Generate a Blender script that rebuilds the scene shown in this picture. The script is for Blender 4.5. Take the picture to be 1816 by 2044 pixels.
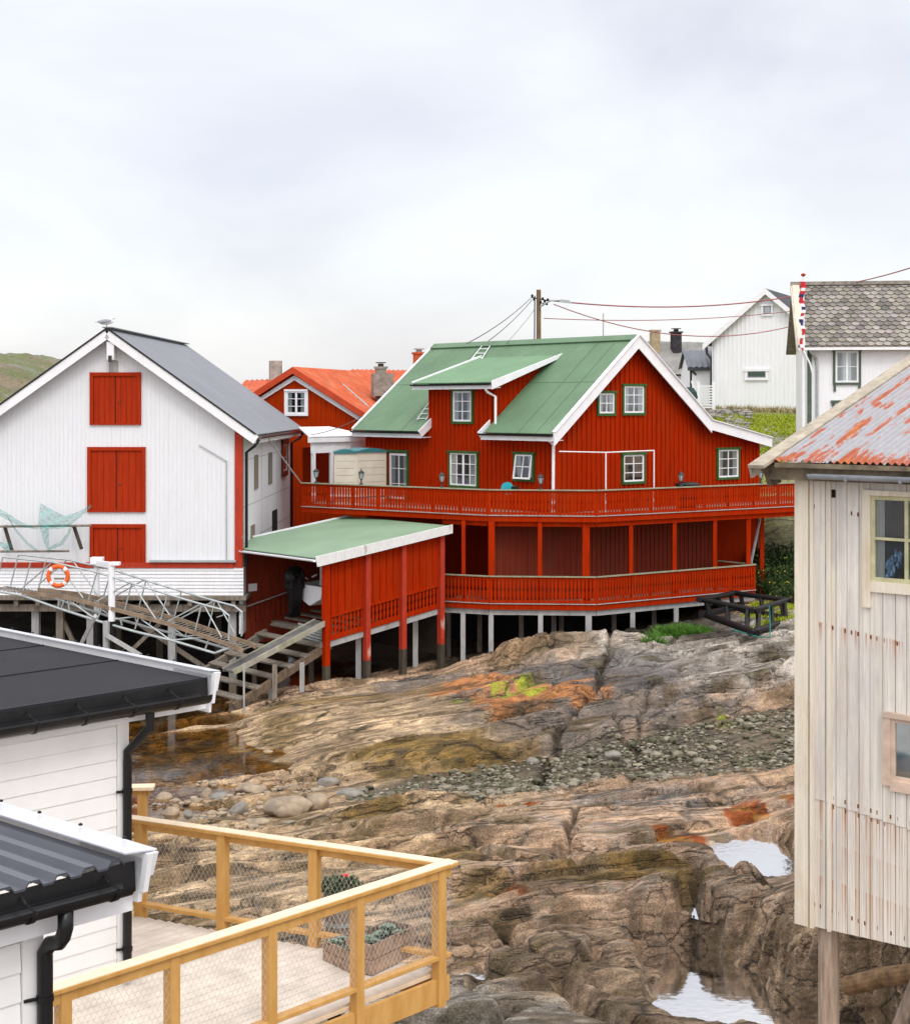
import bpy, bmesh, math, random
import numpy as np
from mathutils import Vector, Matrix
random.seed(7); np.random.seed(7)
scene = bpy.context.scene
for o in list(bpy.data.objects): bpy.data.objects.remove(o)
COL = scene.collection
R = math.radians
# ---------------------------------------------------------------- camera
F = 3100.0; HC = 8.6; CX = 908.0; HY = 808.0; PW = 1816.0; PH = 2044.0
cam = bpy.data.cameras.new("camera"); camo = bpy.data.objects.new("camera", cam); COL.objects.link(camo)
camo.location = (0, 0, HC); camo.rotation_euler = (R(90), 0, 0)
cam.sensor_fit = 'HORIZONTAL'; cam.sensor_width = 36; cam.lens = 36*F/PW
cam.shift_y = -(PH/2-HY)/PW
cam.clip_start = 0.1; cam.clip_end = 6000
scene.camera = camo
# ---------------------------------------------------------------- world: bright overcast sky
SUN_EL, SUN_AZ = 50, -72     # azimuth: direction the light comes from (behind camera, left)
w = bpy.data.worlds.new("World"); scene.world = w; w.use_nodes = True
nt = w.node_tree; nt.nodes.clear()
def N(nt, t, **k):
    n = nt.nodes.new(t)
    for a, b in k.items(): setattr(n, a, b)
    return n
out = N(nt, 'ShaderNodeOutputWorld')
sky = N(nt, 'ShaderNodeTexSky'); sky.sky_type = 'NISHITA'; sky.sun_disc = False
sky.sun_elevation = R(SUN_EL); sky.sun_rotation = R(90-SUN_AZ); sky.air_density = 1; sky.dust_density = 2
bg1 = N(nt, 'ShaderNodeBackground'); bg1.inputs[1].default_value = 0.05
nt.links.new(sky.outputs[0], bg1.inputs[0])
tc = N(nt, 'ShaderNodeTexCoord')
sep = N(nt, 'ShaderNodeSeparateXYZ'); nt.links.new(tc.outputs['Generated'], sep.inputs[0])
mr = N(nt, 'ShaderNodeMapRange'); mr.inputs[1].default_value = 0.34; mr.inputs[2].default_value = 0.95
mr.inputs[3].default_value = 0.685; mr.inputs[4].default_value = 1.65; nt.links.new(sep.outputs[2], mr.inputs[0])
mp = N(nt, 'ShaderNodeMapping'); mp.inputs['Scale'].default_value = (1, 1, 2.2); mp.inputs['Location'].default_value = (1.3, 0.4, 0.35)
nt.links.new(tc.outputs['Generated'], mp.inputs[0])
nz = N(nt, 'ShaderNodeTexNoise'); nz.inputs['Scale'].default_value = 3.2; nz.inputs['Detail'].default_value = 6; nz.inputs['Roughness'].default_value = .5
nz.inputs['Distortion'].default_value = .3
nt.links.new(mp.outputs[0], nz.inputs[0])
cr = N(nt, 'ShaderNodeValToRGB'); cr.color_ramp.elements[0].position = .38; cr.color_ramp.elements[0].color = (.91, .895, .95, 1)
cr.color_ramp.elements[1].position = .62; cr.color_ramp.elements[1].color = (1.20, 1.19, 1.17, 1)
e = cr.color_ramp.elements.new(.47); e.color = (1.03, 1.01, 1.03, 1)
nt.links.new(nz.outputs[0], cr.inputs[0])
bg2 = N(nt, 'ShaderNodeBackground')
tr_ = N(nt, 'ShaderNodeValToRGB'); tr_.color_ramp.elements[0].position = 0; tr_.color_ramp.elements[0].color = (.97, .965, 1.0, 1); tr_.color_ramp.elements[1].position = .4; tr_.color_ramp.elements[1].color = (1.0, .985, .965, 1); nt.links.new(sep.outputs[2], tr_.inputs[0])
tm = N(nt, 'ShaderNodeMix', data_type='RGBA', blend_type='MULTIPLY'); tm.inputs[0].default_value = 1; nt.links.new(cr.outputs[0], tm.inputs[6]); nt.links.new(tr_.outputs[0], tm.inputs[7]); nt.links.new(tm.outputs[2], bg2.inputs[0]); mry = N(nt, 'ShaderNodeMapRange'); mry.inputs[1].default_value = -1; mry.inputs[2].default_value = .7; mry.inputs[3].default_value = 1.6; mry.inputs[4].default_value = 1.0; nt.links.new(sep.outputs[1], mry.inputs[0])
mm = N(nt, 'ShaderNodeMath', operation='MULTIPLY'); nt.links.new(mr.outputs[0], mm.inputs[0]); nt.links.new(mry.outputs[0], mm.inputs[1]); nt.links.new(mm.outputs[0], bg2.inputs[1])
ad = N(nt, 'ShaderNodeAddShader'); nt.links.new(bg1.outputs[0], ad.inputs[0]); nt.links.new(bg2.outputs[0], ad.inputs[1])
nt.links.new(ad.outputs[0], out.inputs[0])
sl = bpy.data.lights.new("sun", 'SUN'); sl.energy = .8; sl.angle = R(14); sl.color = (1, .97, .94)
so = bpy.data.objects.new("sun", sl); COL.objects.link(so)
sd = Vector((math.cos(R(SUN_AZ))*math.cos(R(SUN_EL)), math.sin(R(SUN_AZ))*math.cos(R(SUN_EL)), math.sin(R(SUN_EL))))
so.rotation_euler = (-sd).to_track_quat('-Z', 'Y').to_euler(); so.location = (-20, -20, 40)
scene.view_settings.view_transform = 'Standard'; scene.view_settings.look = 'None'
scene.view_settings.exposure = 0.0; scene.view_settings.gamma = 1
scene.render.engine = 'CYCLES'
# ---------------------------------------------------------------- helpers
def P(px, py, Y): return Vector(((px-CX)*Y/F, Y, HC-(py-HY)*Y/F))
def G(px, py, z):
    Y = (HC-z)*F/(py-HY); return Vector(((px-CX)*Y/F, Y, z))
def Zat(py, Y): return HC-(py-HY)*Y/F
def tag(o, label=None, cat=None, group=None, kind=None):
    if label: o['label'] = label
    if cat: o['category'] = cat
    if group: o['group'] = group
    if kind: o['kind'] = kind
    return o
def thing(name, loc, label, cat, group=None):
    o = bpy.data.objects.new(name, None); COL.objects.link(o); o.location = loc; o.empty_display_size = .2
    return tag(o, label, cat, group)
def wloc(o):
    v = Vector((0, 0, 0))
    while o is not None: v += Vector(o.location); o = o.parent
    return v
class MB:
    def __init__(s): s.v = []; s.f = []; s.c = None
    def add(s, vs, fs):
        n = len(s.v); s.v += [tuple(p) for p in vs]; s.f += [tuple(n+i for i in f) for f in fs]; return s
    def box(s, c, sx, sy, sz, yaw=0):
        ca, sa = math.cos(yaw), math.sin(yaw); vs = []
        for dz in (-.5, .5):
            for dx, dy in ((-.5, -.5), (.5, -.5), (.5, .5), (-.5, .5)):
                x, y = dx*sx, dy*sy
                vs.append((c[0]+x*ca-y*sa, c[1]+x*sa+y*ca, c[2]+dz*sz))
        return s.add(vs, [(3, 2, 1, 0), (4, 5, 6, 7), (0, 1, 5, 4), (1, 2, 6, 5), (2, 3, 7, 6), (3, 0, 4, 7)])
    def hexa(s, p):   # 8 points: bottom ring, top ring
        return s.add(p, [(3, 2, 1, 0), (4, 5, 6, 7), (0, 1, 5, 4), (1, 2, 6, 5), (2, 3, 7, 6), (3, 0, 4, 7)])
    def beam(s, p, q, a, b, up=(0, 0, 1)):  # rectangular bar, a = width sideways, b = height along up
        p = Vector(p); q = Vector(q); d = (q-p).normalized(); u = Vector(up)
        if abs(d.dot(u)) > .98: u = Vector((0, 1, 0))
        sd_ = d.cross(u).normalized(); u = sd_.cross(d).normalized()
        vs = []
        for c in (p, q):
            for i, j in ((-1, -1), (1, -1), (1, 1), (-1, 1)):
                vs.append(c+sd_*(i*a/2)+u*(j*b/2))
        return s.add(vs, [(0, 1, 2, 3), (7, 6, 5, 4), (0, 4, 5, 1), (1, 5, 6, 2), (2, 6, 7, 3), (3, 7, 4, 0)])
    def tube(s, pts, r, n=8, caps=True, r2=None):
        pts = [Vector(p) for p in pts]; m = len(pts); rings = []
        prev = None
        for i, p in enumerate(pts):
            d = (pts[min(i+1, m-1)]-pts[max(i-1, 0)]).normalized()
            u = Vector((0, 0, 1)) if abs(d.z) < .95 else Vector((0, 1, 0))
            if prev is not None:
                u = prev
            a = d.cross(u)
            if a.length < 1e-5: a = d.cross(Vector((1, 0, 0)))
            a.normalize(); b = a.cross(d).normalized(); prev = b
            rr = r if r2 is None else r+(r2-r)*i/(m-1)
            rings.append([p+a*(rr*math.cos(2*math.pi*k/n))+b*(rr*math.sin(2*math.pi*k/n)) for k in range(n)])
        vs = [v for g in rings for v in g]; fs = []
        for i in range(m-1):
            for k in range(n):
                k2 = (k+1) % n; fs.append((i*n+k, i*n+k2, (i+1)*n+k2, (i+1)*n+k))
        if caps: fs.append(tuple(range(n-1, -1, -1))); fs.append(tuple((m-1)*n+k for k in range(n)))
        return s.add(vs, fs)
    def prism(s, poly, d):  # poly: list of 3D points (planar), extruded by vector d
        n = len(poly); d = Vector(d); a = [Vector(p) for p in poly]; b = [p+d for p in a]
        fs = [tuple(range(n)), tuple(range(2*n-1, n-1, -1))]
        for i in range(n):
            j = (i+1) % n; fs.append((i, i+n, j+n, j))
        return s.add(a+b, fs)
    def lathe(s, c, prof, n=16):
        vs = []; m = len(prof); fs = []
        for r, z in prof:
            for k in range(n):
                t = 2*math.pi*k/n; vs.append((c[0]+r*math.cos(t), c[1]+r*math.sin(t), c[2]+z))
        for i in range(m-1):
            for k in range(n):
                k2 = (k+1) % n; fs.append((i*n+k, i*n+k2, (i+1)*n+k2, (i+1)*n+k))
        fs.append(tuple(range(n-1, -1, -1))); fs.append(tuple((m-1)*n+k for k in range(n)))
        return s.add(vs, fs)
    def blob(s, c, sx, sy, sz, seed=0, n=8, m=6, rough=.15, yaw=0):
        rnd = random.Random(seed); vs = []; fs = []; ca, sa = math.cos(yaw), math.sin(yaw)
        def pt(th, ph):
            x, y, z = math.sin(ph)*math.cos(th), math.sin(ph)*math.sin(th), math.cos(ph)
            k = 1+rough*(rnd.random()*2-1); x *= sx*k; y *= sy*k; z *= sz*k
            return (c[0]+x*ca-y*sa, c[1]+x*sa+y*ca, c[2]+z)
        vs.append(pt(0, 0.001))
        for i in range(1, m):
            for k in range(n): vs.append(pt(2*math.pi*(k+.5*(i % 2))/n, math.pi*i/m))
        vs.append(pt(0, math.pi-.001)); L = len(vs)-1
        for k in range(n): fs.append((0, 1+k, 1+(k+1) % n))
        for i in range(m-2):
            for k in range(n):
                a = 1+i*n+k; b = 1+i*n+(k+1) % n; fs.append((a, a+n, b+n, b))
        for k in range(n): fs.append((L, L-n+(k+1) % n, L-n+k))
        return s.add(vs, fs)
    # wall-frame box
    def wbox(s, W, a0, a1, z0, z1, d0, d1):
        p = [W.p(a0, z0, d0), W.p(a1, z0, d0), W.p(a1, z0, d1), W.p(a0, z0, d1),
             W.p(a0, z1, d0), W.p(a1, z1, d0), W.p(a1, z1, d1), W.p(a0, z1, d1)]
        return s.hexa(p)
    def build(s, name, mat, parent=None, smooth=False, fix=True, bevel=0, label=None):
        off = wloc(parent) if parent is not None else Vector((0, 0, 0))
        me = bpy.data.meshes.new(name)
        me.from_pydata([(a-off.x, b-off.y, c-off.z) for a, b, c in s.v], [], s.f)
        if fix:
            bm = bmesh.new(); bm.from_mesh(me); bmesh.ops.recalc_face_normals(bm, faces=bm.faces); bm.to_mesh(me); bm.free()
        if smooth:
            for p in me.polygons: p.use_smooth = True
        me.materials.append(mat)
        o = bpy.data.objects.new(name, me); COL.objects.link(o)
        if parent is not None: o.parent = parent
        if bevel:
            b = o.modifiers.new("bevel", 'BEVEL'); b.width = bevel; b.segments = 1; b.limit_method = 'ANGLE'
        if label: o['label'] = label
        return o
class Wall:
    """vertical plane through p0 running along a (2D), outward normal n"""
    def __init__(s, p0, a, n):
        s.p0 = Vector((p0[0], p0[1])); s.a = Vector(a).normalized(); s.n = Vector(n).normalized()
    def p(s, a, z, d=0):
        q = s.p0+s.a*a+s.n*d; return Vector((q.x, q.y, z))
    def hit(s, px, py, d=0):
        q = s.p0+s.n*d; rx = (px-CX)/F       # ray (rx,1)*Y ; solve (q + a*t) = (rx*Y, Y)
        # q.x + a.x t = rx*(q.y + a.y t)
        t = (rx*q.y-q.x)/(s.a.x-rx*s.a.y); Y = q.y+s.a.y*t
        return t, HC-(py-HY)*Y/F
    def rect(s, x0, y0, x1, y1, d=0):
        xm, ym = (x0+x1)/2, (y0+y1)/2
        a0, _ = s.hit(x0, ym, d); a1, _ = s.hit(x1, ym, d); _, z1 = s.hit(xm, y0, d); _, z0 = s.hit(xm, y1, d)
        if a0 > a1: a0, a1 = a1, a0
        return a0, a1, z0, z1
def offw(W, d): return Wall(W.p0+W.n*d, W.a, W.n)
# ---------------------------------------------------------------- materials
MATS = {}
def mat(name, col, rough=.7, var=.12, scale=3, stretch=(1, 1, 1), col2=None, bump=0, bscale=None, metal=0, spec=.3,
        dirt=None, dirt_amt=.3, dirt_scale=1.2, dirt_stretch=(1, 1, .3), yaw=0, emis=None, seam=None, dirt_lo=.5, dirt_hi=.75):
    if name in MATS: return MATS[name]
    m = bpy.data.materials.new(name); m.use_nodes = True; nt = m.node_tree; b = nt.nodes['Principled BSDF']
    b.inputs['Roughness'].default_value = rough; b.inputs['Metallic'].default_value = metal
    b.inputs['Specular IOR Level'].default_value = spec
    tc = N(nt, 'ShaderNodeTexCoord'); mp = N(nt, 'ShaderNodeMapping'); nt.links.new(tc.outputs['Object'], mp.inputs[0])
    mp.inputs['Scale'].default_value = stretch; mp.inputs['Rotation'].default_value = (0, 0, -yaw)
    nz = N(nt, 'ShaderNodeTexNoise'); nz.inputs['Scale'].default_value = scale; nz.inputs['Detail'].default_value = 8; nz.inputs['Roughness'].default_value = .6
    nt.links.new(mp.outputs[0], nz.inputs[0])
    c2 = col2 or tuple(min(1, c*(1-var*2)) for c in col); c1 = col if col2 else tuple(min(1, c*(1+var)) for c in col)
    r = N(nt, 'ShaderNodeValToRGB'); r.color_ramp.elements[0].position = .33; r.color_ramp.elements[1].position = .67
    r.color_ramp.elements[0].color = (*c2, 1); r.color_ramp.elements[1].color = (*c1, 1)
    nt.links.new(nz.outputs[0], r.inputs[0]); cur = r.outputs[0]
    if dirt:
        mp2 = N(nt, 'ShaderNodeMapping'); nt.links.new(tc.outputs['Object'], mp2.inputs[0]); mp2.inputs['Scale'].default_value = dirt_stretch
        mp2.inputs['Location'].default_value = (3.1, 7.7, 1.3)
        n2 = N(nt, 'ShaderNodeTexNoise'); n2.inputs['Scale'].default_value = dirt_scale; n2.inputs['Detail'].default_value = 9; n2.inputs['Roughness'].default_value = .7
        nt.links.new(mp2.outputs[0], n2.inputs[0])
        m2 = N(nt, 'ShaderNodeMapRange'); m2.inputs[1].default_value = dirt_lo; m2.inputs[2].default_value = dirt_hi; m2.inputs[4].default_value = dirt_amt
        nt.links.new(n2.outputs[0], m2.inputs[0])
        mx = N(nt, 'ShaderNodeMix', data_type='RGBA'); nt.links.new(m2.outputs[0], mx.inputs[0]); nt.links.new(cur, mx.inputs[6])
        mx.inputs[7].default_value = (*dirt, 1); cur = mx.outputs[2]
    nt.links.new(cur, b.inputs['Base Color'])
    if bump:
        n3 = N(nt, 'ShaderNodeTexNoise'); n3.inputs['Scale'].default_value = bscale or scale*3; n3.inputs['Detail'].default_value = 6
        nt.links.new(mp.outputs[0], n3.inputs[0]); bp = N(nt, 'ShaderNodeBump'); bp.inputs['Strength'].default_value = bump; bp.inputs['Distance'].default_value = .02
        nt.links.new(n3.outputs[0], bp.inputs['Height']); nt.links.new(bp.outputs[0], b.inputs['Normal'])
    if emis: b.inputs['Emission Color'].default_value = (*emis, 1); b.inputs['Emission Strength'].default_value = 1
    MATS[name] = m; return m
VS = (6, 6, .5)
M_red = mat('red_paint', (.37, .022, .001), .8, .12, 2.2, VS, dirt=(.30, .035, .006), dirt_amt=.8, dirt_scale=1.1, bump=.2, spec=.04)
M_red2 = mat('red_paint_far', (.38, .032, .002), .8, .10, 2.2, VS, dirt=(.34, .03, .003), dirt_amt=.5, dirt_scale=1.2, spec=.04)
M_redhatch = mat('red_hatch_paint', (.36, .028, .005), .7, .10, 2.2, VS, dirt=(.32, .025, .006), dirt_amt=.5, spec=.08)
M_redworn = mat('worn_red_paint', (.42, .035, .012), .7, .1, 4, (3, 3, .6), dirt=(.55, .40, .35), dirt_amt=.8, dirt_scale=2.5, dirt_lo=.6, dirt_hi=.68)
M_white = mat('white_paint', (.80, .81, .83), .55, .04, 3, VS, dirt=(.55, .50, .42), dirt_amt=.25, dirt_scale=1.0, spec=.3)
M_whitebarn = mat('white_board_paint', (.73, .745, .765), .7, .02, 3, VS, dirt=(.62, .55, .42), dirt_amt=.5, dirt_scale=1.6, dirt_lo=.58, dirt_hi=.8)
M_whitefar = mat('white_far_paint', (.84, .85, .87), .7, .015, 2, VS, dirt=(.55, .55, .55), dirt_amt=.25, dirt_scale=1.0)
M_trim = mat('white_trim', (.82, .83, .85), .5, .03, 3, dirt=(.45, .42, .38), dirt_amt=.2, dirt_scale=2)
M_greentrim = mat('green_trim', (.035, .10, .022), .55, .15, 4)
M_groof = mat('green_metal_roof', (.105, .19, .105), .5, .06, .8, dirt=(.20, .32, .19), dirt_amt=.35, dirt_scale=.5, dirt_stretch=(1, 1, 1), spec=.35, metal=0)
M_groof2 = mat('pale_green_metal_roof', (.17, .27, .17), .4, .06, .8, dirt=(.26, .36, .25), dirt_amt=.4, dirt_scale=.5, dirt_stretch=(1, 1, 1), spec=.5)
M_greyroof = mat('grey_metal_roof', (.20, .21, .235), .45, .04, .7, dirt=(.27, .28, .30), dirt_amt=.4, dirt_scale=.6, dirt_stretch=(1, 1, 1), spec=.4)
M_darkroof = mat('dark_roof', (.045, .05, .062), .5, .1, 1)
M_black = mat('black_plastic', (.006, .006, .007), .4, .1, 3, spec=.3)
M_blackmetal = mat('black_gutter_metal', (.008, .008, .009), .32, .2, 2, spec=.35, dirt=(.025, .025, .025), dirt_amt=.5, dirt_scale=4)
M_browngut = mat('brown_gutter', (.10, .035, .025), .4, .1, 2)
M_galv = mat('galvanised_steel', (.42, .46, .46), .45, .08, 5, metal=.35, dirt=(.3, .3, .28), dirt_amt=.4)
M_timber = mat('grey_weathered_timber', (.24, .205, .165), .85, .2, 3, (4, 4, .6), dirt=(.10, .085, .06), dirt_amt=.7, bump=.4)
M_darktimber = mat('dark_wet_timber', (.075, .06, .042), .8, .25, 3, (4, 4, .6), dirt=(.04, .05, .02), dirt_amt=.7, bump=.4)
M_pale = mat('pale_grey_post_paint', (.40, .40, .39), .8, .1, 4, (3, 3, .6), dirt=(.16, .15, .12), dirt_amt=.7, dirt_scale=1.3)
M_orangewood = mat('new_pine_timber', (.60, .345, .11), .6, .10, 2.5, (4, 4, 1), col2=(.50, .26, .065), dirt=(.36, .16, .03), dirt_amt=.5, dirt_scale=9, dirt_lo=.66, dirt_hi=.72, bump=.15, bscale=20)
M_capwood = mat('pale_pine_cap', (.80, .64, .45), .6, .06, 3, (3, 3, 1), dirt=(.62, .42, .22), dirt_amt=.5, dirt_scale=7, dirt_lo=.63, dirt_hi=.7)
M_concrete = mat('concrete', (.33, .31, .27), .9, .2, 3, dirt=(.5, .48, .42), dirt_amt=.6, dirt_scale=3)
M_orangeroof = mat('orange_tile_roof', (.50, .10, .035), .75, .12, 2, dirt=(.52, .24, .15), dirt_amt=.8, dirt_scale=1.5, dirt_stretch=(1, 1, 1))
M_beige = mat('beige_plastic', (.60, .56, .46), .5, .05, 2)
M_teal = mat('teal_roof_edge', (.03, .16, .18), .5, .1, 3)
M_dark = mat('dark_interior', (.010, .009, .008), .9, .1, 2)
M_curtain = mat('lace_curtain', (.42, .42, .41), .9, .1, 8, (6, 6, .5))
M_brass = mat('dark_lantern_metal', (.035, .045, .045), .4, .2, 5, metal=.4)
M_lampglass = mat('lantern_glass', (.45, .52, .55), .15, .1, 4, spec=.6)
def glass_mat(name, tint, refl=.18):
    m = bpy.data.materials.new(name); m.use_nodes = True; nt = m.node_tree; nt.nodes.clear()
    o = N(nt, 'ShaderNodeOutputMaterial'); t = N(nt, 'ShaderNodeBsdfTransparent'); g = N(nt, 'ShaderNodeBsdfGlossy'); mx = N(nt, 'ShaderNodeMixShader')
    t.inputs[0].default_value = (*tint, 1); g.inputs['Roughness'].default_value = .05; g.inputs[0].default_value = (.9, .95, 1, 1)
    lw = N(nt, 'ShaderNodeLayerWeight'); lw.inputs[0].default_value = .35; mr = N(nt, 'ShaderNodeMapRange'); mr.inputs[3].default_value = refl; mr.inputs[4].default_value = .8
    nt.links.new(lw.outputs['Facing'], mr.inputs[0]); nt.links.new(mr.outputs[0], mx.inputs[0])
    tc = N(nt, 'ShaderNodeTexCoord'); nz = N(nt, 'ShaderNodeTexNoise'); nz.inputs['Scale'].default_value = 3; nt.links.new(tc.outputs['Object'], nz.inputs[0])
    bp = N(nt, 'ShaderNodeBump'); bp.inputs['Strength'].default_value = .12; nt.links.new(nz.outputs[0], bp.inputs['Height']); nt.links.new(bp.outputs[0], g.inputs['Normal'])
    nt.links.new(t.outputs[0], mx.inputs[1]); nt.links.new(g.outputs[0], mx.inputs[2]); nt.links.new(mx.outputs[0], o.inputs[0])
    return m
M_glass = glass_mat('window_glass', (.75, .8, .8), .05)
M_glassb = glass_mat('pale_window_glass', (.6, .75, .8), .32)
# ---------------------------------------------------------------- noise
_perm = np.random.RandomState(3).permutation(512); _perm = np.concatenate([_perm, _perm, _perm])
_gr = np.random.RandomState(4).rand(512)*2*np.pi
def pn(x, y):
    xi = np.floor(x).astype(int); yi = np.floor(y).astype(int); xf = x-xi; yf = y-yi; xi &= 511; yi &= 511
    u = xf**3*(xf*(xf*6-15)+10); v = yf**3*(yf*(yf*6-15)+10)
    def g(ix, iy, dx, dy):
        a = _gr[_perm[_perm[ix & 511]+(iy & 511)] & 511]; return np.cos(a)*dx+np.sin(a)*dy
    n00 = g(xi, yi, xf, yf); n10 = g(xi+1, yi, xf-1, yf); n01 = g(xi, yi+1, xf, yf-1); n11 = g(xi+1, yi+1, xf-1, yf-1)
    a = n00+u*(n10-n00); b = n01+u*(n11-n01); return (a+v*(b-a))*1.5
def fbm(x, y, o=4, g=.5):
    s = 0; a = 1
    for i in range(o): s = s+a*pn(x*2**i+i*17.3, y*2**i+i*9.1); a *= g
    return s
def sst(x, a, b): t = np.clip((x-a)/(b-a), 0, 1); return t*t*(3-2*t)
# ---------------------------------------------------------------- terrain
Gd = Vector((.758, .6525)).normalized(); Ld = Vector((-Gd.y, Gd.x))
HCn = Vector((3.226, 50.0))       # near corner of the red house
ctrl = []
def c(px, py, z): p = G(px, py, z); ctrl.append((p.x, p.y, z))
for a in [(500, 2040, .2), (750, 2044, .5), (1000, 2044, .45), (1200, 2044, .2), (1400, 2044, .05), (1600, 2044, .3), (1800, 2044, .2),
          (900, 1920, .35), (1100, 1900, .5), (1300, 1900, .35), (1420, 1960, -.05), (1560, 1930, .9), (1750, 1870, 1.3),
          (300, 1760, .35), (600, 1800, .5), (900, 1800, .65), (1150, 1790, .8), (1330, 1810, .6), (1460, 1790, .75), (1580, 1800, .9),
          (300, 1680, .15), (480, 1690, .3), (700, 1700, .55), (1000, 1700, .8), (1250, 1700, .85), (1500, 1700, .55), (1590, 1650, .85), (1700, 1700, .9),
          (350, 1620, -.12), (500, 1620, 0.03), (650, 1600, .22), (850, 1600, .6), (1100, 1600, .8), (1350, 1610, .85), (1590, 1560, .9),
          (270, 1520, -.22), (400, 1500, -.2), (480, 1530, -.14), (560, 1505, -.02), (600, 1540, .1), (750, 1540, .3), (950, 1540, .42), (1200, 1540, .5), (1400, 1520, .6), (1590, 1490, .8),
          (400, 1430, -.2), (460, 1440, -.05), (560, 1440, .3), (700, 1450, .42), (850, 1490, .5), (980, 1480, .55), (1200, 1450, .8), (1400, 1440, 1.0), (1590, 1420, 1.2),
          (560, 1400, .3), (640, 1385, .45), (760, 1390, .5), (850, 1370, .7), (1000, 1380, .85), (1180, 1380, 1.0), (1350, 1360, 1.2), (1500, 1360, 1.35), (1600, 1340, 1.5),
          (900, 1330, .8), (1050, 1300, 1.25), (1180, 1300, 1.35), (1300, 1290, 1.35), (1400, 1290, 1.5), (1500, 1260, 1.75), (1600, 1250, 1.95)]: c(*a)
ctrl += [(-3.8, 45.4, .3), (-2.7, 46.5, .15), (-1.6, 47.6, .2), (-.4, 48.7, .4), (1.1, 48.5, .75), (2.6, 48.3, 1.2), (4.1, 48.3, 1.3), (5.7, 49.1, 1.35), (7.3, 50.3, 1.5), (9.5, 52, 1.9), (12, 53.5, 2.2),
         (-7, 48, -.5), (-6, 52, -.2), (-2, 53, .2), (3, 53, .8), (8, 56, 1.8), (11.5, 56, 2.6), (14, 54, 3.0),
         (-14, 46, -1), (-14, 40, -1), (-14, 56, -1), (-10, 50, -1), (-10, 34, -.8), (-10, 25, -.4), (-10, 15, -.3), (-3, 14, .1), (0, 16, .3), (4, 15, .1), (8, 16, .3),
         (10, 24, 1.2), (10, 32, 1.3), (13, 40, 1.8), (16, 48, 2.6), (18, 30, 2), (18, 16, 1)]
C = np.array(ctrl)
def tps_fit(C, sm=.02):
    n = len(C); X = C[:, :2]; d = np.sqrt(((X[:, None]-X[None])**2).sum(-1))
    K = d+np.eye(n)*sm; A = np.zeros((n+3, n+3)); A[:n, :n] = K; A[:n, n] = 1; A[:n, n+1:] = X; A[n, :n] = 1; A[n+1:, :n] = X.T
    b = np.zeros(n+3); b[:n] = C[:, 2]; return np.linalg.solve(A, b)
TW = tps_fit(C)
def base_h(x, y):
    z = TW[-3]+TW[-2]*x+TW[-1]*y
    for i, (cx, cy, _) in enumerate(C): z = z+TW[i]*np.sqrt((x-cx)**2+(y-cy)**2)
    # ground behind the houses: rises to the village on the right, low on the left
    back = 6.9+1.4*sst(y, 62, 78)
    t = sst(y-.10*(x-11), 55.5, 60.5)*sst(x, 4, 9)
    z = z*(1-t)+back*t
    t2 = sst(y, 56, 60)*(1-sst(x, 4, 9)); z = z*(1-t2)+(1.2+3*sst(x, -12, 0)*sst(y, 60, 75))*t2
    t3 = np.maximum(sst(y, 120, 260), np.maximum(sst(-x, 16, 30)*.9, np.maximum(sst(x, 70, 140), sst(-y, -13, -6)))); z = z*(1-t3)+(-2.5)*t3
    return z
# tide pools: (px,py,level,rx,ry,yaw)
POOLS = [(1510, 1706, .55, .80, 1.25, .1), (1425, 1958, .02, .95, 1.7, .3), (1345, 1922, .02, .6, .5, .5), (1387, 1822, .45, .16, .42, .5), (925, 1948, .22, .36, .35, .3), (1395, 2012, .02, .75, .45, .0), (1700, 2035, .02, 1.1, .5, .1), (1560, 2030, .02, .7, .4, 0)]
def gpx(px, py, z=.6):
    p = G(px, py, z); return p.x, p.y
def detail(x, y):
    al = x*.92+y*.39; ac = -x*.39+y*.92
    w = fbm(al*.09+3, ac*.16, 3)*.9+.10*fbm(al*.5, ac*.9, 3)
    def ledge(fq, sl, off, rise, kf, lo, hi):
        t = ac*fq+w*fq*1.6+al*sl+off; k = np.floor(t); fr = t-k
        m = sst(pn(al*kf+k*5.31, k*2.7+.5), lo, hi)
        return (np.where(fr < rise, sst(fr, 0, rise), 1-(fr-rise)/(1-rise))-.5)*m
    z = ledge(.50, .03, 0, .07, .22, -.45, .25)*.40+ledge(1.35, .06, 5, .09, .5, -.15, .3)*.18+ledge(3.6, .1, 2, .2, .9, -.2, .3)*.045
    z = z+.09*fbm(al*.2, ac*.5, 3)+.016*fbm(al*1.6, ac*4.5, 4)
    # straight joints across the bedding
    def joint(a_, b_, c_, wd, dp, per):
        q = (al*a_+ac*b_+.10*fbm(x*.6+c_, y*.6, 3))/per+c_; k = np.floor(q+.5); d = np.abs(q-k)*per; m = sst(pn(ac*.35+k*3.7, k*1.9+.3), -.15, .15)
        return -dp*np.exp(-(d/wd)**2)*m
    z = z+joint(1, .45, .2, .07, .26, 3.3)+joint(.8, -.9, .6, .06, .2, 4.7)+joint(1, -.1, .4, .035, .07, 1.5)
    return z
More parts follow.
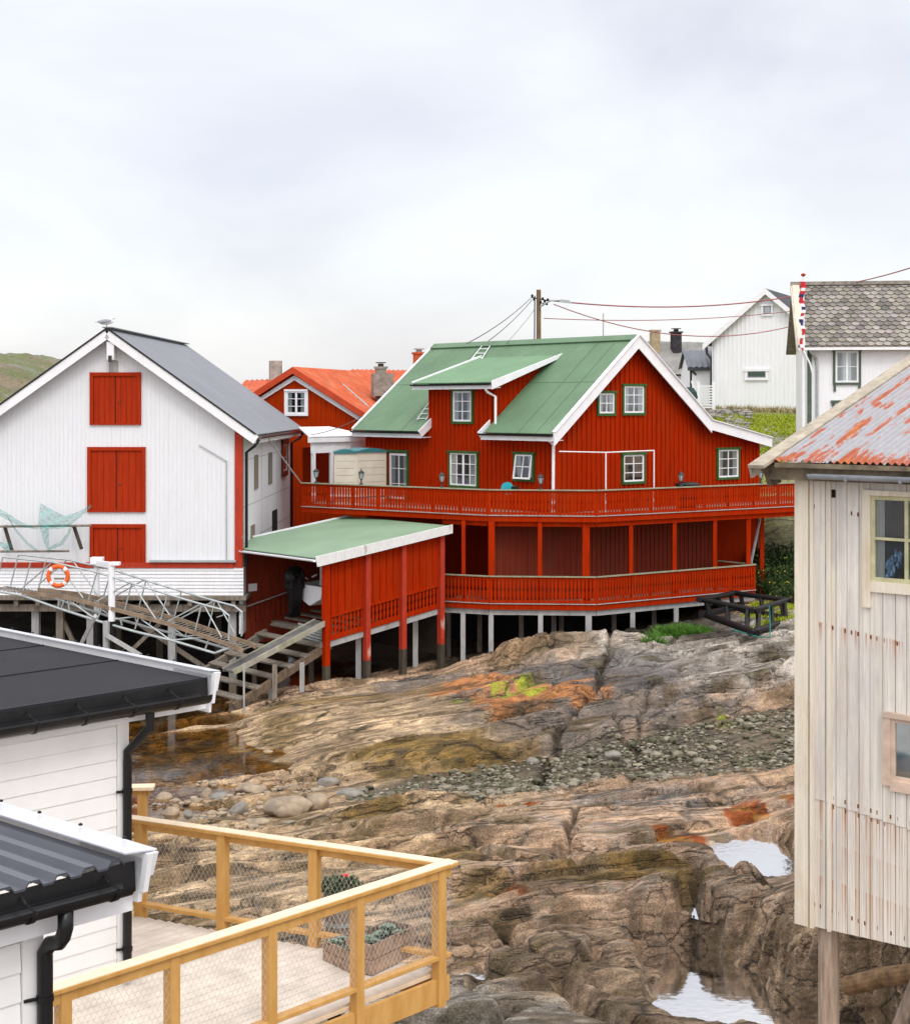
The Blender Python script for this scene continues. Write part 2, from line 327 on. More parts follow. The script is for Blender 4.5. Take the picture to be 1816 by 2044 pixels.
def blockfield(x, y):
    """rounded blocks: cellular domes"""
    al = (x*.92+y*.39)*.62; ac = (-x*.39+y*.92)*.95
    ix = np.floor(al).astype(int); iy = np.floor(ac).astype(int); d1 = np.full(x.shape, 9.); d2 = np.full(x.shape, 9.); hh = np.zeros(x.shape)
    for i in (-1, 0, 1):
        for j in (-1, 0, 1):
            a = _perm[(_perm[(ix+i) & 511]+(iy+j)) & 511]; fx = ix+i+.5+.42*np.cos(_gr[a & 511]); fy = iy+j+.5+.42*np.sin(_gr[a & 511]*3)
            d = np.sqrt((al-fx)**2+(ac-fy)**2); near = d < d1; d2 = np.where(near, d1, np.minimum(d2, d)); d1 = np.where(near, d, d1); hh = np.where(near, (a & 255)/255., hh)
    e = d2-d1; return sst(e, 0, .28)*.42*(.55+.7*hh)-.25, e
def zone(x, y, px, py, rx, ry, soft=.35, nz_=.5, z=.6):
    cx, cy = gpx(px, py, z); q = np.sqrt(((x-cx)/rx)**2+((y-cy)/ry)**2)+nz_*fbm(x*.9+px, y*.9+py, 4); return 1-sst(q, 1-soft, 1+soft)
CRACKS = [([(1245, 1275), (1215, 1340), (1185, 1395), (1140, 1430), (1088, 1500), (1078, 1532)], .8, .10, .34), ([(1305, 1395), (1282, 1440), (1262, 1485)], .8, .07, .22), ([(1220, 1445), (1262, 1485), (1290, 1500)], .8, .06, .18),
          ([(1152, 1620), (1128, 1690), (1120, 1735)], .75, .06, .2), ([(850, 1715), (1000, 1722), (1130, 1716), (1240, 1735)], .7, .08, .2), ([(1395, 1720), (1390, 1790), (1398, 1840)], .7, .10, .25), ([(900, 1840), (1010, 1850), (1030, 1900)], .5, .08, .3)]
def crack_d(x, y, pts, z):
    w_ = [gpx(a_, b_, z) for a_, b_ in pts]; d = np.full(np.shape(x), 99.); wx = x+.12*fbm(x*1.1, y*1.1, 3); wy = y+.12*fbm(x*1.1+7, y*1.1, 3)
    for (x0, y0), (x1, y1) in zip(w_, w_[1:]):
        L = (x1-x0)**2+(y1-y0)**2; t = np.clip(((wx-x0)*(x1-x0)+(wy-y0)*(y1-y0))/L, 0, 1); d = np.minimum(d, np.hypot(wx-x0-t*(x1-x0), wy-y0-t*(y1-y0)))
    return d
def height(x, y):
    z = base_h(x, y)
    z = z+.30*zone(x, y, 1115, 1300, 1.75, 1.5, .16, .15, 1.2)+.22*zone(x, y, 1265, 1310, .9, 1.6, .15, .15, 1.3)+.16*zone(x, y, 860, 1490, 1.5, .8, .2, .2, .5)
    for pts, zc, wd, dp in CRACKS: z = z-dp*np.exp(-(crack_d(x, y, pts, zc)/wd)**2)
    rock = sst(y, 12, 16)*(1-sst(y, 60, 66))
    amp = np.where(y > 49, .45, 1.0)
    gr = gravel_mask(x, y); smooth = zone(x, y, 700, 1435, 3.6, 4.2, .3, .2, .4)
    dt = detail(x, y)*amp
    dt = dt*(1-.85*gr)*(1-.8*smooth)
    b, e = blockfield(x, y)
    bl = np.maximum(zone(x, y, 1540, 1860, 1.9, 4.2, .3, .25), np.maximum(zone(x, y, 1130, 1960, 2.6, 2.2, .35, .25), zone(x, y, 1750, 1930, 1.8, 3, .3, .2)))
    bl = np.maximum(bl, .8*zone(x, y, 900, 2020, 1.6, 1.2, .35, .25))
    dt = dt*(1-.6*bl)+b*bl
    dt = dt-.12*gr
    z = z+dt*rock
    # tide pools
    for ps in (0, 1):
      for px, py, lv, rx, ry, yw in POOLS:
        cx, cy = gpx(px, py, lv); ca, sa = math.cos(yw), math.sin(yw); dx, dy = x-cx, y-cy; u = (dx*ca+dy*sa)/rx; v = (-dx*sa+dy*ca)/ry
        q = np.sqrt(u*u+v*v)+.30*fbm(x*1.3+px, y*1.3, 4)
        if ps == 0:
            t = sst(q, .9, 1.1)*(1-sst(q, 1.5, 2.0)); z = z*(1-t)+np.maximum(z, lv+.035)*t
        else:
            u2 = (dx*ca+(dy+.9*ry)*sa)/rx; v2 = (-dx*sa+(dy+.9*ry)*ca)/(ry*1.3); f2 = 1-sst(np.sqrt(u2*u2+v2*v2), .8, 1.15); z = z*(1-f2)+np.minimum(z, lv+.06)*f2
            t = 1-sst(q, .85, 1.1); z = z*(1-t)+np.minimum(z, lv-.08)*t
    return z
def gravel_mask(x, y):
    m = 0
    for px, py, rx, ry in ((850, 1558, 1.5, 1.0), (1000, 1560, 2.0, 1.4), (1130, 1540, 1.8, 1.7), (1300, 1525, 2.2, 1.9), (1450, 1515, 2.2, 2.0), (1590, 1510, 1.8, 2.2), (1480, 1540, 1.5, .8)):
        m = np.maximum(m, zone(x, y, px, py, rx, ry, .25, .3, .5))
    return m
def lerp(c, d, t): return c*(1-t[..., None])+np.array(d)[None]*t[..., None]
def colour(x, y, z):
    n = fbm(x*.5, y*.5, 5); n2 = fbm(x*1.7+5, y*1.7, 4); al = x*.92+y*.39; ac = -x*.39+y*.92
    st = fbm(al*.45, ac*3.2, 4); st2 = fbm(al*1.2+4, ac*9, 3)
    c = np.zeros(x.shape+(3,)); c[...] = (.42, .285, .19)                       # pinkish tan
    c = lerp(c, (.26, .19, .135), sst(n, -.1, .5)*.8)
    c = lerp(c, (.52, .36, .24), sst(st, .0, .4)*.8)
    c = lerp(c, (.14, .12, .10), sst(-st2, .15, .6)*.6)
    lg = np.maximum(zone(x, y, 1480, 1310, 5.0, 5.5, .3, .3, 1.3), .95*zone(x, y, 880, 2035, 1.9, 1.3, .3, .3))
    lg = lg*1.0
    c = lerp(c, (.33, .31, .285), lg*.85); c = lerp(c, (.46, .44, .41), lg*sst(n2, .0, .5)*.7); c = lerp(c, (.12, .115, .105), lg*sst(-st, .12, .5)*.75)
    dg = np.maximum(zone(x, y, 950, 1415, 3.0, 3.0, .3, .5, .8), np.maximum(zone(x, y, 1150, 1420, 3.4, 4.5, .35, .4, .8), zone(x, y, 820, 1370, 2.0, 1.6, .3, .3, .6)))
    c = lerp(c, (.15, .135, .125), dg*.85)
    dg2 = np.maximum(zone(x, y, 1290, 1615, 1.3, .7, .25, .5), zone(x, y, 1120, 1350, 3.5, 2, .3, .3, 1.1)*.7)
    c = lerp(c, (.085, .088, .098), dg2*.9)
    db = np.maximum(zone(x, y, 1560, 1880, 2.2, 4.4, .3, .3), np.maximum(zone(x, y, 1130, 1960, 3.0, 2.2, .35, .3), zone(x, y, 1750, 1930, 2.2, 4, .3, .2)))
    c = lerp(c, (.16, .122, .085), db*.75); c = lerp(c, (.36, .27, .185), db*sst(st, .0, .35)*.8)
    pk_ = np.maximum(zone(x, y, 1150, 1690, 4.2, 4.6, .35, .25), zone(x, y, 1350, 1640, 3.2, 2.6, .3, .3)); c = lerp(c, (.47, .33, .235), pk_*.6*sst(st, -.35, .3)); c = lerp(c, (.36, .31, .27), pk_*.5*sst(-n2, .0, .4))
    l2 = zone(x, y, 860, 2030, 2.0, 1.1, .3, .35, .45); c = lerp(c, (.38, .355, .32), l2*.85); c = lerp(c, (.15, .14, .12), l2*sst(-st, .1, .4)*.8)
    # barnacle-covered tan rock (left shore)
    tn = np.maximum(zone(x, y, 640, 1450, 3.8, 4.8, .3, .35, .4), np.maximum(zone(x, y, 450, 1720, 4.0, 6, .35, .2, .3), .8*zone(x, y, 800, 1560, 3.2, 5, .4, .3, .4)))
    c = lerp(c, (.43, .31, .185), tn*.75); c = lerp(c, (.56, .43, .28), tn*sst(st, -.1, .4)*.7); c = lerp(c, (.15, .12, .08), tn*sst(-n2, .05, .5)*.6)
    # brown and ochre seaweed bands
    for px, py, rx, ry, k in ((820, 1485, 1.9, 1.0, 1), (980, 1500, 1.2, .8, .9), (880, 1478, 1.3, 1.0, 1), (770, 1612, 1.0, .55, 1), (1320, 1760, 1.0, .75, 1), (1180, 1775, .8, .3, .8), (900, 1722, .9, .25, .9),
                              (880, 1515, 1.7, .8, .8), (560, 1425, .5, 1.6, .7), (960, 1790, .5, .4, .8), (700, 1385, 2.2, .5, .7), (1150, 1520, .8, .5, .7), (1060, 1350, 2.0, .5, .4)):
        zn = zone(x, y, px, py, rx, ry, .35, .5); c = lerp(c, (.20, .125, .03), zn*k*.9); c = lerp(c, (.06, .045, .015), zn*k*sst(n2, .15, .45)*.7)
    wr = zone(x, y, 1330, 1850, 6, 6, .3, .2); c = lerp(c, (.10, .075, .03), sst(-st, .25, .5)*.6*sst(y, 18, 22)*(1-sst(y, 46, 48)))
    org = np.maximum(zone(x, y, 1090, 1385, 1.6, 1.3, .22, .5, .9), np.maximum(zone(x, y, 930, 1372, 1.1, .9, .22, .5, .8), zone(x, y, 1020, 1400, .7, 1.3, .2, .4, .8)))
    c = lerp(c, (.44, .19, .065), org*.9); c = lerp(c, (.30, .12, .04), org*sst(st, .2, .5)*.5)
    gn = np.maximum(zone(x, y, 1040, 1372, .85, .75, .15, .75, .9), np.maximum(zone(x, y, 925, 1383, .55, .3, .2, .6, .9), zone(x, y, 1442, 1425, .22, .7, .2, .9, 1.1)))
    pass;
    c = lerp(c, (.27, .32, .025), gn*sst(n2+st, -.5, -.1)*.92)
    for px, py, rx, ry in ((1495, 1612, .55, .55), (1370, 1663, .5, .4), (1290, 1838, .28, .10), (1010, 1773, .32, .26), (1060, 1600, .9, .16), (1590, 1600, .3, .2)):
        c = lerp(c, (.26, .06, .006), zone(x, y, px, py, rx, ry, .15, .9, .75)); c = lerp(c, (.34, .19, .03), zone(x, y, px-12, py+3, rx*.6, ry*.5, .15, .9, .75)*.6)
    # wet dark intertidal by the water; shade under the houses painted in near-black
    wet = np.maximum(1-sst(z+.15*n, -.25, .12), sst(y+.25*(x), 47.6, 49.0)*(1-sst(x, 7, 10))*(y < 62))  # wet holds both the wet shore and the painted shade under the houses
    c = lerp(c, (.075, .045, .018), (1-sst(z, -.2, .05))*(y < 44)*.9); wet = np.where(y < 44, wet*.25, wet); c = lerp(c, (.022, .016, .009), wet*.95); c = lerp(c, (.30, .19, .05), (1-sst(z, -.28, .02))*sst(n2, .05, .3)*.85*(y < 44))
    gr = gravel_mask(x, y); c = lerp(c, (.085, .075, .055), gr*.85)
    # grass behind
    gs = sst(y-.10*(x-11)+n*1.3, 57.0, 60.5)*sst(x, 5, 9)*sst(n2+.2*np.sin(x*1.3), -.6, -.3)*(1-sst(y, 69, 71)*(1-sst(x, 10.2, 11.5))); c = lerp(c, (.42, .40, .36), sst(y, 56, 60)*sst(x, 5, 9)*1.0)
    gs = gs*(1-zone_w(x, y, 14.3, 61.5, 2.2, 2.3)); c = lerp(c, (.34, .36, .02), gs*.95); c = lerp(c, (.16, .22, .02), gs*sst(n2, 0, .4)*.7)
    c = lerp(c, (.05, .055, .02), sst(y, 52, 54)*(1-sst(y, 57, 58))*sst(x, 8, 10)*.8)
    c = lerp(c, (.10, .13, .04), sst(y, 70, 90))
    for pts, zc, wd, dp in CRACKS: c = lerp(c, (.05, .038, .02), np.exp(-(crack_d(x, y, pts, zc)/(wd*.8))**2)*.8)
    c = np.where((y < 56)[..., None], c*np.array([1.08, 1.04, .97]), c)
    big = fbm(x*.33+20, y*.33, 3); k_ = (1.0+.26*big); c = np.where((y < 54)[..., None], c*np.clip(k_, .6, 1.25)[..., None], c)
    c = lerp(c, (.10, .065, .03), sst(fbm(al*.5+11, ac*1.4, 4), .3, .55)*.65*(y < 46)*sst(z, .1, .3))
    return np.clip(c, 0, 1)
def zone_w(x, y, cx, cy, rx, ry): return 1-sst(np.sqrt(((x-cx)/rx)**2+((y-cy)/ry)**2)+.4*fbm(x*.9, y*.9, 3), .8, 1.2)
def hz(x, y): return float(height(np.array([float(x)]), np.array([float(y)]))[0])
def grid_axis(lo, hi, st, far):
    m = np.arange(lo, hi+1e-6, st); o = []; s_ = st; v = hi
    while v < far: s_ *= 1.35; v += s_; o.append(v)
    o2 = []; s_ = st; v = lo
    while v > -far: s_ *= 1.35; v -= s_; o2.append(v)
    return np.concatenate([o2[::-1], m, o])
def grid_mesh(name, xs, ys, zfn, m, cfn=None, kind=None, uvz=None):
    Xg, Yg = np.meshgrid(xs, ys); Z = zfn(Xg, Yg); nx, ny = len(xs), len(ys)
    co = np.stack([Xg, Yg, Z], -1).reshape(-1, 3)
    idx = np.arange(nx*ny).reshape(ny, nx); q = np.stack([idx[:-1, :-1], idx[:-1, 1:], idx[1:, 1:], idx[1:, :-1]], -1).reshape(-1, 4)
    me = bpy.data.meshes.new(name); me.vertices.add(len(co)); me.vertices.foreach_set('co', co.ravel())
    me.loops.add(q.size); me.loops.foreach_set('vertex_index', q.ravel().astype(np.int32))
    me.polygons.add(len(q)); me.polygons.foreach_set('loop_start', np.arange(0, q.size, 4, dtype=np.int32)); me.polygons.foreach_set('loop_total', np.full(len(q), 4, dtype=np.int32))
    me.update(calc_edges=True); me.polygons.foreach_set('use_smooth', np.ones(len(q), dtype=bool))
    if cfn is not None:
        cc = cfn(Xg, Yg, Z).reshape(-1, 3); at = me.color_attributes.new('Col', 'FLOAT_COLOR', 'POINT')
        at.data.foreach_set('color', np.concatenate([cc, np.ones((len(cc), 1))], 1).astype(np.float32).ravel())
    me.materials.append(m); o = bpy.data.objects.new(name, me); COL.objects.link(o)
    if kind: o['kind'] = kind
    return o
def rock_mat():
    m = bpy.data.materials.new('rock'); m.use_nodes = True; nt = m.node_tree; b = nt.nodes['Principled BSDF']; b.inputs['Roughness'].default_value = .75; b.inputs['Specular IOR Level'].default_value = .3
    at = N(nt, 'ShaderNodeAttribute'); at.attribute_name = 'Col'; tc = N(nt, 'ShaderNodeTexCoord')
    def noise(sc, det=8, ro=.65, st=None, rot=0):
        n = N(nt, 'ShaderNodeTexNoise'); n.inputs['Scale'].default_value = sc; n.inputs['Detail'].default_value = det; n.inputs['Roughness'].default_value = ro
        if st:
            mp = N(nt, 'ShaderNodeMapping'); mp.vector_type = 'TEXTURE'; mp.inputs['Rotation'].default_value = (0, 0, rot); mp.inputs['Scale'].default_value = st
            nt.links.new(tc.outputs['Object'], mp.inputs[0]); nt.links.new(mp.outputs[0], n.inputs[0])
        else: nt.links.new(tc.outputs['Object'], n.inputs[0])
        return n.outputs[0]
    def ramp(src, p0, v0, p1, v1):
        r = N(nt, 'ShaderNodeMapRange'); r.inputs[1].default_value = p0; r.inputs[2].default_value = p1; r.inputs[3].default_value = v0; r.inputs[4].default_value = v1; nt.links.new(src, r.inputs[0]); return r.outputs[0]
    def mul(a, f):
        mx = N(nt, 'ShaderNodeMix', data_type='RGBA', blend_type='MULTIPLY'); mx.inputs[0].default_value = 1
        cb = N(nt, 'ShaderNodeCombineColor'); 
        for i in range(3): nt.links.new(f, cb.inputs[i])
        nt.links.new(a, mx.inputs[6]); nt.links.new(cb.outputs[0], mx.inputs[7]); return mx.outputs[2]
    fine = noise(9, 10, .75, (2.2, .9, .9), R(23)); spk = noise(38, 4, .7); strat = noise(2.4, 9, .72, (6, .42, .6), R(23)); mid = noise(1.6, 6, .6)
    cur = mul(at.outputs[0], ramp(fine, .36, .58, .64, 1.36)); cur = mul(cur, ramp(spk, .38, .6, .6, 1.35)); cur = mul(cur, ramp(strat, .35, .55, .62, 1.25)); cur = mul(cur, ramp(mid, .35, .82, .65, 1.15))
    ln = noise(.9, 6, .55, (5, .5, .5), R(21)); ab = N(nt, 'ShaderNodeMath', operation='SUBTRACT'); ab.inputs[1].default_value = .5; nt.links.new(ln, ab.inputs[0]); ab2 = N(nt, 'ShaderNodeMath', operation='ABSOLUTE'); nt.links.new(ab.outputs[0], ab2.inputs[0]); cur = mul(cur, ramp(ab2.outputs[0], .001, .25, .008, 1))
    nt.links.new(cur, b.inputs['Base Color'])
    v = N(nt, 'ShaderNodeTexVoronoi'); v.feature = 'DISTANCE_TO_EDGE'; v.inputs['Scale'].default_value = .8
    mp = N(nt, 'ShaderNodeMapping'); mp.vector_type = 'TEXTURE'; mp.inputs['Rotation'].default_value = (0, 0, R(23)); mp.inputs['Scale'].default_value = (4.5, .85, 1)
    ds = N(nt, 'ShaderNodeMix', data_type='RGBA', blend_type='LINEAR_LIGHT'); ds.inputs[0].default_value = .25; nn = N(nt, 'ShaderNodeTexNoise'); nn.inputs['Scale'].default_value = 1.5; nn.inputs['Detail'].default_value = 5
    nt.links.new(tc.outputs['Object'], nn.inputs[0]); nt.links.new(tc.outputs['Object'], ds.inputs[6]); nt.links.new(nn.outputs[1], ds.inputs[7]); nt.links.new(ds.outputs[2], mp.inputs[0]); nt.links.new(mp.outputs[0], v.inputs[0])
    ck = ramp(v.outputs[0], 0, 0, .022, 1)
    cur2 = mul(cur, ramp(ck, 0, .28, 1, 1)); nt.links.new(cur2, b.inputs['Base Color'])
    hsum = N(nt, 'ShaderNodeMath', operation='MULTIPLY_ADD'); hsum.inputs[1].default_value = .6; nt.links.new(strat, hsum.inputs[0]); nt.links.new(fine, hsum.inputs[2])
    h2 = N(nt, 'ShaderNodeMath', operation='MULTIPLY_ADD'); h2.inputs[1].default_value = .35; nt.links.new(ck, h2.inputs[0]); nt.links.new(hsum.outputs[0], h2.inputs[2])
    h3 = N(nt, 'ShaderNodeMath', operation='MULTIPLY_ADD'); h3.inputs[1].default_value = .25; nt.links.new(spk, h3.inputs[0]); nt.links.new(h2.outputs[0], h3.inputs[2])
    h4 = N(nt, 'ShaderNodeMath', operation='MULTIPLY_ADD'); h4.inputs[1].default_value = .5; nt.links.new(ramp(ab2.outputs[0], 0, 0, .02, 1), h4.inputs[0]); nt.links.new(h3.outputs[0], h4.inputs[2]); h3 = h4
    bp = N(nt, 'ShaderNodeBump'); bp.inputs['Strength'].default_value = .85; bp.inputs['Distance'].default_value = .09; nt.links.new(h3.outputs[0], bp.inputs['Height']); nt.links.new(bp.outputs[0], b.inputs['Normal'])
    return m
M_rock = rock_mat()
gx = grid_axis(-9.5, 12.5, .05, 3500); gy = grid_axis(16.5, 50, .07, 3500)
_n = gy[(gy > 16.5) & (gy < 30)]; gy = np.unique(np.concatenate([gy, (_n[1:]+_n[:-1])/2]))
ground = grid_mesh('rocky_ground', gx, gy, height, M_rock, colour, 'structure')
def water_mat(name, tint, f0, rough=.03, bump=.03, sc=6):
    m = glass_mat(name, tint, f0); nt = m.node_tree
    for n in nt.nodes:
        if n.type == 'LAYER_WEIGHT': n.inputs[0].default_value = .5
        if n.type == 'TEX_NOISE': n.inputs['Scale'].default_value = sc
        if n.type == 'BUMP': n.inputs['Strength'].default_value = bump; n.inputs['Distance'].default_value = .02
        if n.type == 'BSDF_GLOSSY': n.inputs['Roughness'].default_value = rough; n.inputs[0].default_value = (1, .99, .98, 1)
        if n.type == 'MAP_RANGE': n.inputs[4].default_value = min(1, f0+.35)
    return m
M_sea = water_mat('sea_water', (.80, .66, .42), .02, .04, .12, 5)
M_pool = water_mat('tide_pool_water', (.6, .6, .55), .72, .07, .10, 7)
MB().add([(-3500, 12, 0), (3500, 12, 0), (3500, 3500, 0), (-3500, 3500, 0)], [(0, 1, 2, 3)]).build('sea', M_sea)['kind'] = 'structure'
MB().add([(-3500, -3500, -.02), (3500, -3500, -.02), (3500, 12, -.02), (-3500, 12, -.02)], [(0, 1, 2, 3)]).build('sea', M_sea)['kind'] = 'structure'
MB().add([(.3, 15, .014), (9, 15, .014), (9, 25.5, .014), (.3, 25.5, .014)], [(0, 1, 2, 3)]).build('tide_pool', M_pool)['kind'] = 'structure'
for px, py, lv, rx, ry, yw in POOLS:
    if lv < .1: continue
    cx, cy = gpx(px, py, lv); ca, sa = math.cos(yw), math.sin(yw); n = 28; kf = 1.35
    vs = [(cx+kf*(rx*math.cos(t)*ca-ry*math.sin(t)*sa), cy+kf*(rx*math.cos(t)*sa+ry*math.sin(t)*ca), lv+.004) for t in [2*math.pi*k/n for k in range(n)]]
    MB().add(vs, [tuple(range(n))]).build('tide_pool', M_pool)['kind'] = 'structure'
# ---------------------------------------------------------------- building helpers
def battens(mb, W, a0, a1, zb, top, step=.25, wd=.05, d0=.0, d1=.03, holes=(), rnd=None, jit=0):
    n = max(1, int(round((a1-a0)/step)))
    for i in range(n+1):
        a = a0+(a1-a0)*i/n+(rnd.uniform(-jit, jit) if rnd else 0); zt = min(top(a-wd/2), top(a+wd/2)); z0 = zb(a) if callable(zb) else zb
        segs = [(z0, zt)]
        for h in holes:
            if h[0]-wd/2 < a < h[1]+wd/2:
                ns = []
                for s0, s1 in segs:
                    if h[3] <= s0 or h[2] >= s1: ns.append((s0, s1)); continue
                    if h[2] > s0: ns.append((s0, h[2]))
                    if h[3] < s1: ns.append((h[3], s1))
                segs = ns
        for s0, s1 in segs:
            if s1-s0 > .05: mb.wbox(W, a-wd/2, a+wd/2, s0, s1, d0, d1)
def wallpoly(mb, W, pts, d0=-.12, d1=0.0):
    mb.prism([W.p(a, z, d1) for a, z in pts], W.p(0, 0, d0)-W.p(0, 0, d1))
def window(W, root, b, trim=None, frame=None, cols=2, rows=2, tw=.09, fw=.05, hood=True, curtain=True, inner=None, split=False, backing=None, glass=None, tilt=0, name='window', bar=.022):
    frame = frame or M_trim; a0, a1, z0, z1 = b
    m = MB()
    if trim is not None:
        m.wbox(W, a0, a0+tw, z0, z1, .0, .07).wbox(W, a1-tw, a1, z0, z1, .0, .07)
        m.wbox(W, a0-(.04 if hood else 0), a1+(.04 if hood else 0), z1-tw*.9, z1+.003, .002, .10).wbox(W, a0+tw, a1-tw, z0, z0+tw, .002, .075)
        i0, i1, j0, j1 = inner or (a0+tw, a1-tw, z0+tw, z1-tw*.9)
        root_ = m.build(name, trim, root); parent = root_
    else:
        i0, i1, j0, j1 = a0, a1, z0, z1; parent = root
    f = MB(); fd0, fd1 = .015, .055
    def W2p(a, z, d): return W.p(a, z, d+tilt*(j1-z))
    def bx(x0, x1, y0, y1, e0=fd0, e1=fd1):
        f.hexa([W2p(x0, y0, e0), W2p(x1, y0, e0), W2p(x1, y0, e1), W2p(x0, y0, e1), W2p(x0, y1, e0), W2p(x1, y1, e0), W2p(x1, y1, e1), W2p(x0, y1, e1)])
    bx(i0, i0+fw, j0, j1); bx(i1-fw, i1, j0, j1); bx(i0+fw, i1-fw, j0, j0+fw); bx(i0+fw, i1-fw, j1-fw, j1)
    for k in range(1, cols):
        x = i0+(i1-i0)*k/cols; t = bar*(1.9 if (split and k == cols//2) else .75); bx(x-t, x+t, j0+fw, j1-fw, fd0+.003, fd1-.006)
    for k in range(1, rows):
        y = j0+(j1-j0)*k/rows; bx(i0+fw, i1-fw, y-bar*.6, y+bar*.6, fd0+.005, fd1-.010)
    fo = f.build('sash' if trim is not None else name, frame, parent); 
    g = MB().add([W2p(i0+fw*.5, j0+fw*.5, .030), W2p(i1-fw*.5, j0+fw*.5, .030), W2p(i1-fw*.5, j1-fw*.5, .030), W2p(i0+fw*.5, j1-fw*.5, .030)], [(0, 1, 2, 3)])
    g.build('pane', glass or M_glass, fo if trim is None else parent)
    MB().wbox(W, i0+.01, i1-.01, j0+.01, j1-.01, .001, .006).build('dark_room', backing or M_dark, fo if trim is None else parent)
    if curtain:
        c = MB(); wd = (i1-i0)*.2
        for s in (0, 1):
            x0 = i0+fw if s == 0 else i1-fw-wd
            c.add([W.p(x0, j0+fw, .012), W.p(x0+wd, j0+fw, .014), W.p(x0+wd*(1 if s == 0 else 1.3), j1-fw, .014), W.p(x0-(0 if s == 0 else .0), j1-fw, .012)], [(0, 1, 2, 3)])
        c.build('curtain', M_curtain, fo if trim is None else parent)
    return parent
def corrugated(mb, p00, p10, p01, p11, n, amp=.012, trap=False, th=.0, edge=0):
    """sheet with ribs running p00->p01; n waves across p00->p10"""
    p00, p10, p01, p11 = [Vector(p) for p in (p00, p10, p01, p11)]
    nn = (p10-p00).cross(p01-p00).normalized()
    if nn.z < 0: nn = -nn
    prof = [(0, 0), (.35, 0), (.5, 1), (.85, 1)] if trap else [(i/6, .5-.5*math.cos(2*math.pi*i/6)) for i in range(6)]
    ts = []
    for i in range(n):
        for t, h in prof: ts.append(((i+t)/n, h*amp*(2 if not trap else 1)))
    ts.append((1, prof[0][1]))
    vs = []
    for t, h in ts: vs.append(p00.lerp(p10, t)+nn*h); vs.append(p01.lerp(p11, t)+nn*h)
    m = len(ts); fs = [(2*i, 2*i+2, 2*i+3, 2*i+1) for i in range(m-1)]
    if th:
        vs += [v-nn*th for v in vs]; k = 2*m
        fs += [(k+2*i, k+2*i+1, k+2*i+3, k+2*i+2) for i in range(m-1)]
        fs += [(2*i, k+2*i, k+2*i+2, 2*i+2) for i in range(m-1)]+[(2*i+1, 2*i+3, k+2*i+3, k+2*i+1) for i in range(m-1)]
        fs += [(0, 1, k+1, k), (2*m-2, k+2*m-2, k+2*m-1, 2*m-1)]
    mb.add(vs, fs)
def gutter(mb, p, q, r=.06, drop=0, n=8):
    """open half-round gutter"""
    p = Vector(p); q = Vector(q); d = (q-p).normalized(); s = d.cross(Vector((0, 0, 1))).normalized(); vs = []; 
    for c_ in (p, q):
        for rr in (r, r-.008):
            for k in range(n+1):
                t = math.pi*k/n; vs.append(c_+s*(rr*math.cos(t))-Vector((0, 0, 1))*(rr*math.sin(t)))
    m = n+1; fs = []
    for k in range(n):
        fs.append((k, k+1, 2*m+k+1, 2*m+k)); fs.append((m+k, 3*m+k, 3*m+k+1, m+k+1)); fs.append((k, m+k, m+k+1, k+1)); fs.append((2*m+k, 2*m+k+1, 3*m+k+1, 3*m+k))
    fs.append((0, 2*m, 3*m, m)); fs.append((n, m+n, 3*m+n, 2*m+n)); mb.add(vs, fs)
def baluster_run(mb, p, q, h, step=.125, wd=.075, th=.02, waist=.5, thick_dir=None, skip=0):
    """turned flat boards with a waisted outline between p and q (both at the bottom), height h (may slope with p-q)"""
    p = Vector(p); q = Vector(q); L = (q-p).length; d = (q-p)/L; dh = Vector((d.x, d.y, 0)).normalized(); n = max(1, int(L/step)); nrm = Vector((-dh.y, dh.x, 0))
    prof = [(0, .5), (.10, .5), (.16, .30), (.26, .5), (.44, .5), (.52, .26), (.60, .46), (.72, .5), (.84, .5), (.9, .3), (1, .5)] if waist < 1 else [(0, .5), (1, .5)]
    for i in range(n):
        c_ = p+d*(L*(i+.5)/n)
        pts = [c_+dh*(x*wd)+Vector((0, 0, z*h)) for z, x in prof]+[c_-dh*(x*wd)+Vector((0, 0, z*h)) for z, x in reversed(prof)]
        mb.prism(pts, nrm*th)
def rot2(v, a): return Vector((v[0]*math.cos(a)-v[1]*math.sin(a), v[0]*math.sin(a)+v[1]*math.cos(a)))
def v3(p2, z): return Vector((p2[0], p2[1], z))
# ================================================================ WHITE WAREHOUSE (left)
a = Vector((1, -.0119)).normalized(); n = Vector((-.0119, -1)).normalized(); s = -n
Y0 = 48.0; p0 = Vector(((485-CX)/F*Y0, Y0)); WF = Wall(p0, a, n)           # a<=0 on the front
WS = Wall(p0, s, a)                                                         # side wall facing right
ridge_a = WF.hit(220, 700)[0]; half = -ridge_a; Wd = 2*half; zb = Zat(1188, Y0)
zr = Zat(656, 47.6); ze = Zat(868, 47.6); slope = (zr-ze)/(half+.46); Lb = 12.4
top = lambda q: zr-.06-slope*abs(q-ridge_a)
bar = thing('white_warehouse', v3(WF.p(ridge_a, 0), zb), 'large white wooden warehouse with grey metal roof and three red loading hatches standing on stilts', 'warehouse')
m = MB(); wallpoly(m, WF, [(-Wd, zb), (0, zb), (0, top(0)), (ridge_a, top(ridge_a)), (-Wd, top(-Wd))]); 
zskirt = Zat(1132, 48)
m.build('front_wall', M_whitebarn, bar)
h1 = WF.rect(180, 743, 282, 848); h2 = WF.rect(175, 892, 291, 1022); h3 = WF.rect(180, 1046, 291, 1131)
m = MB(); battens(m, WF, -Wd+.05, -.22, zskirt+.03, top, step=.135, wd=.127, d0=0, d1=.008, holes=[h1, h2, h3], rnd=random.Random(2), jit=.006); m.build('vertical_boards', M_whitebarn, bar)
m = MB()
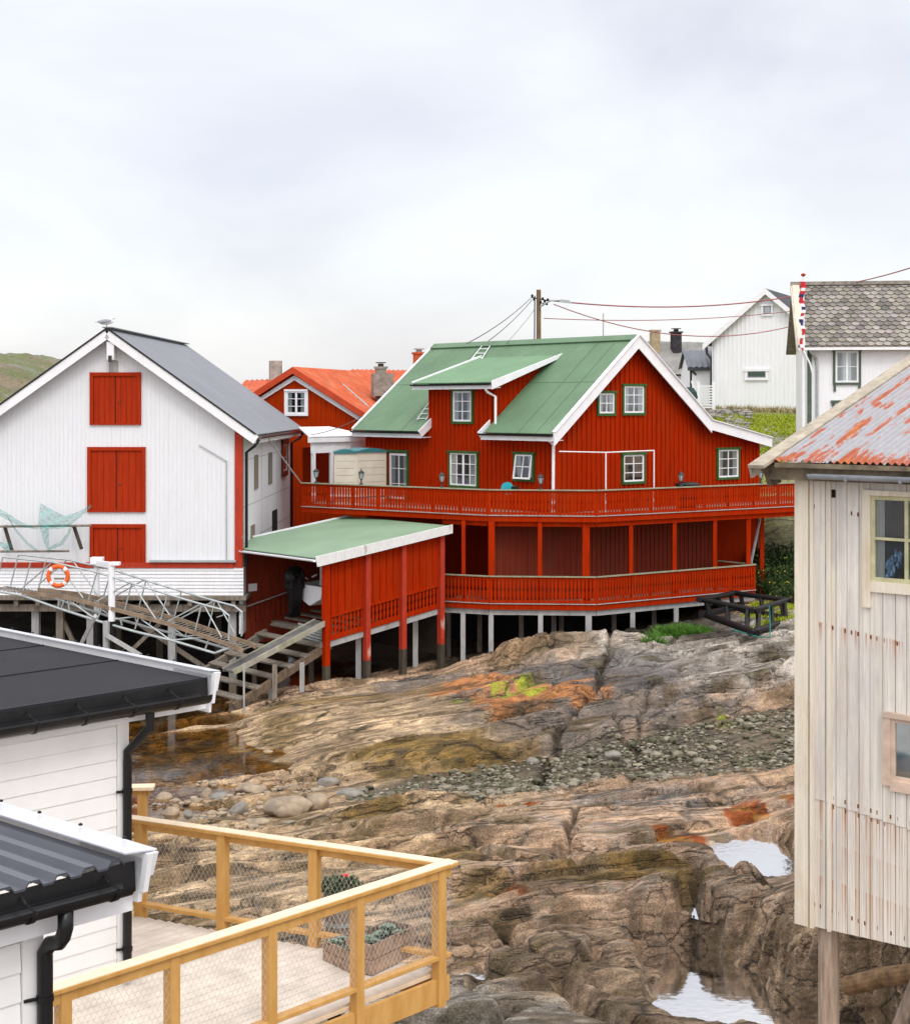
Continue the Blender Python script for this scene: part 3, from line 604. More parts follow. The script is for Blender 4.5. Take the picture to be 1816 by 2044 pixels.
for k in range(8):
    z0 = zb+k*(zskirt-zb)/8; zz = z0+(zskirt-zb)/8-.01; m.hexa([WF.p(-Wd, z0, 0), WF.p(.02, z0, 0), WF.p(.02, z0, .055), WF.p(-Wd, z0, .055), WF.p(-Wd, zz, 0), WF.p(.02, zz, 0), WF.p(.02, zz, .03), WF.p(-Wd, zz, .03)])
m.build('skirt_boards', M_white, bar)
MB().wbox(WF, -Wd, -.27, zskirt-.02, zskirt+.14, .0, .085).build('red_drip_board', M_redworn, bar)
MB().wbox(WF, -.25, -.0, zb+.85, top(0)-.1, 0, .06).build('corner_board', M_redworn, bar)
for i, h in enumerate((h1, h2, h3)):
    m = MB(); t = .11; m.wbox(WF, h[0], h[0]+t, h[2], h[3], 0, .08).wbox(WF, h[1]-t, h[1], h[2], h[3], 0, .08).wbox(WF, h[0]+t, h[1]-t, h[3]-t, h[3], .001, .078)
    m.wbox(WF, h[0]+t, h[1]-t, h[2], h[2]+.05, .001, .078)
    fr = m.build('loading_hatch', M_redhatch, bar)
    MB().wbox(WF, h[0]+t, h[1]-t, h[2]+.05, h[3]-t, .001, .012).build('hatch_backing', M_redhatch, fr)
    m = MB(); nb = 8
    for k in range(nb):
        x0 = h[0]+t+(h[1]-h[0]-2*t)*k/nb; x1 = h[0]+t+(h[1]-h[0]-2*t)*(k+1)/nb; m.wbox(WF, x0+.004, x1-(.012 if k != 3 else .03), h[2]+.05, h[3]-t, .002, .022+.006*(k % 2))
    m.build('hatch_boards', M_redhatch, fr)
    xc = h[0]+t+(h[1]-h[0]-2*t)*.5; MB().wbox(WF, xc-.009, xc+.009, h[2]+.06, h[3]-t-.01, .025, .033).build('door_gap', M_dark, fr)
    m = MB(); zq_ = h[2]+(h[3]-h[2])*.42; m.wbox(WF, xc+.06, xc+.16, zq_, zq_+.02, .03, .045); m.build('latch', M_darktimber, fr)
# side wall
zet = ze+.12
m = MB(); m.wbox(WS, .0, Lb-.1, zb-1.2, zet, -.12, 0); m.build('side_wall', M_whitebarn, bar)
m = MB()
for zz in (Zat(1005, 50), Zat(1075, 50), Zat(915, 50)): m.wbox(WS, .05, Lb-.15, zz, zz+.012, 0, .008)
for aa in (4.2, 8.3): m.wbox(WS, aa, aa+.015, zb, zet-.05, 0, .007)
m.build('panel_joint', M_concrete, bar)
for r_ in ((507, 908, 514, 976), (535, 903, 542, 966)): MB().wbox(WS, *WS.rect(*r_), 0, .03).build('boarded_window', M_timber, bar)
MB().wbox(WS, *WS.rect(500, 1048, 507, 1080), 0, .03).build('boarded_window', M_timber, bar)
b = WS.rect(561, 877, 572, 950); window(WS, bar, b, M_browngut, M_trim, 1, 2, tw=.2, hood=False, curtain=False)
MB().wbox(WS, *WS.rect(543, 1018, 552, 1066), 0, .03).build('boarded_window', M_dark, bar)
# roof
o_f, o_b = .42, .25
for sgn in (1, -1):
    m = MB(); ae = ridge_a+sgn*(half+.46)
    def rp(q, d): return v3(WF.p(q, 0, -d), zr-slope*abs(q-ridge_a))
    p00, p10 = rp(ridge_a, -o_f), rp(ridge_a, Lb+o_b); p01, p11 = rp(ae, -o_f), rp(ae, Lb+o_b)
    corrugated(m, p00, p10, p01, p11, 62, .022, trap=True, th=.03); m.build('roof', M_greyroof, bar, fix=False)
    m = MB(); dz = Vector((0, 0, -.16)); m.beam(p00+dz+v3(n, 0)*.0, p01+dz, .05, .27, up=(0, 0, 1)); m.build('verge_board', M_trim, bar)
    m = MB(); m.beam(p00+Vector((0, 0, .02))+v3(n, 0)*.01, p01+Vector((0, 0, .02))+v3(n, 0)*.01, .09, .05); m.build('verge_flashing', M_blackmetal, bar)
    if sgn == 1:
        m = MB(); e0 = p01+Vector((.04, .5, -.05)); e1 = p11+Vector((.04, 0, -.05)); gutter(m, e0, e1, .09); m.build('gutter', M_browngut, bar)
        m = MB(); m.beam(p01+Vector((-.06, .3, -.17)), p11+Vector((-.06, 0, -.17)), .04, .2); m.build('eave_board', M_trim, bar)
        m = MB(); q0 = e0+Vector((0, -.1, -.1)); m.tube([q0, q0+Vector((-.12, -.1, -.2)), v3(WS.p(.12, 0, .09), ze-.55), v3(WS.p(.12, 0, .09), zb+.9)], .05); m.build('downpipe', M_black, bar)
        m = MB(); q0 = e1+Vector((0, -.2, -.08)); m.tube([q0, q0+Vector((-.15, 0, -.25)), v3(WS.p(Lb-.3, 0, .09), ze-.55), v3(WS.p(Lb-.3, 0, .09), zb)], .05); m.build('downpipe', M_black, bar)
m = MB(); m.beam(rp(ridge_a, -o_f)+Vector((0, 0, .05)), rp(ridge_a, Lb+o_b)+Vector((0, 0, .05)), .3, .03); m.build('ridge_cap', M_greyroof, bar)
# soffit/hoist hood
hx = WF.hit(226, 700)[0]; zh = Zat(682, 47.6)
m = MB(); m.wbox(WF, hx-.11, hx+.11, zh-.55, zh, .0, .4); m.build('hoist_beam', M_white, bar); 
MB().wbox(WF, hx-.05, hx+.05, zh-.62, zh-.42, .401, .45).build('hoist_hook', M_darktimber, bar)
MB().wbox(WF, hx-.13, hx+.16, zh-.95, zh-.57, .0, .02).build('worn_patch', M_pale, bar)
MB().wbox(WF, -.52, -.49, zb+1.0, Zat(920, 48), .015, .05).build('conduit', M_galv, bar)
m = MB(); m.tube([WF.p(-.5, Zat(920, 48), .05), WF.p(-1.35, Zat(888, 48), .05)], .015); m.build('conduit', M_galv, bar)
m = MB(); m.wbox(WF, WF.hit(300, 1135)[0], -.2, zskirt+.16, zskirt+.22, .03, .16); m.build('shelf_rail', M_galv, bar)
# deck beams and stilts
m = MB(); m.wbox(WF, -Wd-1, .15, zb-.12, zb-.0, -1.4, .35); m.build('quay_deck', M_timber, bar)
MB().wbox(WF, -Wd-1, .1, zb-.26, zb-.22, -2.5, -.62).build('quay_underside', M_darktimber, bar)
m = MB(); m.wbox(WF, -Wd-1, .1, zb-.5, zb-.28, -.1, .12)
for k in range(14): m.wbox(WF, -Wd-.8+k*.67, -Wd-.68+k*.67, zb-.30, zb-.13, -.6, .3)
m.build('quay_beam', M_timber, bar)
for px in (68, 117, 178, 341, 463):
    aa = WF.hit(px, 1250)[0]; MB().wbox(WF, aa-.11, aa+.11, -1.2, zb-.28, -.35, -.1).build('stilt', M_pale if px != 117 else M_timber, bar)
for px in (100, 215, 300, 420):
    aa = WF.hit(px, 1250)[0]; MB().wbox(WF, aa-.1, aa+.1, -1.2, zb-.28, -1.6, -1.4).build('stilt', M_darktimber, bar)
for (x0, y0, x1, y1, d) in ((120, 1225, 150, 1290, -.3), (350, 1215, 250, 1310, -.45), (270, 1240, 420, 1340, -.5)):
    A = WF.hit(x0, y0, d); B = WF.hit(x1, y1, d); m = MB(); m.beam(WF.p(A[0], A[1], d), WF.p(B[0], B[1], d), .12, .16, up=(0, 1, 0)); m.build('brace', M_timber, bar)
MB().wbox(WF, -Wd-.5, 0, -1.5, zb-.3, -2.6, -2.4).build('foundation_wall', mat('shaded_stone_wall', (.014, .011, .009), .9, .4, 1.2, (1, 1, 3), bump=.8), bar)  # stone blackened so the shade under the warehouse sits in its colour
MB().wbox(WS, 4.0, Lb-.2, -1.5, zb-1.0, -.2, -.05).build('foundation_wall', MATS['shaded_stone_wall'], bar)
# long pale pole propped against the eave
m = MB(); A = WS.hit(530, 868, .35); B = P(600, 963, 53.5); m.tube([WS.p(A[0], A[1], .35), B], .025); tag(m.build('prop_pole', M_pale), 'thin pale pole leaning from the warehouse eave to the corner of the upper balcony', 'pole')
# gull on ridge
gl = WF.p(ridge_a-.05, zr+.05, .25); 
m = MB(); gw = mat('gull_white', (.75, .76, .78), .8, .05, 5); gg = mat('gull_grey_wing', (.36, .39, .42), .8, .1, 5)
def ell(mb, c, sx, sy, sz, n=14, m_=9, pitch=0):
    vs = []; k0 = len(mb.v)
    t = MB().lathe((0, 0, 0), [(max(.02, math.sin(math.pi*i/m_)), -math.cos(math.pi*i/m_)) for i in range(m_+1)], n)
    cp, sp = math.cos(pitch), math.sin(pitch)
    for x, y, z in t.v:
        X, Y_, Z = z*sx, y*sy, x*sz; vs.append((c[0]+X*cp-Z*sp, c[1]+Y_, c[2]+X*sp+Z*cp))
    mb.add(vs, t.f)
gull = thing('seagull', gl, 'white and grey seagull standing on the ridge of the white warehouse', 'seagull')
gz = gl.z+.17
ell(m, (gl.x, gl.y, gz), .22, .085, .085, pitch=.12); ell(m, (gl.x+.17, gl.y, gz+.12), .062, .05, .052); m.tube([(gl.x+.13, gl.y, gz+.03), (gl.x+.165, gl.y, gz+.11)], .055)
body = m.build('body', gw, gull, smooth=True)
m = MB(); ell(m, (gl.x-.06, gl.y-.07, gz+.02), .22, .03, .065, pitch=.1); ell(m, (gl.x-.06, gl.y+.07, gz+.02), .22, .03, .065, pitch=.1); m.build('wing', gg, gull, smooth=True)
m = MB(); m.add([(gl.x-.18, gl.y-.04, gz-.01), (gl.x-.18, gl.y+.04, gz-.01), (gl.x-.36, gl.y+.03, gz-.01), (gl.x-.36, gl.y-.03, gz-.01), (gl.x-.2, gl.y-.03, gz+.02), (gl.x-.2, gl.y+.03, gz+.02), (gl.x-.36, gl.y+.02, gz+.005), (gl.x-.36, gl.y-.02, gz+.005)], [(0, 1, 2, 3), (4, 7, 6, 5), (0, 3, 7, 4), (1, 5, 6, 2), (2, 6, 7, 3), (0, 4, 5, 1)]); m.build('tail', gg, gull)
m = MB(); m.tube([(gl.x+.22, gl.y, gz+.12), (gl.x+.28, gl.y, gz+.105)], .014, r2=.005); m.build('beak', mat('beak_yellow', (.6, .4, .05)), gull)
for dy in (-.03, .03):
    m = MB(); m.tube([(gl.x+.01, gl.y+dy, gl.z-.03), (gl.x, gl.y+dy, gz-.06)], .009, 6); m.build('leg', mat('bird_leg', (.5, .35, .25)), gull)
# net with poles
nd = .55
def wf(px, py, d=nd): A = WF.hit(px, py, d); return WF.p(A[0], A[1], d)
rk = thing('drying_rack', wf(80, 1190), 'rough wooden pole rack fixed low on the white warehouse wall under the green net', 'rack')
for q in ((0, 1051, 182, 1049), (-20, 1101, 138, 1100)):
    m = MB(); m.tube([wf(*q[:2]), wf(*q[2:])], .04, 6); m.build('pole', M_timber, rk)
for q in ((9, 1050, 24, 1100), (147, 1049, 163, 1096)):
    m = MB(); m.beam(wf(*q[:2], d=.35), wf(*q[2:], d=.5), .07, .09); m.build('strut', M_darktimber, rk)
m = MB(); m.tube([WF.p(WF.hit(12, 1050)[0], Zat(1050, 48), 0), wf(12, 1050)], .04, 6); m.tube([WF.p(WF.hit(150, 1050)[0], Zat(1050, 48), 0), wf(150, 1050)], .04, 6); m.build('bracket', M_timber, rk)
def net_mat():
    m = bpy.data.materials.new('fishing_net_twine'); m.use_nodes = True; nt = m.node_tree; nt.nodes.clear(); o = N(nt, 'ShaderNodeOutputMaterial'); t = N(nt, 'ShaderNodeBsdfTransparent'); d = N(nt, 'ShaderNodeBsdfDiffuse'); d.inputs[0].default_value = (.06, .38, .34, 1)
    mx = N(nt, 'ShaderNodeMixShader'); tc = N(nt, 'ShaderNodeTexCoord'); nz = N(nt, 'ShaderNodeTexNoise'); nz.inputs['Scale'].default_value = 45; nz.inputs['Detail'].default_value = 3
    nt.links.new(tc.outputs['Object'], nz.inputs[0]); mr = N(nt, 'ShaderNodeMapRange'); mr.inputs[1].default_value = .42; mr.inputs[2].default_value = .58; mr.inputs[3].default_value = .22; mr.inputs[4].default_value = .58
    nt.links.new(nz.outputs[0], mr.inputs[0]); nt.links.new(mr.outputs[0], mx.inputs[0]); nt.links.new(t.outputs[0], mx.inputs[1]); nt.links.new(d.outputs[0], mx.inputs[2]); nt.links.new(mx.outputs[0], o.inputs[0]); return m
m = MB(); tw = MB()
def drape(c0, c1, nn=16, kk=5):
    """strip between two pixel polylines"""
    def samp(c, t):
        x = t*(len(c)-1); i = min(int(x), len(c)-2); f_ = x-i; return (c[i][0]*(1-f_)+c[i+1][0]*f_, c[i][1]*(1-f_)+c[i+1][1]*f_)
    base = len(m.v); vs = []
    for i in range(nn+1):
        A, B = samp(c0, i/nn), samp(c1, i/nn)
        for k in range(kk+1):
            f_ = k/kk; vs.append(wf(A[0]*(1-f_)+B[0]*f_, A[1]*(1-f_)+B[1]*f_, nd+.06+.05*math.sin(i*1.3+k*2)))
    m.add(vs, [(i*(kk+1)+k, i*(kk+1)+k+1, (i+1)*(kk+1)+k+1, (i+1)*(kk+1)+k) for i in range(nn) for k in range(kk)])
drape([(80, 1004), (95, 1012), (112, 1022), (128, 1029), (145, 1026), (165, 1017), (181, 1006)], [(76, 1050), (88, 1054), (108, 1056), (125, 1055), (145, 1045), (162, 1032), (183, 1012)])
drape([(-10, 1012), (12, 1022), (30, 1034), (52, 1047), (74, 1052)], [(-10, 1026), (8, 1034), (26, 1044), (48, 1053), (76, 1057)])
drape([(76, 1050), (82, 1062), (86, 1078), (94, 1098)], [(98, 1054), (98, 1068), (98, 1082), (98, 1108)])
drape([(145, 1048), (140, 1066), (125, 1088), (98, 1099)], [(140, 1050), (134, 1064), (120, 1082), (97, 1092)])
drape([(10, 1026), (30, 1060), (50, 1084), (70, 1100)], [(14, 1028), (36, 1060), (56, 1082), (76, 1098)])
drape([(-10, 1078), (8, 1084), (22, 1084)], [(-10, 1084), (8, 1096), (20, 1104)], 6, 3)
net = m.build('fishing_net', net_mat(), fix=False); tag(net, 'torn teal fishing net draped over the poles beside the red hatches', 'fishing net')
# ================================================================ GANGWAY
Yg0, Yg1 = 46.6, 43.6
def gp(px, py, off=0):
    t = (px+20)/505.; Y = Yg0+(Yg1-Yg0)*t+off; 
    # keep height measured on the near side
    Yn = Yg0+(Yg1-Yg0)*t; p = P(px, py, Yn); return Vector((p.x+off*.35, p.y+off, p.z))
gw_ = thing('metal_gangway', gp(480, 1297), 'long pale metal truss gangway sloping down from the warehouse quay to the boat slip', 'gangway')
Z7 = lambda x, y: (x*.2764, 1056.6+y*.2764)
topc = [Z7(20, 200), Z7(390, 240), Z7(700, 310), Z7(960, 393), Z7(1210, 470), Z7(1450, 540), Z7(1600, 580), Z7(1655, 625), Z7(1655, 700), Z7(1650, 800)]
deckc = [Z7(-60, 420), Z7(165, 455), Z7(480, 490), Z7(880, 590), Z7(1210, 680), Z7(1450, 762), Z7(1700, 850), Z7(1760, 880)]
botc = [Z7(-60, 440), Z7(165, 480), Z7(420, 570), Z7(700, 660), Z7(980, 740), Z7(1250, 805), Z7(1550, 895), Z7(1700, 845)]
def deck_y(x):
    for (x0, y0), (x1, y1) in zip(deckc, deckc[1:]):
        if x0 <= x <= x1: return y0+(y1-y0)*(x-x0)/(x1-x0)
    return deckc[-1][1]
for off in (0, .75):
    m = MB(); m.tube([gp(x, y, off) for x, y in topc], .03, 6)
    m.tube([gp(x, y, off) for x, y in botc], .038, 6); m.build('truss_chord', M_galv, gw_)
    m = MB()
    nodes = [(20, 200, -40, 430), (220, 240, 165, 455), (370, 243, 165, 420), (420, 250, 600, 495), (700, 310, 640, 510), (930, 390, 700, 520), (950, 395, 900, 585), (960, 400, 1130, 655), (1210, 470, 1160, 655), (1450, 540, 1205, 670), (1455, 545, 1410, 730), (1475, 550, 1600, 780), (1660, 690, 1650, 790)]
    for q in nodes: m.tube([gp(*Z7(*q[:2]), off), gp(*Z7(*q[2:]), off)], .022, 5)
    m.build('truss_web', M_galv, gw_)
    m = MB()
    low = [(430, 500, 420, 570), (470, 500, 440, 575), (490, 510, 500, 585), (500, 515, 700, 655), (740, 560, 700, 655), (830, 650, 980, 630), (870, 650, 880, 695), (1000, 640, 975, 720), (1020, 650, 1230, 800), (1260, 700, 1240, 800), (1250, 800, 1500, 780), (1510, 790, 1480, 870), (1550, 893, 1680, 840)]
    for q in low: m.tube([gp(*Z7(*q[:2]), off), gp(*Z7(*q[2:]), off)], .024, 5)
    m.build('truss_web', M_galv, gw_)
    m = MB()
    for (x0, y0), (x1, y1) in zip(deckc[1:], deckc[2:]): m.beam(gp(x0, y0, off-.03), gp(x1, y1, off-.03), .05, .11)
    m.build('side_board', mat('brown_side_board', (.26, .19, .13), .8, .2, 3), gw_)
m = MB()
for i in range(70):
    x = -15+ (485+15)*i/70; y = deck_y(x); A = gp(x, y+3, .03); B = gp(x, y+3, .72); m.beam(A, B, .05, .02)
m.build('walkway', M_timber, gw_)
# guide piles
pf = thing('mooring_frame', P(223, 1300, 45.2), 'pair of white steel guide piles with a crossbeam beside the middle of the gangway', 'mooring frame')
for px, Y, yt, yb in ((193, 46.4, 1117, 1226), (223, 45.2, 1122, 1240)):
    A = P(px, yt, Y); m = MB(); m.tube([A, (A.x, A.y, Zat(yb, Y))], .085 if px == 193 else .10, 10); m.build('pile', M_trim, pf)
    m = MB(); m.tube([(A.x, A.y, Zat(yb, Y)), (A.x, A.y, -.8)], .105, 10); m.build('pile_sleeve', M_black, pf)
A = P(193, 1124, 46.4); B = P(223, 1128, 45.2); m = MB(); m.beam(A, B, .12, .16); m.build('crossbeam', M_trim, pf)
m = MB(); m.box(P(194, 1119, 46.4), .36, .3, .2); m.box(P(230, 1125, 45.2), .28, .25, .09); m.build('cap', M_trim, pf)
for q in ((213, 1268, 280, 1308), (160, 1290, 190, 1230)):
    m = MB(); m.beam(P(q[0], q[1], 45), P(q[2], q[3], 44.4), .1, .14, up=(0, 1, 0)); m.build('brace', M_pale, pf)
m = MB(); A = P(212, 1240, 45.1); m.tube([A, (A.x, A.y, -.6)], .1, 8); m.build('pile', M_pale, pf)
# lifebuoy
lb = thing('lifebuoy', P(115, 1175, 45.4), 'orange and white lifebuoy hanging on the gangway railing', 'lifebuoy')
cb = P(116, 1150, 45.5)
def torus(mb, c, R_, r_, t0, t1, ns=10, m_=8):
    vs = []; 
    for i in range(ns+1):
        t = t0+(t1-t0)*i/ns
        for k in range(m_):
            u = 2*math.pi*k/m_; rr = R_+r_*math.cos(u); vs.append((c[0]+rr*math.cos(t), c[1]+r_*math.sin(u)*.7, c[2]+rr*math.sin(t)))
    mb.add(vs, [(i*m_+k, i*m_+(k+1) % m_, (i+1)*m_+(k+1) % m_, (i+1)*m_+k) for i in range(ns) for k in range(m_)])
ro = mat('lifebuoy_orange', (.80, .13, .02), .5, .08, 5)
m = MB(); torus(m, cb, .285, .065, 0, 2*math.pi, 36); ring = m.build('ring', ro, lb, smooth=True)
for k in range(4):
    m = MB(); t = math.pi/4+k*math.pi/2; torus(m, cb, .285, .068, t-.16, t+.16, 4); m.build('white_band', M_trim, ring, smooth=True)
m = MB(); m.box((cb.x+.02, cb.y+.05, cb.z-.08), .3, .03, .06); m.build('holder', M_timber, lb)
# ================================================================ MAIN RED HOUSE
WL = Wall(HCn, Ld, -Gd)       # long wall: a along Ld (to the left/back), outward towards the viewer's left
WG = Wall(HCn, Gd, -Ld)       # gable wall
zU0 = Zat(1043, 48.2); zUf = zU0+.16; zUr = Zat(979, 48.2)
zL0 = Zat(1219, 48.2); zLf = zL0+.16; zLr = Zat(1152, 48.2)
Vov = .38
apex_a, zap = WG.hit(1273, 671, Vov); kink_a, zk = WG.hit(1419, 841, Vov); end_a, zend = WG.hit(1539, 876, Vov)
ea, zea = WG.hit(1104, 866, Vov)                                   # left eave end
lw = WL.hit(732, 900)[0]; rgt = WG.hit(1513, 920)[0]
rf_l, _ = WL.hit(708, 864, .35); slL = (zap-zea)/(apex_a-ea); slR = (zap-zk)/(kink_a-apex_a); slK = (zk-zend)/(end_a-kink_a)
def roofz(a):
    if a < apex_a: return zap-slL*(apex_a-a)
    if a < kink_a: return zap-slR*(a-apex_a)
    return zk-slK*(a-kink_a)
hs = thing('red_house', v3(HCn, 0.6), 'big red board house with green metal roof, green trimmed windows and two long verandas', 'house')
def hp(u, v, z): q = HCn+Gd*u+Ld*v; return Vector((q.x, q.y, z))
# walls
z_lo = zL0-.1
holes_l = []; win_l = []
dr = WL.rect(770, 898, 817, 1040); dr = (dr[0], dr[1], zUf, dr[3]); w1 = WL.rect(897, 900, 956, 974); w2 = WL.rect(1027, 902, 1068, 961); w3 = WL.rect(903, 776, 946, 846)
dm0 = WL.hit(984, 820)[0]; dm1 = WL.hit(856, 820)[0]; zdt = WL.hit(920, 770)[1]
topL = lambda q: (zdt-.02 if dm0 <= q <= dm1 else roofz(0)-.12)
m = MB(); ztop = roofz(0)-.1
wallpoly(m, WL, [(0, z_lo), (lw, z_lo), (lw, ztop), (dm1, ztop), (dm1, zdt), (dm0, zdt), (dm0, ztop), (0, ztop)], -.14, 0); m.build('long_wall', M_red, hs)
m = MB(); battens(m, WL, .06, lw, zUf, topL, .215, .06, 0, .042, [dr, w1, w2, w3]); m.build('wall_battens', M_red, hs)
g1 = WG.rect(1190, 780, 1227, 830); g2 = WG.rect(1240, 766, 1286, 829); g3 = WG.rect(1239, 903, 1286, 966); g4 = WG.rect(1429, 893, 1474, 957)
topG = lambda q: roofz(q)-.1
m = MB(); wallpoly(m, WG, [(0.0, z_lo), (rgt, z_lo), (rgt, topG(rgt)), (kink_a, topG(kink_a)), (apex_a, topG(apex_a)), (0.0, topG(0))], -.14, 0); m.build('gable_wall', M_red, hs)
m = MB(); battens(m, WG, .09, rgt-.05, zUf, topG, .225, .06, 0, .042, [g1, g2, g3, g4]); m.build('wall_battens', M_red, hs)
m = MB(); m.wbox(WG, rgt-.12, rgt+.02, zUf, topG(rgt)-.1, .0, .05); m.wbox(WG, -.045, .08, zUf, topG(0)-.05, .0, .045); m.wbox(WL, -.0, .09, zUf, topG(0)-.05, .0, .045); m.build('corner_board', M_red, hs)
# far walls so that the house is closed
m = MB(); m.prism([hp(rgt, 0, z_lo), hp(rgt, lw, z_lo), hp(rgt, lw, roofz(rgt)-.12), hp(rgt, 0, roofz(rgt)-.12)], v3(-Gd*.12, 0))
m.prism([hp(0.02, lw-.1, z_lo), hp(rgt, lw-.1, z_lo), hp(rgt, lw-.1, topG(rgt)), hp(kink_a, lw-.1, topG(kink_a)), hp(apex_a, lw-.1, topG(apex_a)), hp(0.02, lw-.1, topG(0))], v3(Ld*.1, 0)); m.build('back_wall', M_red, hs)
MBf = mat('shade_black_foundation', (.012, .010, .009), .9, .3, 2)  # near-black colour stands in for the shade under the decks
m = MB(); m.prism([hp(.1, .1, -.8), hp(.1, lw+1, -.8), hp(.1, lw+1, z_lo), hp(.1, .1, z_lo)], v3(Gd*.1, 0)); m.prism([hp(.1, .1, -.8), hp(rgt, .1, -.8), hp(rgt, .1, z_lo), hp(.1, .1, z_lo)], v3(Ld*.1, 0)); m.build('under_deck_shade_sheets', MBf, hs)
# windows
window(WL, hs, dr, M_greentrim, M_trim, 2, 3, tw=.10, inner=(dr[0]+.03, dr[1]-.28, dr[2]+.1, dr[3]-.12), fw=.08, name='balcony_door')
window(WL, hs, w1, M_greentrim, M_trim, 4, 3, tw=.085, fw=.05, split=True, bar=.02)
window(WL, hs, w2, M_greentrim, M_trim, 2, 2, tw=.085, fw=.06, tilt=.16)
window(WL, hs, w3, M_greentrim, M_trim, 2, 3, tw=.085, fw=.06)
for g, r_, c_ in ((g1, 2, 2), (g2, 3, 2), (g3, 3, 2), (g4, 3, 2)): window(WG, hs, g, M_greentrim, M_trim, c_, r_, tw=.085, fw=.055, curtain=(g is not g3))
# roof: left slope in three pieces around the dormer
v0, v1 = -Vov, rf_l; ue = ea; ud = 2.75
def sheet(name, u0, u1, va, vb, z0, z1, nw, mt, parent, amp=.012, th=.03, sub=None):
    m = MB(); corrugated(m, hp(u0, va, z0), hp(u0, vb, z0), hp(u1, va, z1), hp(u1, vb, z1), nw, amp, trap=True, th=th); return m.build(name, mt, parent, fix=False)
nz_ = lambda L: int(L/.13)
def laps(u0, u1, va, vb, zfn, parent, mt):
    m = MB(); n_ = max(1, int((vb-va)/1.05))
    for k in range(1, n_+1): vv = va+(vb-va)*k/(n_+1); m.beam(hp(u0, vv, zfn(u0)+.010), hp(u1, vv, zfn(u1)+.010), .018, .012)
    um = u0+(u1-u0)*.52; m.beam(hp(um, va, zfn(um)+.010), hp(um, vb, zfn(um)+.010), .02, .012); m.build('sheet_laps', mt, parent)
sheet('roof', ue, apex_a, v0, dm0-.03, roofz(ue), zap, nz_(dm0-v0), M_groof, hs)
sheet('roof', ue, apex_a, dm1+.03, v1, roofz(ue), zap, nz_(v1-dm1), M_groof, hs)
sheet('roof', ud, apex_a, dm0-.03, dm1+.03, roofz(ud), zap, nz_(dm1-dm0), M_groof, hs)
sheet('roof', apex_a, kink_a, v0, v1, zap, zk, nz_(v1-v0), M_groof, hs)
sheet('roof', kink_a, end_a, v0, v1, zk, zend, nz_(v1-v0), M_groof, hs)
m = MB(); m.beam(hp(apex_a-.12, v0, zap-.04), hp(apex_a-.12, v1, zap-.04), .28, .05, up=v3(Gd*-slL, 1)); m.beam(hp(apex_a+.12, v0, zap-.04), hp(apex_a+.12, v1, zap-.04), .28, .05, up=v3(Gd*slL, 1)); m.build('ridge_cap', M_groof, hs)
laps(ue, apex_a, v0, dm0-.05, roofz, hs, M_groof); laps(ue, apex_a, dm1+.05, v1, roofz, hs, M_groof)
# verge boards
fw_ = .33
def verge(pts, vv, name='verge_board', wd=.36, th=.045, mt=M_trim):
    m = MB()
    up = Vector((0, 0, 1)); low = []
    m.prism([hp(u, vv, z+.05) for u, z in pts]+[hp(u, vv, z-k) for (u, z), k in zip(reversed(pts), [wd]*len(pts))], v3(-Ld*th, 0)); return m.build(name, mt, hs)
k1 = .40
verge([(ue, zea), (apex_a, zap)], v0-.002, wd=k1); verge([(apex_a, zap), (kink_a, zk)], v0-.002, wd=k1); verge([(kink_a, zk), (end_a, zend)], v0-.002, wd=.30)
m = MB()
for p_, q_ in (((ue, zea), (apex_a, zap)), ((apex_a, zap), (kink_a, zk)), ((kink_a, zk), (end_a, zend))): m.beam(hp(p_[0], v0-.03, p_[1]+.06), hp(q_[0], v0-.03, q_[1]+.06), .16, .03)
m.beam(hp(ue, v1, zea+.05), hp(apex_a, v1, zap+.05), .10, .04); m.build('verge_flashing', M_trim, hs)
m = MB(); m.prism([hp(ue, v1, zea), hp(apex_a, v1, zap), hp(apex_a, v1, zap-.2), hp(ue, v1, zea-.2)], v3(Ld*.04, 0)); m.build('verge_board', M_trim, hs)
# eave gutters
for va, vb in ((v0+.02, dm0+.12), (dm1-.12, v1)):
    m = MB(); gutter(m, hp(ue-.06, va, zea-.03), hp(ue-.06, vb, zea-.03), .065); m.build('gutter', M_black, hs)
    m = MB(); m.prism([hp(ue+.02, va, zea-.06), hp(ue+.02, vb, zea-.06), hp(ue+.02, vb, zea-.24), hp(ue+.02, va, zea-.24)], v3(Gd*.03, 0))
    m.prism([hp(ue, va, zea-.22), hp(0, va, zea-.2), hp(0, vb, zea-.2), hp(ue, vb, zea-.22)], (0, 0, -.02)); m.build('eave_board', M_trim, hs)
for vv in (dm1-.12, dm0+.12):       # little return boards beside the dormer
    m = MB(); m.beam(hp(ue-.05, vv, zea-.1), hp(.35, vv, roofz(.35)-.1), .05, .26); m.build('return_board', M_trim, hs)
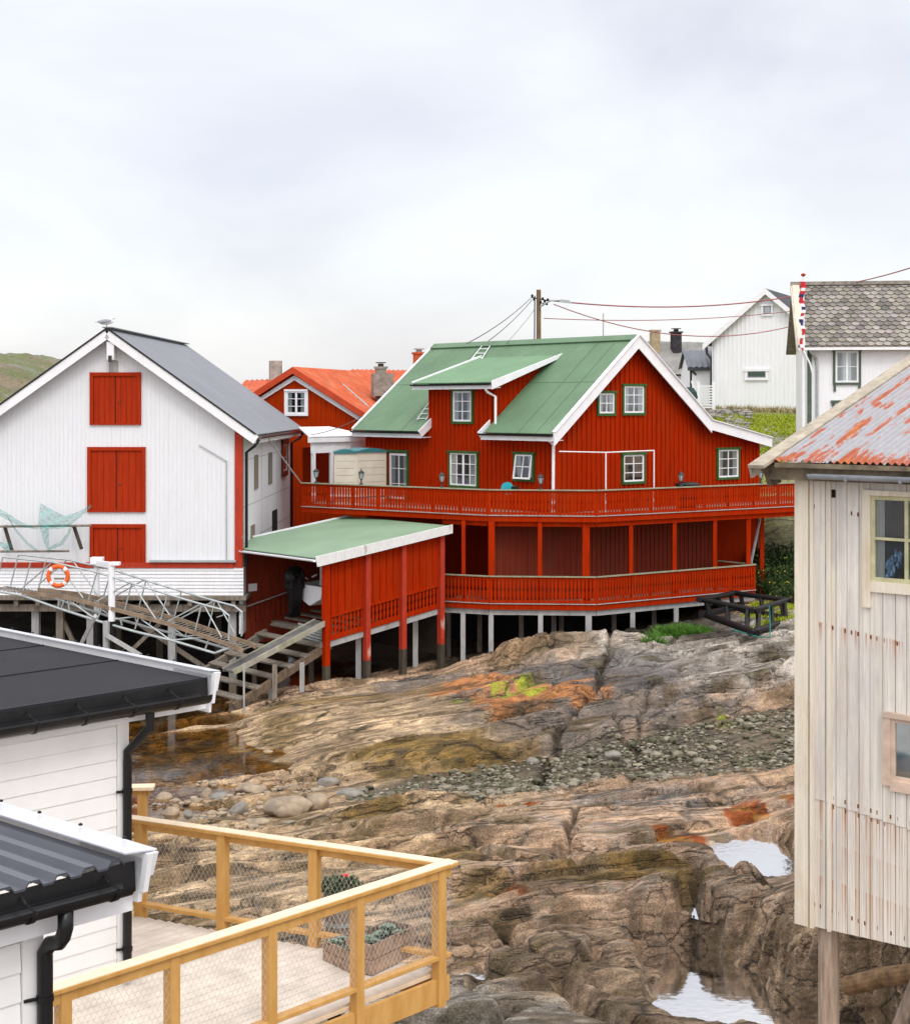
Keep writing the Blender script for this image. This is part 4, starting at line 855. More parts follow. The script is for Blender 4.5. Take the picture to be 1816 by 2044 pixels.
# dormer
dorm_e = -.42; zde = zdt+.0; ds = .30
dz = lambda u: zdt+.10+ds*(u-dorm_e)
uj = (zdt+.10-ds*dorm_e-zap+slL*apex_a)/(slL-ds)      # where the dormer roof meets the main roof
dv0, dv1 = dm0-.38, dm1+.42
do = sheet('dormer', dorm_e, uj+.05, dv0, dv1, dz(dorm_e), dz(uj)+.02, nz_(dv1-dv0), mat('dormer_green_roof', (.135, .25, .135), .5, .06, .8, spec=.35), hs)
for vv, sg in ((dm0, 1), (dm1, -1)):
    m = MB(); m.prism([hp(.0, vv, roofz(0)-.1), hp(.0, vv, dz(0)-.08), hp(uj-.1, vv, dz(uj-.1)-.08)], v3(Ld*(sg*.1), 0)); m.build('dormer_side', M_red, do)
    W_ = Wall(HCn+Ld*vv, Gd, -Ld*sg); m = MB(); battens(m, W_, .08, uj-.3, lambda q: roofz(q)+.03, lambda q: dz(q)-.08, .225, .05, 0, .025); m.build('side_battens', M_red, do)
m = MB(); m.prism([hp(dorm_e, dv0, dz(dorm_e)+.05), hp(uj+.1, dv0, dz(uj)+.08), hp(uj-.1, dv0, dz(uj)-.12), hp(dorm_e, dv0, dz(dorm_e)-.24)], v3(-Ld*.045, 0)); m.build('verge_board', M_trim, do)
m = MB(); m.beam(hp(dorm_e, dv1, dz(dorm_e)), hp(uj+.1, dv1, dz(uj)+.05), .06, .12); m.build('verge_board', M_trim, do)
m = MB(); gutter(m, hp(dorm_e-.06, dv0, dz(dorm_e)-.04), hp(dorm_e-.06, dv1, dz(dorm_e)-.04), .06); m.build('gutter', M_black, do)
m = MB(); m.prism([hp(dorm_e+.02, dv0, dz(dorm_e)-.06), hp(dorm_e+.02, dv1, dz(dorm_e)-.06), hp(dorm_e+.02, dv1, dz(dorm_e)-.22), hp(dorm_e+.02, dv0, dz(dorm_e)-.22)], v3(Gd*.03, 0))
m.prism([hp(dorm_e, dv0, zdt-.1), hp(0, dv0, zdt-.06), hp(0, dv1, zdt-.06), hp(dorm_e, dv1, zdt-.1)], (0, 0, -.02)); m.build('eave_board', M_trim, do)
m = MB(); gz0 = dz(dorm_e)-.15; m.tube([hp(dorm_e-.03, dm0-.05, gz0), hp(dorm_e+.1, dm0-.08, gz0-.18), hp(-.09, dm0-.22, gz0-.33), hp(-.09, dm0-.22, zea+.15), hp(-.12, dm0-.02, zea+.0)], .045); m.build('downpipe', M_trim, hs)
m = MB(); m.tube([hp(ue, -.15, zea-.1), hp(ue+.05, -.15, zea-.22), hp(-.1, -.02, zea-.38), hp(-.1, .0, zUf)], .05); m.build('downpipe', M_trim, hs)
m = MB(); m.tube([hp(end_a-.1, v0+.1, zend-.12), hp(rgt+.07, .06, zend-.4), hp(rgt+.07, .06, zUf)], .035); m.build('downpipe', M_trim, hs)
# roof ladder
def on_roof(px, py, lift=.07):
    # ray against left roof plane
    d = Vector(((px-CX)/F, 1, -(py-HY)/F)); nrm = Vector((-Gd.x*slL, -Gd.y*slL, 1)); q = hp(apex_a, 0, zap+lift); o = Vector((0, 0, HC)); return o+d*((q-o).dot(nrm)/d.dot(nrm))
ld = thing('roof_ladder', on_roof(835, 838), 'white metal ladder lying on the green roof, above and below the dormer', 'ladder')
for (L0, L1, R0, R1, nr) in (((832, 838), (858, 800), (850, 838), (872, 800), 4), ((920, 742), (962, 690), (944, 744), (978, 690), 6)):
    A, B, C_, D = [on_roof(*q) for q in (L0, L1, R0, R1)]; m = MB(); m.tube([A, B], .018, 5); m.tube([C_, D], .018, 5)
    for k in range(nr): t = (k+.3)/nr; m.tube([A.lerp(B, t), C_.lerp(D, t)], .016, 5)
    m.build('ladder_length', M_trim, ld)
# veranda decks
U = [G(603, 1022, zU0), G(974, 1041, zU0), G(1190, 1043, zU0), G(1600, 1021, zU0)]; ext = (U[3]-U[2]).normalized(); U.append(U[3]+ext*1.2)
def deck(U, z0, zf, zr_, back, name, rail_first=0, returns=True, beam_mat=M_red, gap=.0, post_px=None):
    m = MB(); m.prism([Vector((p.x, p.y, zf-.04)) for p in U]+[Vector((p.x, p.y, zf-.04)) for p in back], (0, 0, .04)); fl = m.build(name+'_floor', M_timber, hs)
    for p, q in zip(U, U[1:]):
        d = (q-p).normalized(); nn = Vector((d.y, -d.x, 0)); 
        p_ = Vector((p.x, p.y, 0)); q_ = Vector((q.x, q.y, 0))
        m = MB(); m.beam(p_+Vector((0, 0, z0+.09)), q_+Vector((0, 0, z0+.09)), .06, .17); m.build('edge_beam', beam_mat, hs)
        rl = MB(); rl.beam(p_+nn*.02+Vector((0, 0, zr_)), q_+nn*.02+Vector((0, 0, zr_)), .12, .035); ro_ = rl.build(name+'_railing', mat('pale_handrail', (.30, .30, .20), .7, .1, 4), hs)
        m = MB(); m.beam(p_+Vector((0, 0, zr_-.07)), q_+Vector((0, 0, zr_-.07)), .04, .08); m.build('rail_bar', M_red, ro_); m = MB(); m.beam(p_+Vector((0, 0, z0+.27)), q_+Vector((0, 0, z0+.27)), .04, .06); m.build('rail_bar', M_red, ro_)
        m = MB(); baluster_run(m, p_+nn*.03+Vector((0, 0, z0+.21)), q_+nn*.03+Vector((0, 0, z0+.21)), zr_-z0-.22, .115, .088); m.build('balusters', M_red, ro_)
        L = (q-p).length; k = max(1, int(round(L/1.15)))
        for i in range(k+1): c_ = p_.lerp(q_, i/k); m = MB(); m.beam(c_-nn*.03+Vector((0, 0, z0+.15)), c_-nn*.03+Vector((0, 0, zr_-.02)), .08, .08); m.build('rail_post', M_red, ro_)
        m = MB(); m.beam(p_+nn*.05+Vector((0, 0, z0+.195)), q_+nn*.05+Vector((0, 0, z0+.195)), .05, .02); m.build('drip_strip', M_pale, ro_)
deck(U, zU0, zUf, zUr, [hp(rgt+1.2, -.05, 0), hp(0, 0, 0), hp(-.05, lw, 0), hp(-1.0, lw+1.2, 0)], 'upper_deck')
Lq = [G(884, 1212, zL0), G(977, 1217, zL0), G(1190, 1219, zL0), G(1506, 1189, zL0)]
d_ = (Lq[3]-Lq[2]).normalized(); back_c = Lq[3]+Vector((Ld.x, Ld.y, 0))*1.6
m = MB(); deck(Lq+[back_c], zL0, zLf, zLr, [hp(7, .3, 0), hp(.3, .3, 0), hp(.3, 4, 0)], 'lower_deck')
# pale frame beams and stilts below the lower deck
m = MB()
for p, q in zip(Lq, Lq[1:]): m.beam(Vector((p.x, p.y+.12, zL0-.09)), Vector((q.x, q.y+.12, zL0-.09)), .1, .16)
m.build('floor_beam', M_pale, hs)
def edge_pt(L, px):
    for p, q in zip(L, L[1:]):
        xa, xb = CX+F*p.x/p.y, CX+F*q.x/q.y
        if xa-1 <= px <= xb+1:
            r_ = (px-CX)/F; t = (r_*p.y-p.x)/((q.x-p.x)-r_*(q.y-p.y)); return p.lerp(q, t)
    return L[-1]
for px in (924, 980, 1079, 1175, 1263, 1350):
    c_ = edge_pt(Lq, px); zt = hz(c_.x, c_.y+.12)-.1; MB().box((c_.x, c_.y+.12, (zt+zL0-.17)/2), .15 if px != 1175 else .19, .15, zL0-.17-zt).build('stilt', M_pale, hs)
for px, dy in ((895, 1.6), (957, 2.2), (1040, 1.8), (1105, 1.6), (1120, 1.9), (1225, 1.6), (1305, 1.5)):
    c_ = edge_pt(Lq, px); zt = hz(c_.x, c_.y+dy)-.1; MB().box((c_.x*(c_.y+dy)/c_.y, c_.y+dy, (zt+zL0-.17)/2), .15, .15, zL0-.17-zt).build('stilt', M_timber, hs)
# red posts between decks
for px, wd in ((925, .12), (981, .2), (1078, .13), (1170, .22), (1260, .13), (1347, .13), (1428, .13), (1495, .15)):
    c_ = edge_pt(Lq, px) if px < 1500 else edge_pt(U, px); MB().box((c_.x, c_.y+.16, (zLf+zU0)/2), wd, .13, zU0-zLf).build('veranda_post', M_red, hs)
for px, dy in ((1520, 1.2), (1592, .2)):
    c_ = edge_pt(U, px); x, y = c_.x*(c_.y+dy)/c_.y, c_.y+dy; zt = hz(x, y)-.1; MB().box((x, y, (zt+zU0)/2), .14, .14, zU0-zt).build('veranda_post', M_red, hs)
m = MB(); m.beam(edge_pt(Lq, 1497)+Vector((0, .6, .3)), edge_pt(U, 1530)+Vector((0, .9, 0)), .06, .06); m.build('brace', M_galv, hs)
m = MB()
for p, q in zip(U[1:], U[2:]): m.beam(Vector((p.x, p.y+.16, zU0-.08)), Vector((q.x, q.y+.16, zU0-.08)), .12, .14)
m.beam(Vector((U[1].x, U[1].y+.16, zU0-.08)), Vector((edge_pt(U, 885).x, edge_pt(U, 885).y+.16, zU0-.08)), .12, .14)
m.build('upper_floor_beam', M_red, hs)
# joists dark under deck: closing ceiling
m = MB()
for k in range(24):
    t = k/23; A = U[2].lerp(U[3], t); B = hp(-.0+rgt*t, .02, 0); m.beam((A.x, A.y+.1, zU0-.02), (B.x, B.y, zU0-.02), .05, .14)
m.build('joists', M_red, hs)
# lower storey wall, set back under the balcony
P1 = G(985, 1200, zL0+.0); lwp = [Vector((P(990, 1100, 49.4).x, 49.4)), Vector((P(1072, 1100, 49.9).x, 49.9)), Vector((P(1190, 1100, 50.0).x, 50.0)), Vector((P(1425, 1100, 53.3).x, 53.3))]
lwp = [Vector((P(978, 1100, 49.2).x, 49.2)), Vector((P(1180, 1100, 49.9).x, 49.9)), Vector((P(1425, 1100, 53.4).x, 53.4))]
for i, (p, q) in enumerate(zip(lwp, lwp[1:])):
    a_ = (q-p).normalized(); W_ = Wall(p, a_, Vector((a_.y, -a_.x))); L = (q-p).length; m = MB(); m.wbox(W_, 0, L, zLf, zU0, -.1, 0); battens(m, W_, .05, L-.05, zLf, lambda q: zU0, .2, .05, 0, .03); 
    m.wbox(W_, 0, L, zU0-.25, zU0-.01, .0, .035); m.build('lower_wall', mat('shaded_red_paint', (.17, .018, .004), .8, .12, 2.2, VS, dirt=(.10, .03, .015), dirt_amt=.7, dirt_scale=1.2), hs)  # darker red puts the shade under the balcony into the wall colour
W_ = Wall(lwp[2], Vector((-Ld.x, -Ld.y)), Gd); MB().wbox(W_, -3, 0, zLf-.8, zU0, -.1, 0).build('lower_wall', MATS['shaded_red_paint'], hs)
MB().box(P(925, 1150, 55.5)+Vector((-.2, 0, -1)), 5.5, .2, 5.2).build('dark_shade_backing', mat('shade_dark_boards', (.03, .02, .015), .9, .3, 2), hs)  # near-black sheet painting the shade in the opening under the balcony
b = hp(.2, 3.2, 0); MB().add([(b.x-.7, b.y-3.5, zU0-.02), (b.x+1.2, b.y-3.6, zU0-.02), (b.x+1.2, b.y-3.4, zU0-.08), (b.x-.7, b.y-3.3, zU0-.08)], [(0, 1, 2, 3)]).build('strip_light', M_trim, hs)
# drying frame
df = thing('washing_frame', hp(2.0, -1.0, zUf), 'thin white pipe frame standing on the upper deck in front of the gable window', 'pipe frame')
WD = offw(WG, 1.25)
def wd_(px, py): a_, z_ = WD.hit(px, py); return WD.p(a_, z_)
for q in ((1209, 903, 1209, 1030), (1305, 900, 1305, 1030)):
    A = wd_(q[0], q[1]); m = MB(); m.tube([A, (A.x, A.y, zUf)], .022, 6); m.build('upright', M_trim, df)
m = MB(); m.tube([wd_(1116, 901), wd_(1209, 903)], .02, 6); m.tube([wd_(1209, 903), wd_(1305, 899)], .02, 6); m.tube([wd_(1209, 904)+Vector((.05, .3, 0)), wd_(1305, 900)+Vector((.05, .3, 0))], .015, 6)
m.tube([wd_(1209, 904), wd_(1209, 904)+Vector((.05, .3, 0))], .015, 6); m.tube([wd_(1305, 900), wd_(1305, 900)+Vector((.05, .3, 0))], .015, 6); m.build('top_bar', M_trim, df)
# lanterns on the handrail
def lantern(px):
    c_ = edge_pt(U, px); x, y = c_.x, c_.y; z = zUr+.02; r = thing('deck_lantern', (0, 0, 0), 'x', 'lantern', 'lanterns on the upper deck handrail')
    m = MB(); m.lathe((0, 0, 0), [(.07, 0), (.07, .02), (.025, .05), (.02, .13), (.045, .16), (.03, .18)], 8); m.lathe((0, 0, 0), [(.10, .37), (.105, .385), (.05, .45), (.02, .47), (.012, .52), (.004, .54)], 6)
    for k in range(6): t = math.pi*k/3; m.beam((.05*math.cos(t), .05*math.sin(t), .18), (.095*math.cos(t), .095*math.sin(t), .37), .012, .012)
    m.build('frame', M_brass, r); m = MB(); m.lathe((0, 0, 0), [(.045, .185), (.085, .365)], 6); m.build('glass', M_lampglass, r); r.location = (x, y, z); return r
L0 = lantern(631)
L0['label'] = 'small dark lantern on the deck handrail in front of the white porch'
for px, lab in ((721, 'small dark lantern on the handrail in front of the beige shed'), (882, 'small dark lantern on the handrail just left of the wide twelve pane window'), (1079, 'small dark lantern on the handrail just left of the white corner downpipe'),
                (1359, 'small dark lantern on the handrail left of the covered grill'), (1518, 'small dark lantern on the handrail nearest the rusty roofed shed')):
    r = L0.copy(); COL.objects.link(r); c_ = edge_pt(U, px); r.location = (c_.x, c_.y, zUr+.02); r['label'] = lab
    for ch in [o for o in bpy.data.objects if o.parent is L0]: c2 = ch.copy(); COL.objects.link(c2); c2.parent = r
# things on the deck
tq = mat('turquoise_plastic', (.02, .36, .42), .4, .1, 3)
c_ = edge_pt(U, 1013)+Vector((0, .3, 0)); hr = thing('hose_reel', (c_.x, c_.y, zUr-.2), 'turquoise hose reel hanging at the upper deck railing', 'hose reel')
m = MB(); 
for dy in (-.06, .06): m.lathe((0, 0, 0), [(.001, dy), (.2, dy), (.2, dy+.02), (.001, dy+.02)], 16)
vv = [(x, z, y) for x, y, z in m.v]; m.v = [(c_.x+x, c_.y+y, zUr+.03+z) for x, y, z in vv]; m.build('drum', tq, hr)
m = MB(); m.box((c_.x+.22, c_.y, zUr+.02), .22, .2, .16, .3); m.build('bracket', M_black, hr)
c_ = edge_pt(U, 1378)+Vector((.0, .7, 0)); gr_ = thing('covered_grill', (c_.x, c_.y, zUf), 'dark covered grill showing just above the upper deck railing near the gable', 'grill')
m = MB(); ell(m, (c_.x, c_.y, zUr+.03), .42, .3, .10); m.build('cover', M_black, gr_, smooth=True)
m = MB(); m.box((c_.x, c_.y, (zUf+zUr)/2), .55, .4, zUr-zUf-.05); m.build('cabinet', M_black, gr_)
# ================================================================ BOATHOUSE
FR = Vector(((645-CX)/F*45.5, 45.5)); WR = Wall(FR, Gd, -Ld); Lr = 4.55; Wb = 4.15
bh = thing('boathouse', v3(FR, .5), 'open fronted red boathouse with pale green metal roof on tall red stilts above the slip', 'boathouse')
def bp_(u, v, z): q = FR+Gd*u+Ld*v; return Vector((q.x, q.y, z))
rzf = G(635, 1112, 4.15).z; zf_, zbk = 4.15, 4.82
uf, ub = -.42, 4.75; rz = lambda u: zf_+(zbk-zf_)*(u-uf)/(ub-uf)
vr, vl = -.25, Wb+.95
m = MB(); corrugated(m, bp_(uf, vr, rz(uf)), bp_(uf, vl, rz(uf)), bp_(ub, vr, rz(ub)), bp_(ub, vl, rz(ub)), 40, .014, trap=True, th=.03); m.build('roof', M_groof2, bh, fix=False)
m = MB(); m.prism([bp_(uf-.05, vr, rz(uf)+.05), bp_(ub, vr, rz(ub)+.05), bp_(ub, vr, rz(ub)-.22), bp_(uf+.02, vr, rz(uf)-.25)], v3(-Ld*.045, 0)); m.build('verge_board', mat('flaking_white_paint', (.72, .73, .72), .8, .06, 5, (4, 4, 1), dirt=(.30, .25, .18), dirt_amt=.7, dirt_scale=3, dirt_lo=.58, dirt_hi=.66), bh)
m = MB(); m.beam(bp_(uf, vl, rz(uf)), bp_(ub, vl, rz(ub)), .06, .12); m.build('verge_board', M_trim, bh)
m = MB(); gutter(m, bp_(uf-.07, vr, rz(uf)-.05), bp_(uf-.07, vl, rz(uf)-.05), .06); m.build('gutter', M_trim, bh)
m = MB(); m.prism([bp_(uf+.01, vr, rz(uf)-.0), bp_(uf+.01, vl, rz(uf)-.0), bp_(uf+.01, vl, rz(uf)-.10), bp_(uf+.01, vr, rz(uf)-.10)], v3(Gd*.03, 0)); m.build('eave_board', M_darkroof, bh)
m = MB(); m.tube([bp_(uf-.05, Wb+.55, rz(uf)-.08), bp_(uf, Wb+.45, rz(uf)-.2), bp_(-.12, Wb+.08, rz(uf)-.35), bp_(-.12, Wb+.08, 1.75)], .05); m.build('downpipe', M_trim, bh)
zfr, zfb = 1.62, 2.28; fz = lambda u: zfr+(zfb-zfr)*u/Lr
zmid = lambda u: fz(u)+.72
m = MB(); m.prism([bp_(0, 0, zmid(0)), bp_(Lr, 0, zmid(Lr)), bp_(Lr, 0, rz(Lr)-.05), bp_(0, 0, rz(0)-.05)], v3(Ld*.08, 0)); battens(m, WR, .3, Lr-.1, zmid, lambda q: rz(q)-.08, .26, .05, 0, .03); m.build('right_wall', M_red, bh)
m = MB(); m.beam(bp_(0, 0, zmid(0)), bp_(Lr, 0, zmid(Lr)), .07, .08); m.beam(bp_(0, 0, fz(0)+.08), bp_(Lr, 0, fz(Lr)+.08), .07, .14); baluster_run(m, bp_(.1, -.0, fz(.1)+.1), bp_(Lr-.1, 0, fz(Lr-.1)+.1), .62, .14, .095); m.build('railing_panel', M_red, bh)
m = MB(); m.beam(bp_(0, .06, fz(0)-.10), bp_(Lr, .06, fz(Lr)-.10), .1, .17); m.build('floor_beam', M_pale, bh)
for i, px in enumerate((649, 730, 802, 878)):
    u = WR.hit(px, 1200)[0]; q = FR+Gd*u-Ld*.05; zt = hz(q.x, q.y)-.2; zc = .95 if i < 2 else 1.15
    MB().box((q.x, q.y, (zc+rz(u)-.1)/2), .17, .17, rz(u)-.1-zc, math.atan2(Gd.y, Gd.x)).build('corner_post' if i in (0, 3) else 'post', M_redworn if i else M_red, bh)
    MB().box((q.x, q.y, (zt+zc)/2), .175, .175, zc-zt, math.atan2(Gd.y, Gd.x)).build('post_foot', M_darktimber, bh)
for px, u, v in ((740, 1.6, .4), (865, 3.9, .5), (880, 3.0, 2.2), (700, 1.0, 2.0)):
    q = bp_(u, v, 0); zt = hz(q.x, q.y)-.2; MB().box((q.x, q.y, (zt+fz(u)-.1)/2), .16, .16, fz(u)-.1-zt).build('stilt', M_pale if u < 2 and v < 1 or u > 3.5 else M_darktimber, bh)
WI = Wall(FR+Ld*Wb, Gd, -Ld)      # inner face of the left wall
M_redin = mat('shaded_inner_red', (.22, .026, .008), .75, .15, 2.2, VS)  # red darkened to paint in the shade inside the boathouse
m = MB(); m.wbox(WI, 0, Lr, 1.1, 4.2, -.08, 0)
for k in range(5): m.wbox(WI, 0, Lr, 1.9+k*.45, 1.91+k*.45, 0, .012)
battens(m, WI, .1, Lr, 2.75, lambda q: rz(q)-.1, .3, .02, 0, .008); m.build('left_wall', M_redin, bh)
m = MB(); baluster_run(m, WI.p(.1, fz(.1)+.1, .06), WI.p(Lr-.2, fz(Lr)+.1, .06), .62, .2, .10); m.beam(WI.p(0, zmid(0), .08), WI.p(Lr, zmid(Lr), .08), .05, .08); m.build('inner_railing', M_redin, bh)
m = MB(); m.prism([bp_(Lr-.05, 0.1, .8), bp_(Lr-.05, Wb, .8), bp_(Lr-.05, Wb, rz(Lr)-.1), bp_(Lr-.05, .1, rz(Lr)-.1)], v3(Gd*.08, 0)); m.build('back_wall', MATS['shade_dark_boards'], bh)  # near-black boards carry the boathouse's inner shade in their colour
MB().wbox(WI, *WI.rect(495, 1165, 512, 1180), .012, .03).build('notice', M_trim, bh)
m = MB(); m.tube([WI.p(-1.2, fz(0)+.45, .25), WI.p(2.5, fz(2.5)+.9, .25)], .02, 6); m.build('handrail', M_galv, bh)
# slipway
sl_ = thing('slipway', bp_(-3, 2, .2), 'weathered grey timber slip of wide rungs running down from the boathouse to the water', 'slipway')
def sz(u): return 1.45+u*.43
for v in (.1, Wb-.75): 
    m = MB(); m.beam(bp_(-3.0, v, sz(-3.0)-.05), bp_(.3, v, sz(.3)-.05), .14, .22); m.build('stringer', M_timber if v > 1 else mat('brown_slip_beam', (.17, .12, .08), .85, .25, 3, (3, 3, .6), bump=.3), sl_)
for k in range(7):
    u = -2.8+k*.56; m = MB(); m.beam(bp_(u, .0, sz(u)+.08), bp_(u, Wb-.7, sz(u)+.08), .22, .05, up=v3(-Gd*.3, 1)); m.build('rung', M_timber, sl_)
for k in range(4):
    u = .9+k*.5; m = MB(); m.beam(bp_(u, .6, fz(u)+.02), bp_(u, Wb-.3, fz(u)+.02), .25, .05); m.build('rung', M_timber, sl_)
for u, v, mt in ((-1.7, .0, M_timber), (-1.6, .35, M_pale), (-.75, .0, M_pale), (-2.7, .0, M_darktimber), (-1.2, 1.8, M_darktimber)):
    q = bp_(u, v, 0); zt = hz(q.x, q.y)-.2; tp = sz(u)+(.45 if u == -1.7 else .0); MB().box((q.x, q.y, (zt+tp)/2), .13, .13, tp-zt).build('slip_post', mt, sl_)
q = P(487, 1290, 43.2); MB().box((q.x, q.y, .45), .05, .05, 1.9).build('slip_post', M_pale, sl_)
gb = thing('boarding_plank', P(450, 1345, 44.2), 'long dark grey plank laid diagonally across the slip', 'plank'); 
A = P(640, 1241, 45.7); B = P(455, 1340, 43.9); m = MB(); m.beam(A, B, .62, .05); m.build('board', mat('grey_plank', (.13, .125, .12), .8, .2, 3), gb)
m = MB(); sd_ = Vector((A.y-B.y, -(A.x-B.x), 0)).normalized()*.3; m.beam(A+sd_+Vector((0, 0, .0)), B+sd_, .06, .15); m.beam(A-sd_, B-sd_, .06, .12); m.build('edge_strip', mat('mossy_edge_board', (.34, .32, .26), .85, .15, 3, dirt=(.16, .22, .02), dirt_amt=.7, dirt_scale=2), gb)
# aluminium plank stack
m = MB()
for k in range(5): q = bp_(.35, .55, 1.55+k*.09); m.beam(q, bp_(.3, 1.7, 1.62+k*.09), .03, .06)
m.build('metal_ramp', M_galv, sl_)
# boat with outboard
bc = bp_(1.05, 2.15, 0); bt = thing('motor_boat', (bc.x, bc.y, 2.2), 'white open boat with a black outboard motor resting stern first in the boathouse', 'boat')
def bl(u, v, z): q = Vector((bc.x, bc.y))+Gd*u+Ld*v; return Vector((q.x, q.y, z))
zb0 = 2.42
secs = []
for u, wk, hk, zk_ in ((0, .72, .62, 0), (.8, .80, .64, 0), (1.6, .76, .68, .02), (2.3, .5, .74, .12), (2.75, .08, .8, .35)):
    secs.append([bl(u, -wk, zb0+hk), bl(u, -wk*.85, zb0+.25+zk_), bl(u, -.05, zb0+zk_), bl(u, .05, zb0+zk_), bl(u, wk*.85, zb0+.25+zk_), bl(u, wk, zb0+hk), bl(u, wk-.06, zb0+hk), bl(u, wk*.8-.04, zb0+.3+zk_), bl(u, -wk*.8+.04, zb0+.3+zk_), bl(u, -wk+.06, zb0+hk)])
m = MB(); vs = [p for s_ in secs for p in s_]; k = 10; fs = [(i*k+j, i*k+(j+1) % k, (i+1)*k+(j+1) % k, (i+1)*k+j) for i in range(4) for j in range(k)]+[tuple(range(k)), tuple(4*k+j for j in range(k-1, -1, -1))]
m.add(vs, fs); m.prism([bl(-.03, -.72, zb0+.62), bl(-.03, -.61, zb0+.25), bl(-.03, 0, zb0), bl(-.03, .61, zb0+.25), bl(-.03, .72, zb0+.62)], v3(Gd*.05, 0)); m.build('hull', M_trim, bt)
m = MB(); m.box(bl(.7, -.25, zb0+.95), .5, .7, .75, math.atan2(Gd.y, Gd.x)); m.build('console', M_trim, bt)
om = MB(); oc = bl(-.30, .38, zb0+.78); yw = math.atan2(Gd.y, Gd.x)
om.blob(oc+Vector((0, 0, .10)), .36, .25, .33, 3, 14, 10, .02, yw); om.box(oc-Vector((0, 0, .14)), .50, .38, .26, yw); mo = om.build('outboard_motor', M_black, bt, smooth=False, bevel=.02)
m = MB(); m.hexa([*(oc+v3(Gd*x+Ld*y, -1.1) for x, y in ((-.15, -.09), (.15, -.09), (.15, .09), (-.15, .09))), *(oc+v3(Gd*x+Ld*y, -.2) for x, y in ((-.2, -.17), (.2, -.17), (.2, .17), (-.2, .17)))]); m.box(oc-Vector((0, 0, .85)), .38, .2, .03, yw); m.blob(oc-Vector((0, 0, 1.1)), .22, .07, .07, 2, 10, 6, 0, yw); m.build('motor_leg', M_black, mo)
m = MB(); 
for k in range(3): t = k*2.1+.4; m.beam(oc+v3(-Gd*.24, -1.1), oc+v3(-Gd*.26+Ld*(.15*math.cos(t)), -1.1+.15*math.sin(t)), .10, .02, up=(1, 0, 0))
m.build('propeller', M_black, mo)
m = MB(); m.box(oc+v3(-Gd*.3, .16), .02, .16, .07, yw); m.build('cowl_marking', M_trim, mo)
m = MB(); m.tube([bl(-.1, .75, zb0+1.0), bl(-.05, .4, zb0+.9), bl(.0, .1, zb0+.8)], .02, 6); m.tube([bl(-.1, -.5, zb0+1.0), bl(-.05, -.2, zb0+.9)], .03, 6); m.box(bl(-.12, .8, zb0+.95), .06, .1, .18, yw); m.build('steering_arm', M_galv, bt)
# ================================================================ RED HOUSE BEHIND (orange roof)
def gable_house(apex_px, Y, yaw, left_px, right_px, slope, zbase, depth, name, label, wallmat, roofmat, fascia=M_trim, step=.22, over=.3, over_f=.3, rib=.25, amp=.02, fw=.22, bat=True, cat='house', vf=None):
    """gable faces the camera. yaw: rotation of the front direction"""
    a = rot2((1, 0), yaw); n = Vector((a.y, -a.x)); p = P(apex_px[0], apex_px[1], Y); W = Wall(Vector((p.x, p.y))-n*0, a, n)
    aL = W.hit(left_px, HY)[0]; aR = W.hit(right_px, HY)[0]; zr = p.z
    r = thing(name, v3(W.p(0, 0), zbase), label, cat)
    zt = lambda q: zr-.12-slope*abs(q)
    m = MB(); wallpoly(m, W, [(aL, zbase), (aR, zbase), (aR, zt(aR)), (0, zt(0)), (aL, zt(aL))], -.12, 0); m.build('gable_wall', wallmat, r)
    if bat: m = MB(); battens(m, W, aL+.03, aR-.03, zbase+.02, zt, step, .05 if step > .2 else step*.8, 0, .028 if step > .2 else .012); m.build('wall_battens', wallmat, r)
    m = MB(); m.prism([W.p(aR, zbase, 0), W.p(aR, zbase, -depth), W.p(aR, zt(aR), -depth), W.p(aR, zt(aR), 0)], v3(-a*.1, 0)); m.prism([W.p(aL, zbase, 0), W.p(aL, zbase, -depth), W.p(aL, zt(aL), -depth), W.p(aL, zt(aL), 0)], v3(a*.1, 0))
    wallpoly(m, W, [(aL, zbase), (aR, zbase), (aR, zt(aR)), (0, zt(0)), (aL, zt(aL))], -depth, -depth+.1); m.build('side_wall', wallmat, r)
    for sg, ae in ((-1, aL-over), (1, aR+over)):
        def q(aa, d): return W.p(aa, zr-slope*abs(aa), -d)
        m = MB(); corrugated(m, q(0, -over_f), q(0, depth+.2), q(ae, -over_f), q(ae, depth+.2), int(depth/rib), amp, trap=False, th=.04); m.build('roof', roofmat, r, fix=False)
        m = MB(); A, B = q(0, -over_f-.01), q(ae, -over_f-.01); dz = Vector((0, 0, -fw/2+.02)); m.prism([A+Vector((0, 0, .03)), B+Vector((0, 0, .03)), B-Vector((0, 0, fw)), A-Vector((0, 0, fw))], v3(-n*.04, 0)); m.build('verge_board', fascia, r)
    return r, W, zr, aL, aR
rh, W2, zr2, aL2, aR2 = gable_house((589, 734), 63, R(-15.3), 508, 772, .60, 2.5, 10, 'red_house_behind', 'red board house with an orange tiled roof and two chimneys behind the white warehouse', M_red2, M_orangeroof, fascia=mat('orange_red_verge', (.52, .06, .015), .6, .1, 3), rib=.22, amp=.03, fw=.24)
m = MB()
for sg, ae in ((-1, aL2), (1, aR2)): m.prism([W2.p(0, zr2-.30, .04), W2.p(ae, zr2-.30-.6*abs(ae), .04), W2.p(ae, zr2-.48-.6*abs(ae), .04), W2.p(0, zr2-.50, .04)], v3(W2.n*.05, 0))
m.build('white_verge_board', M_trim, rh)
window(offw(W2, .03), rh, W2.rect(569, 777, 616, 830), M_trim, M_trim, 2, 3, tw=.09, fw=.06, split=True, hood=False)
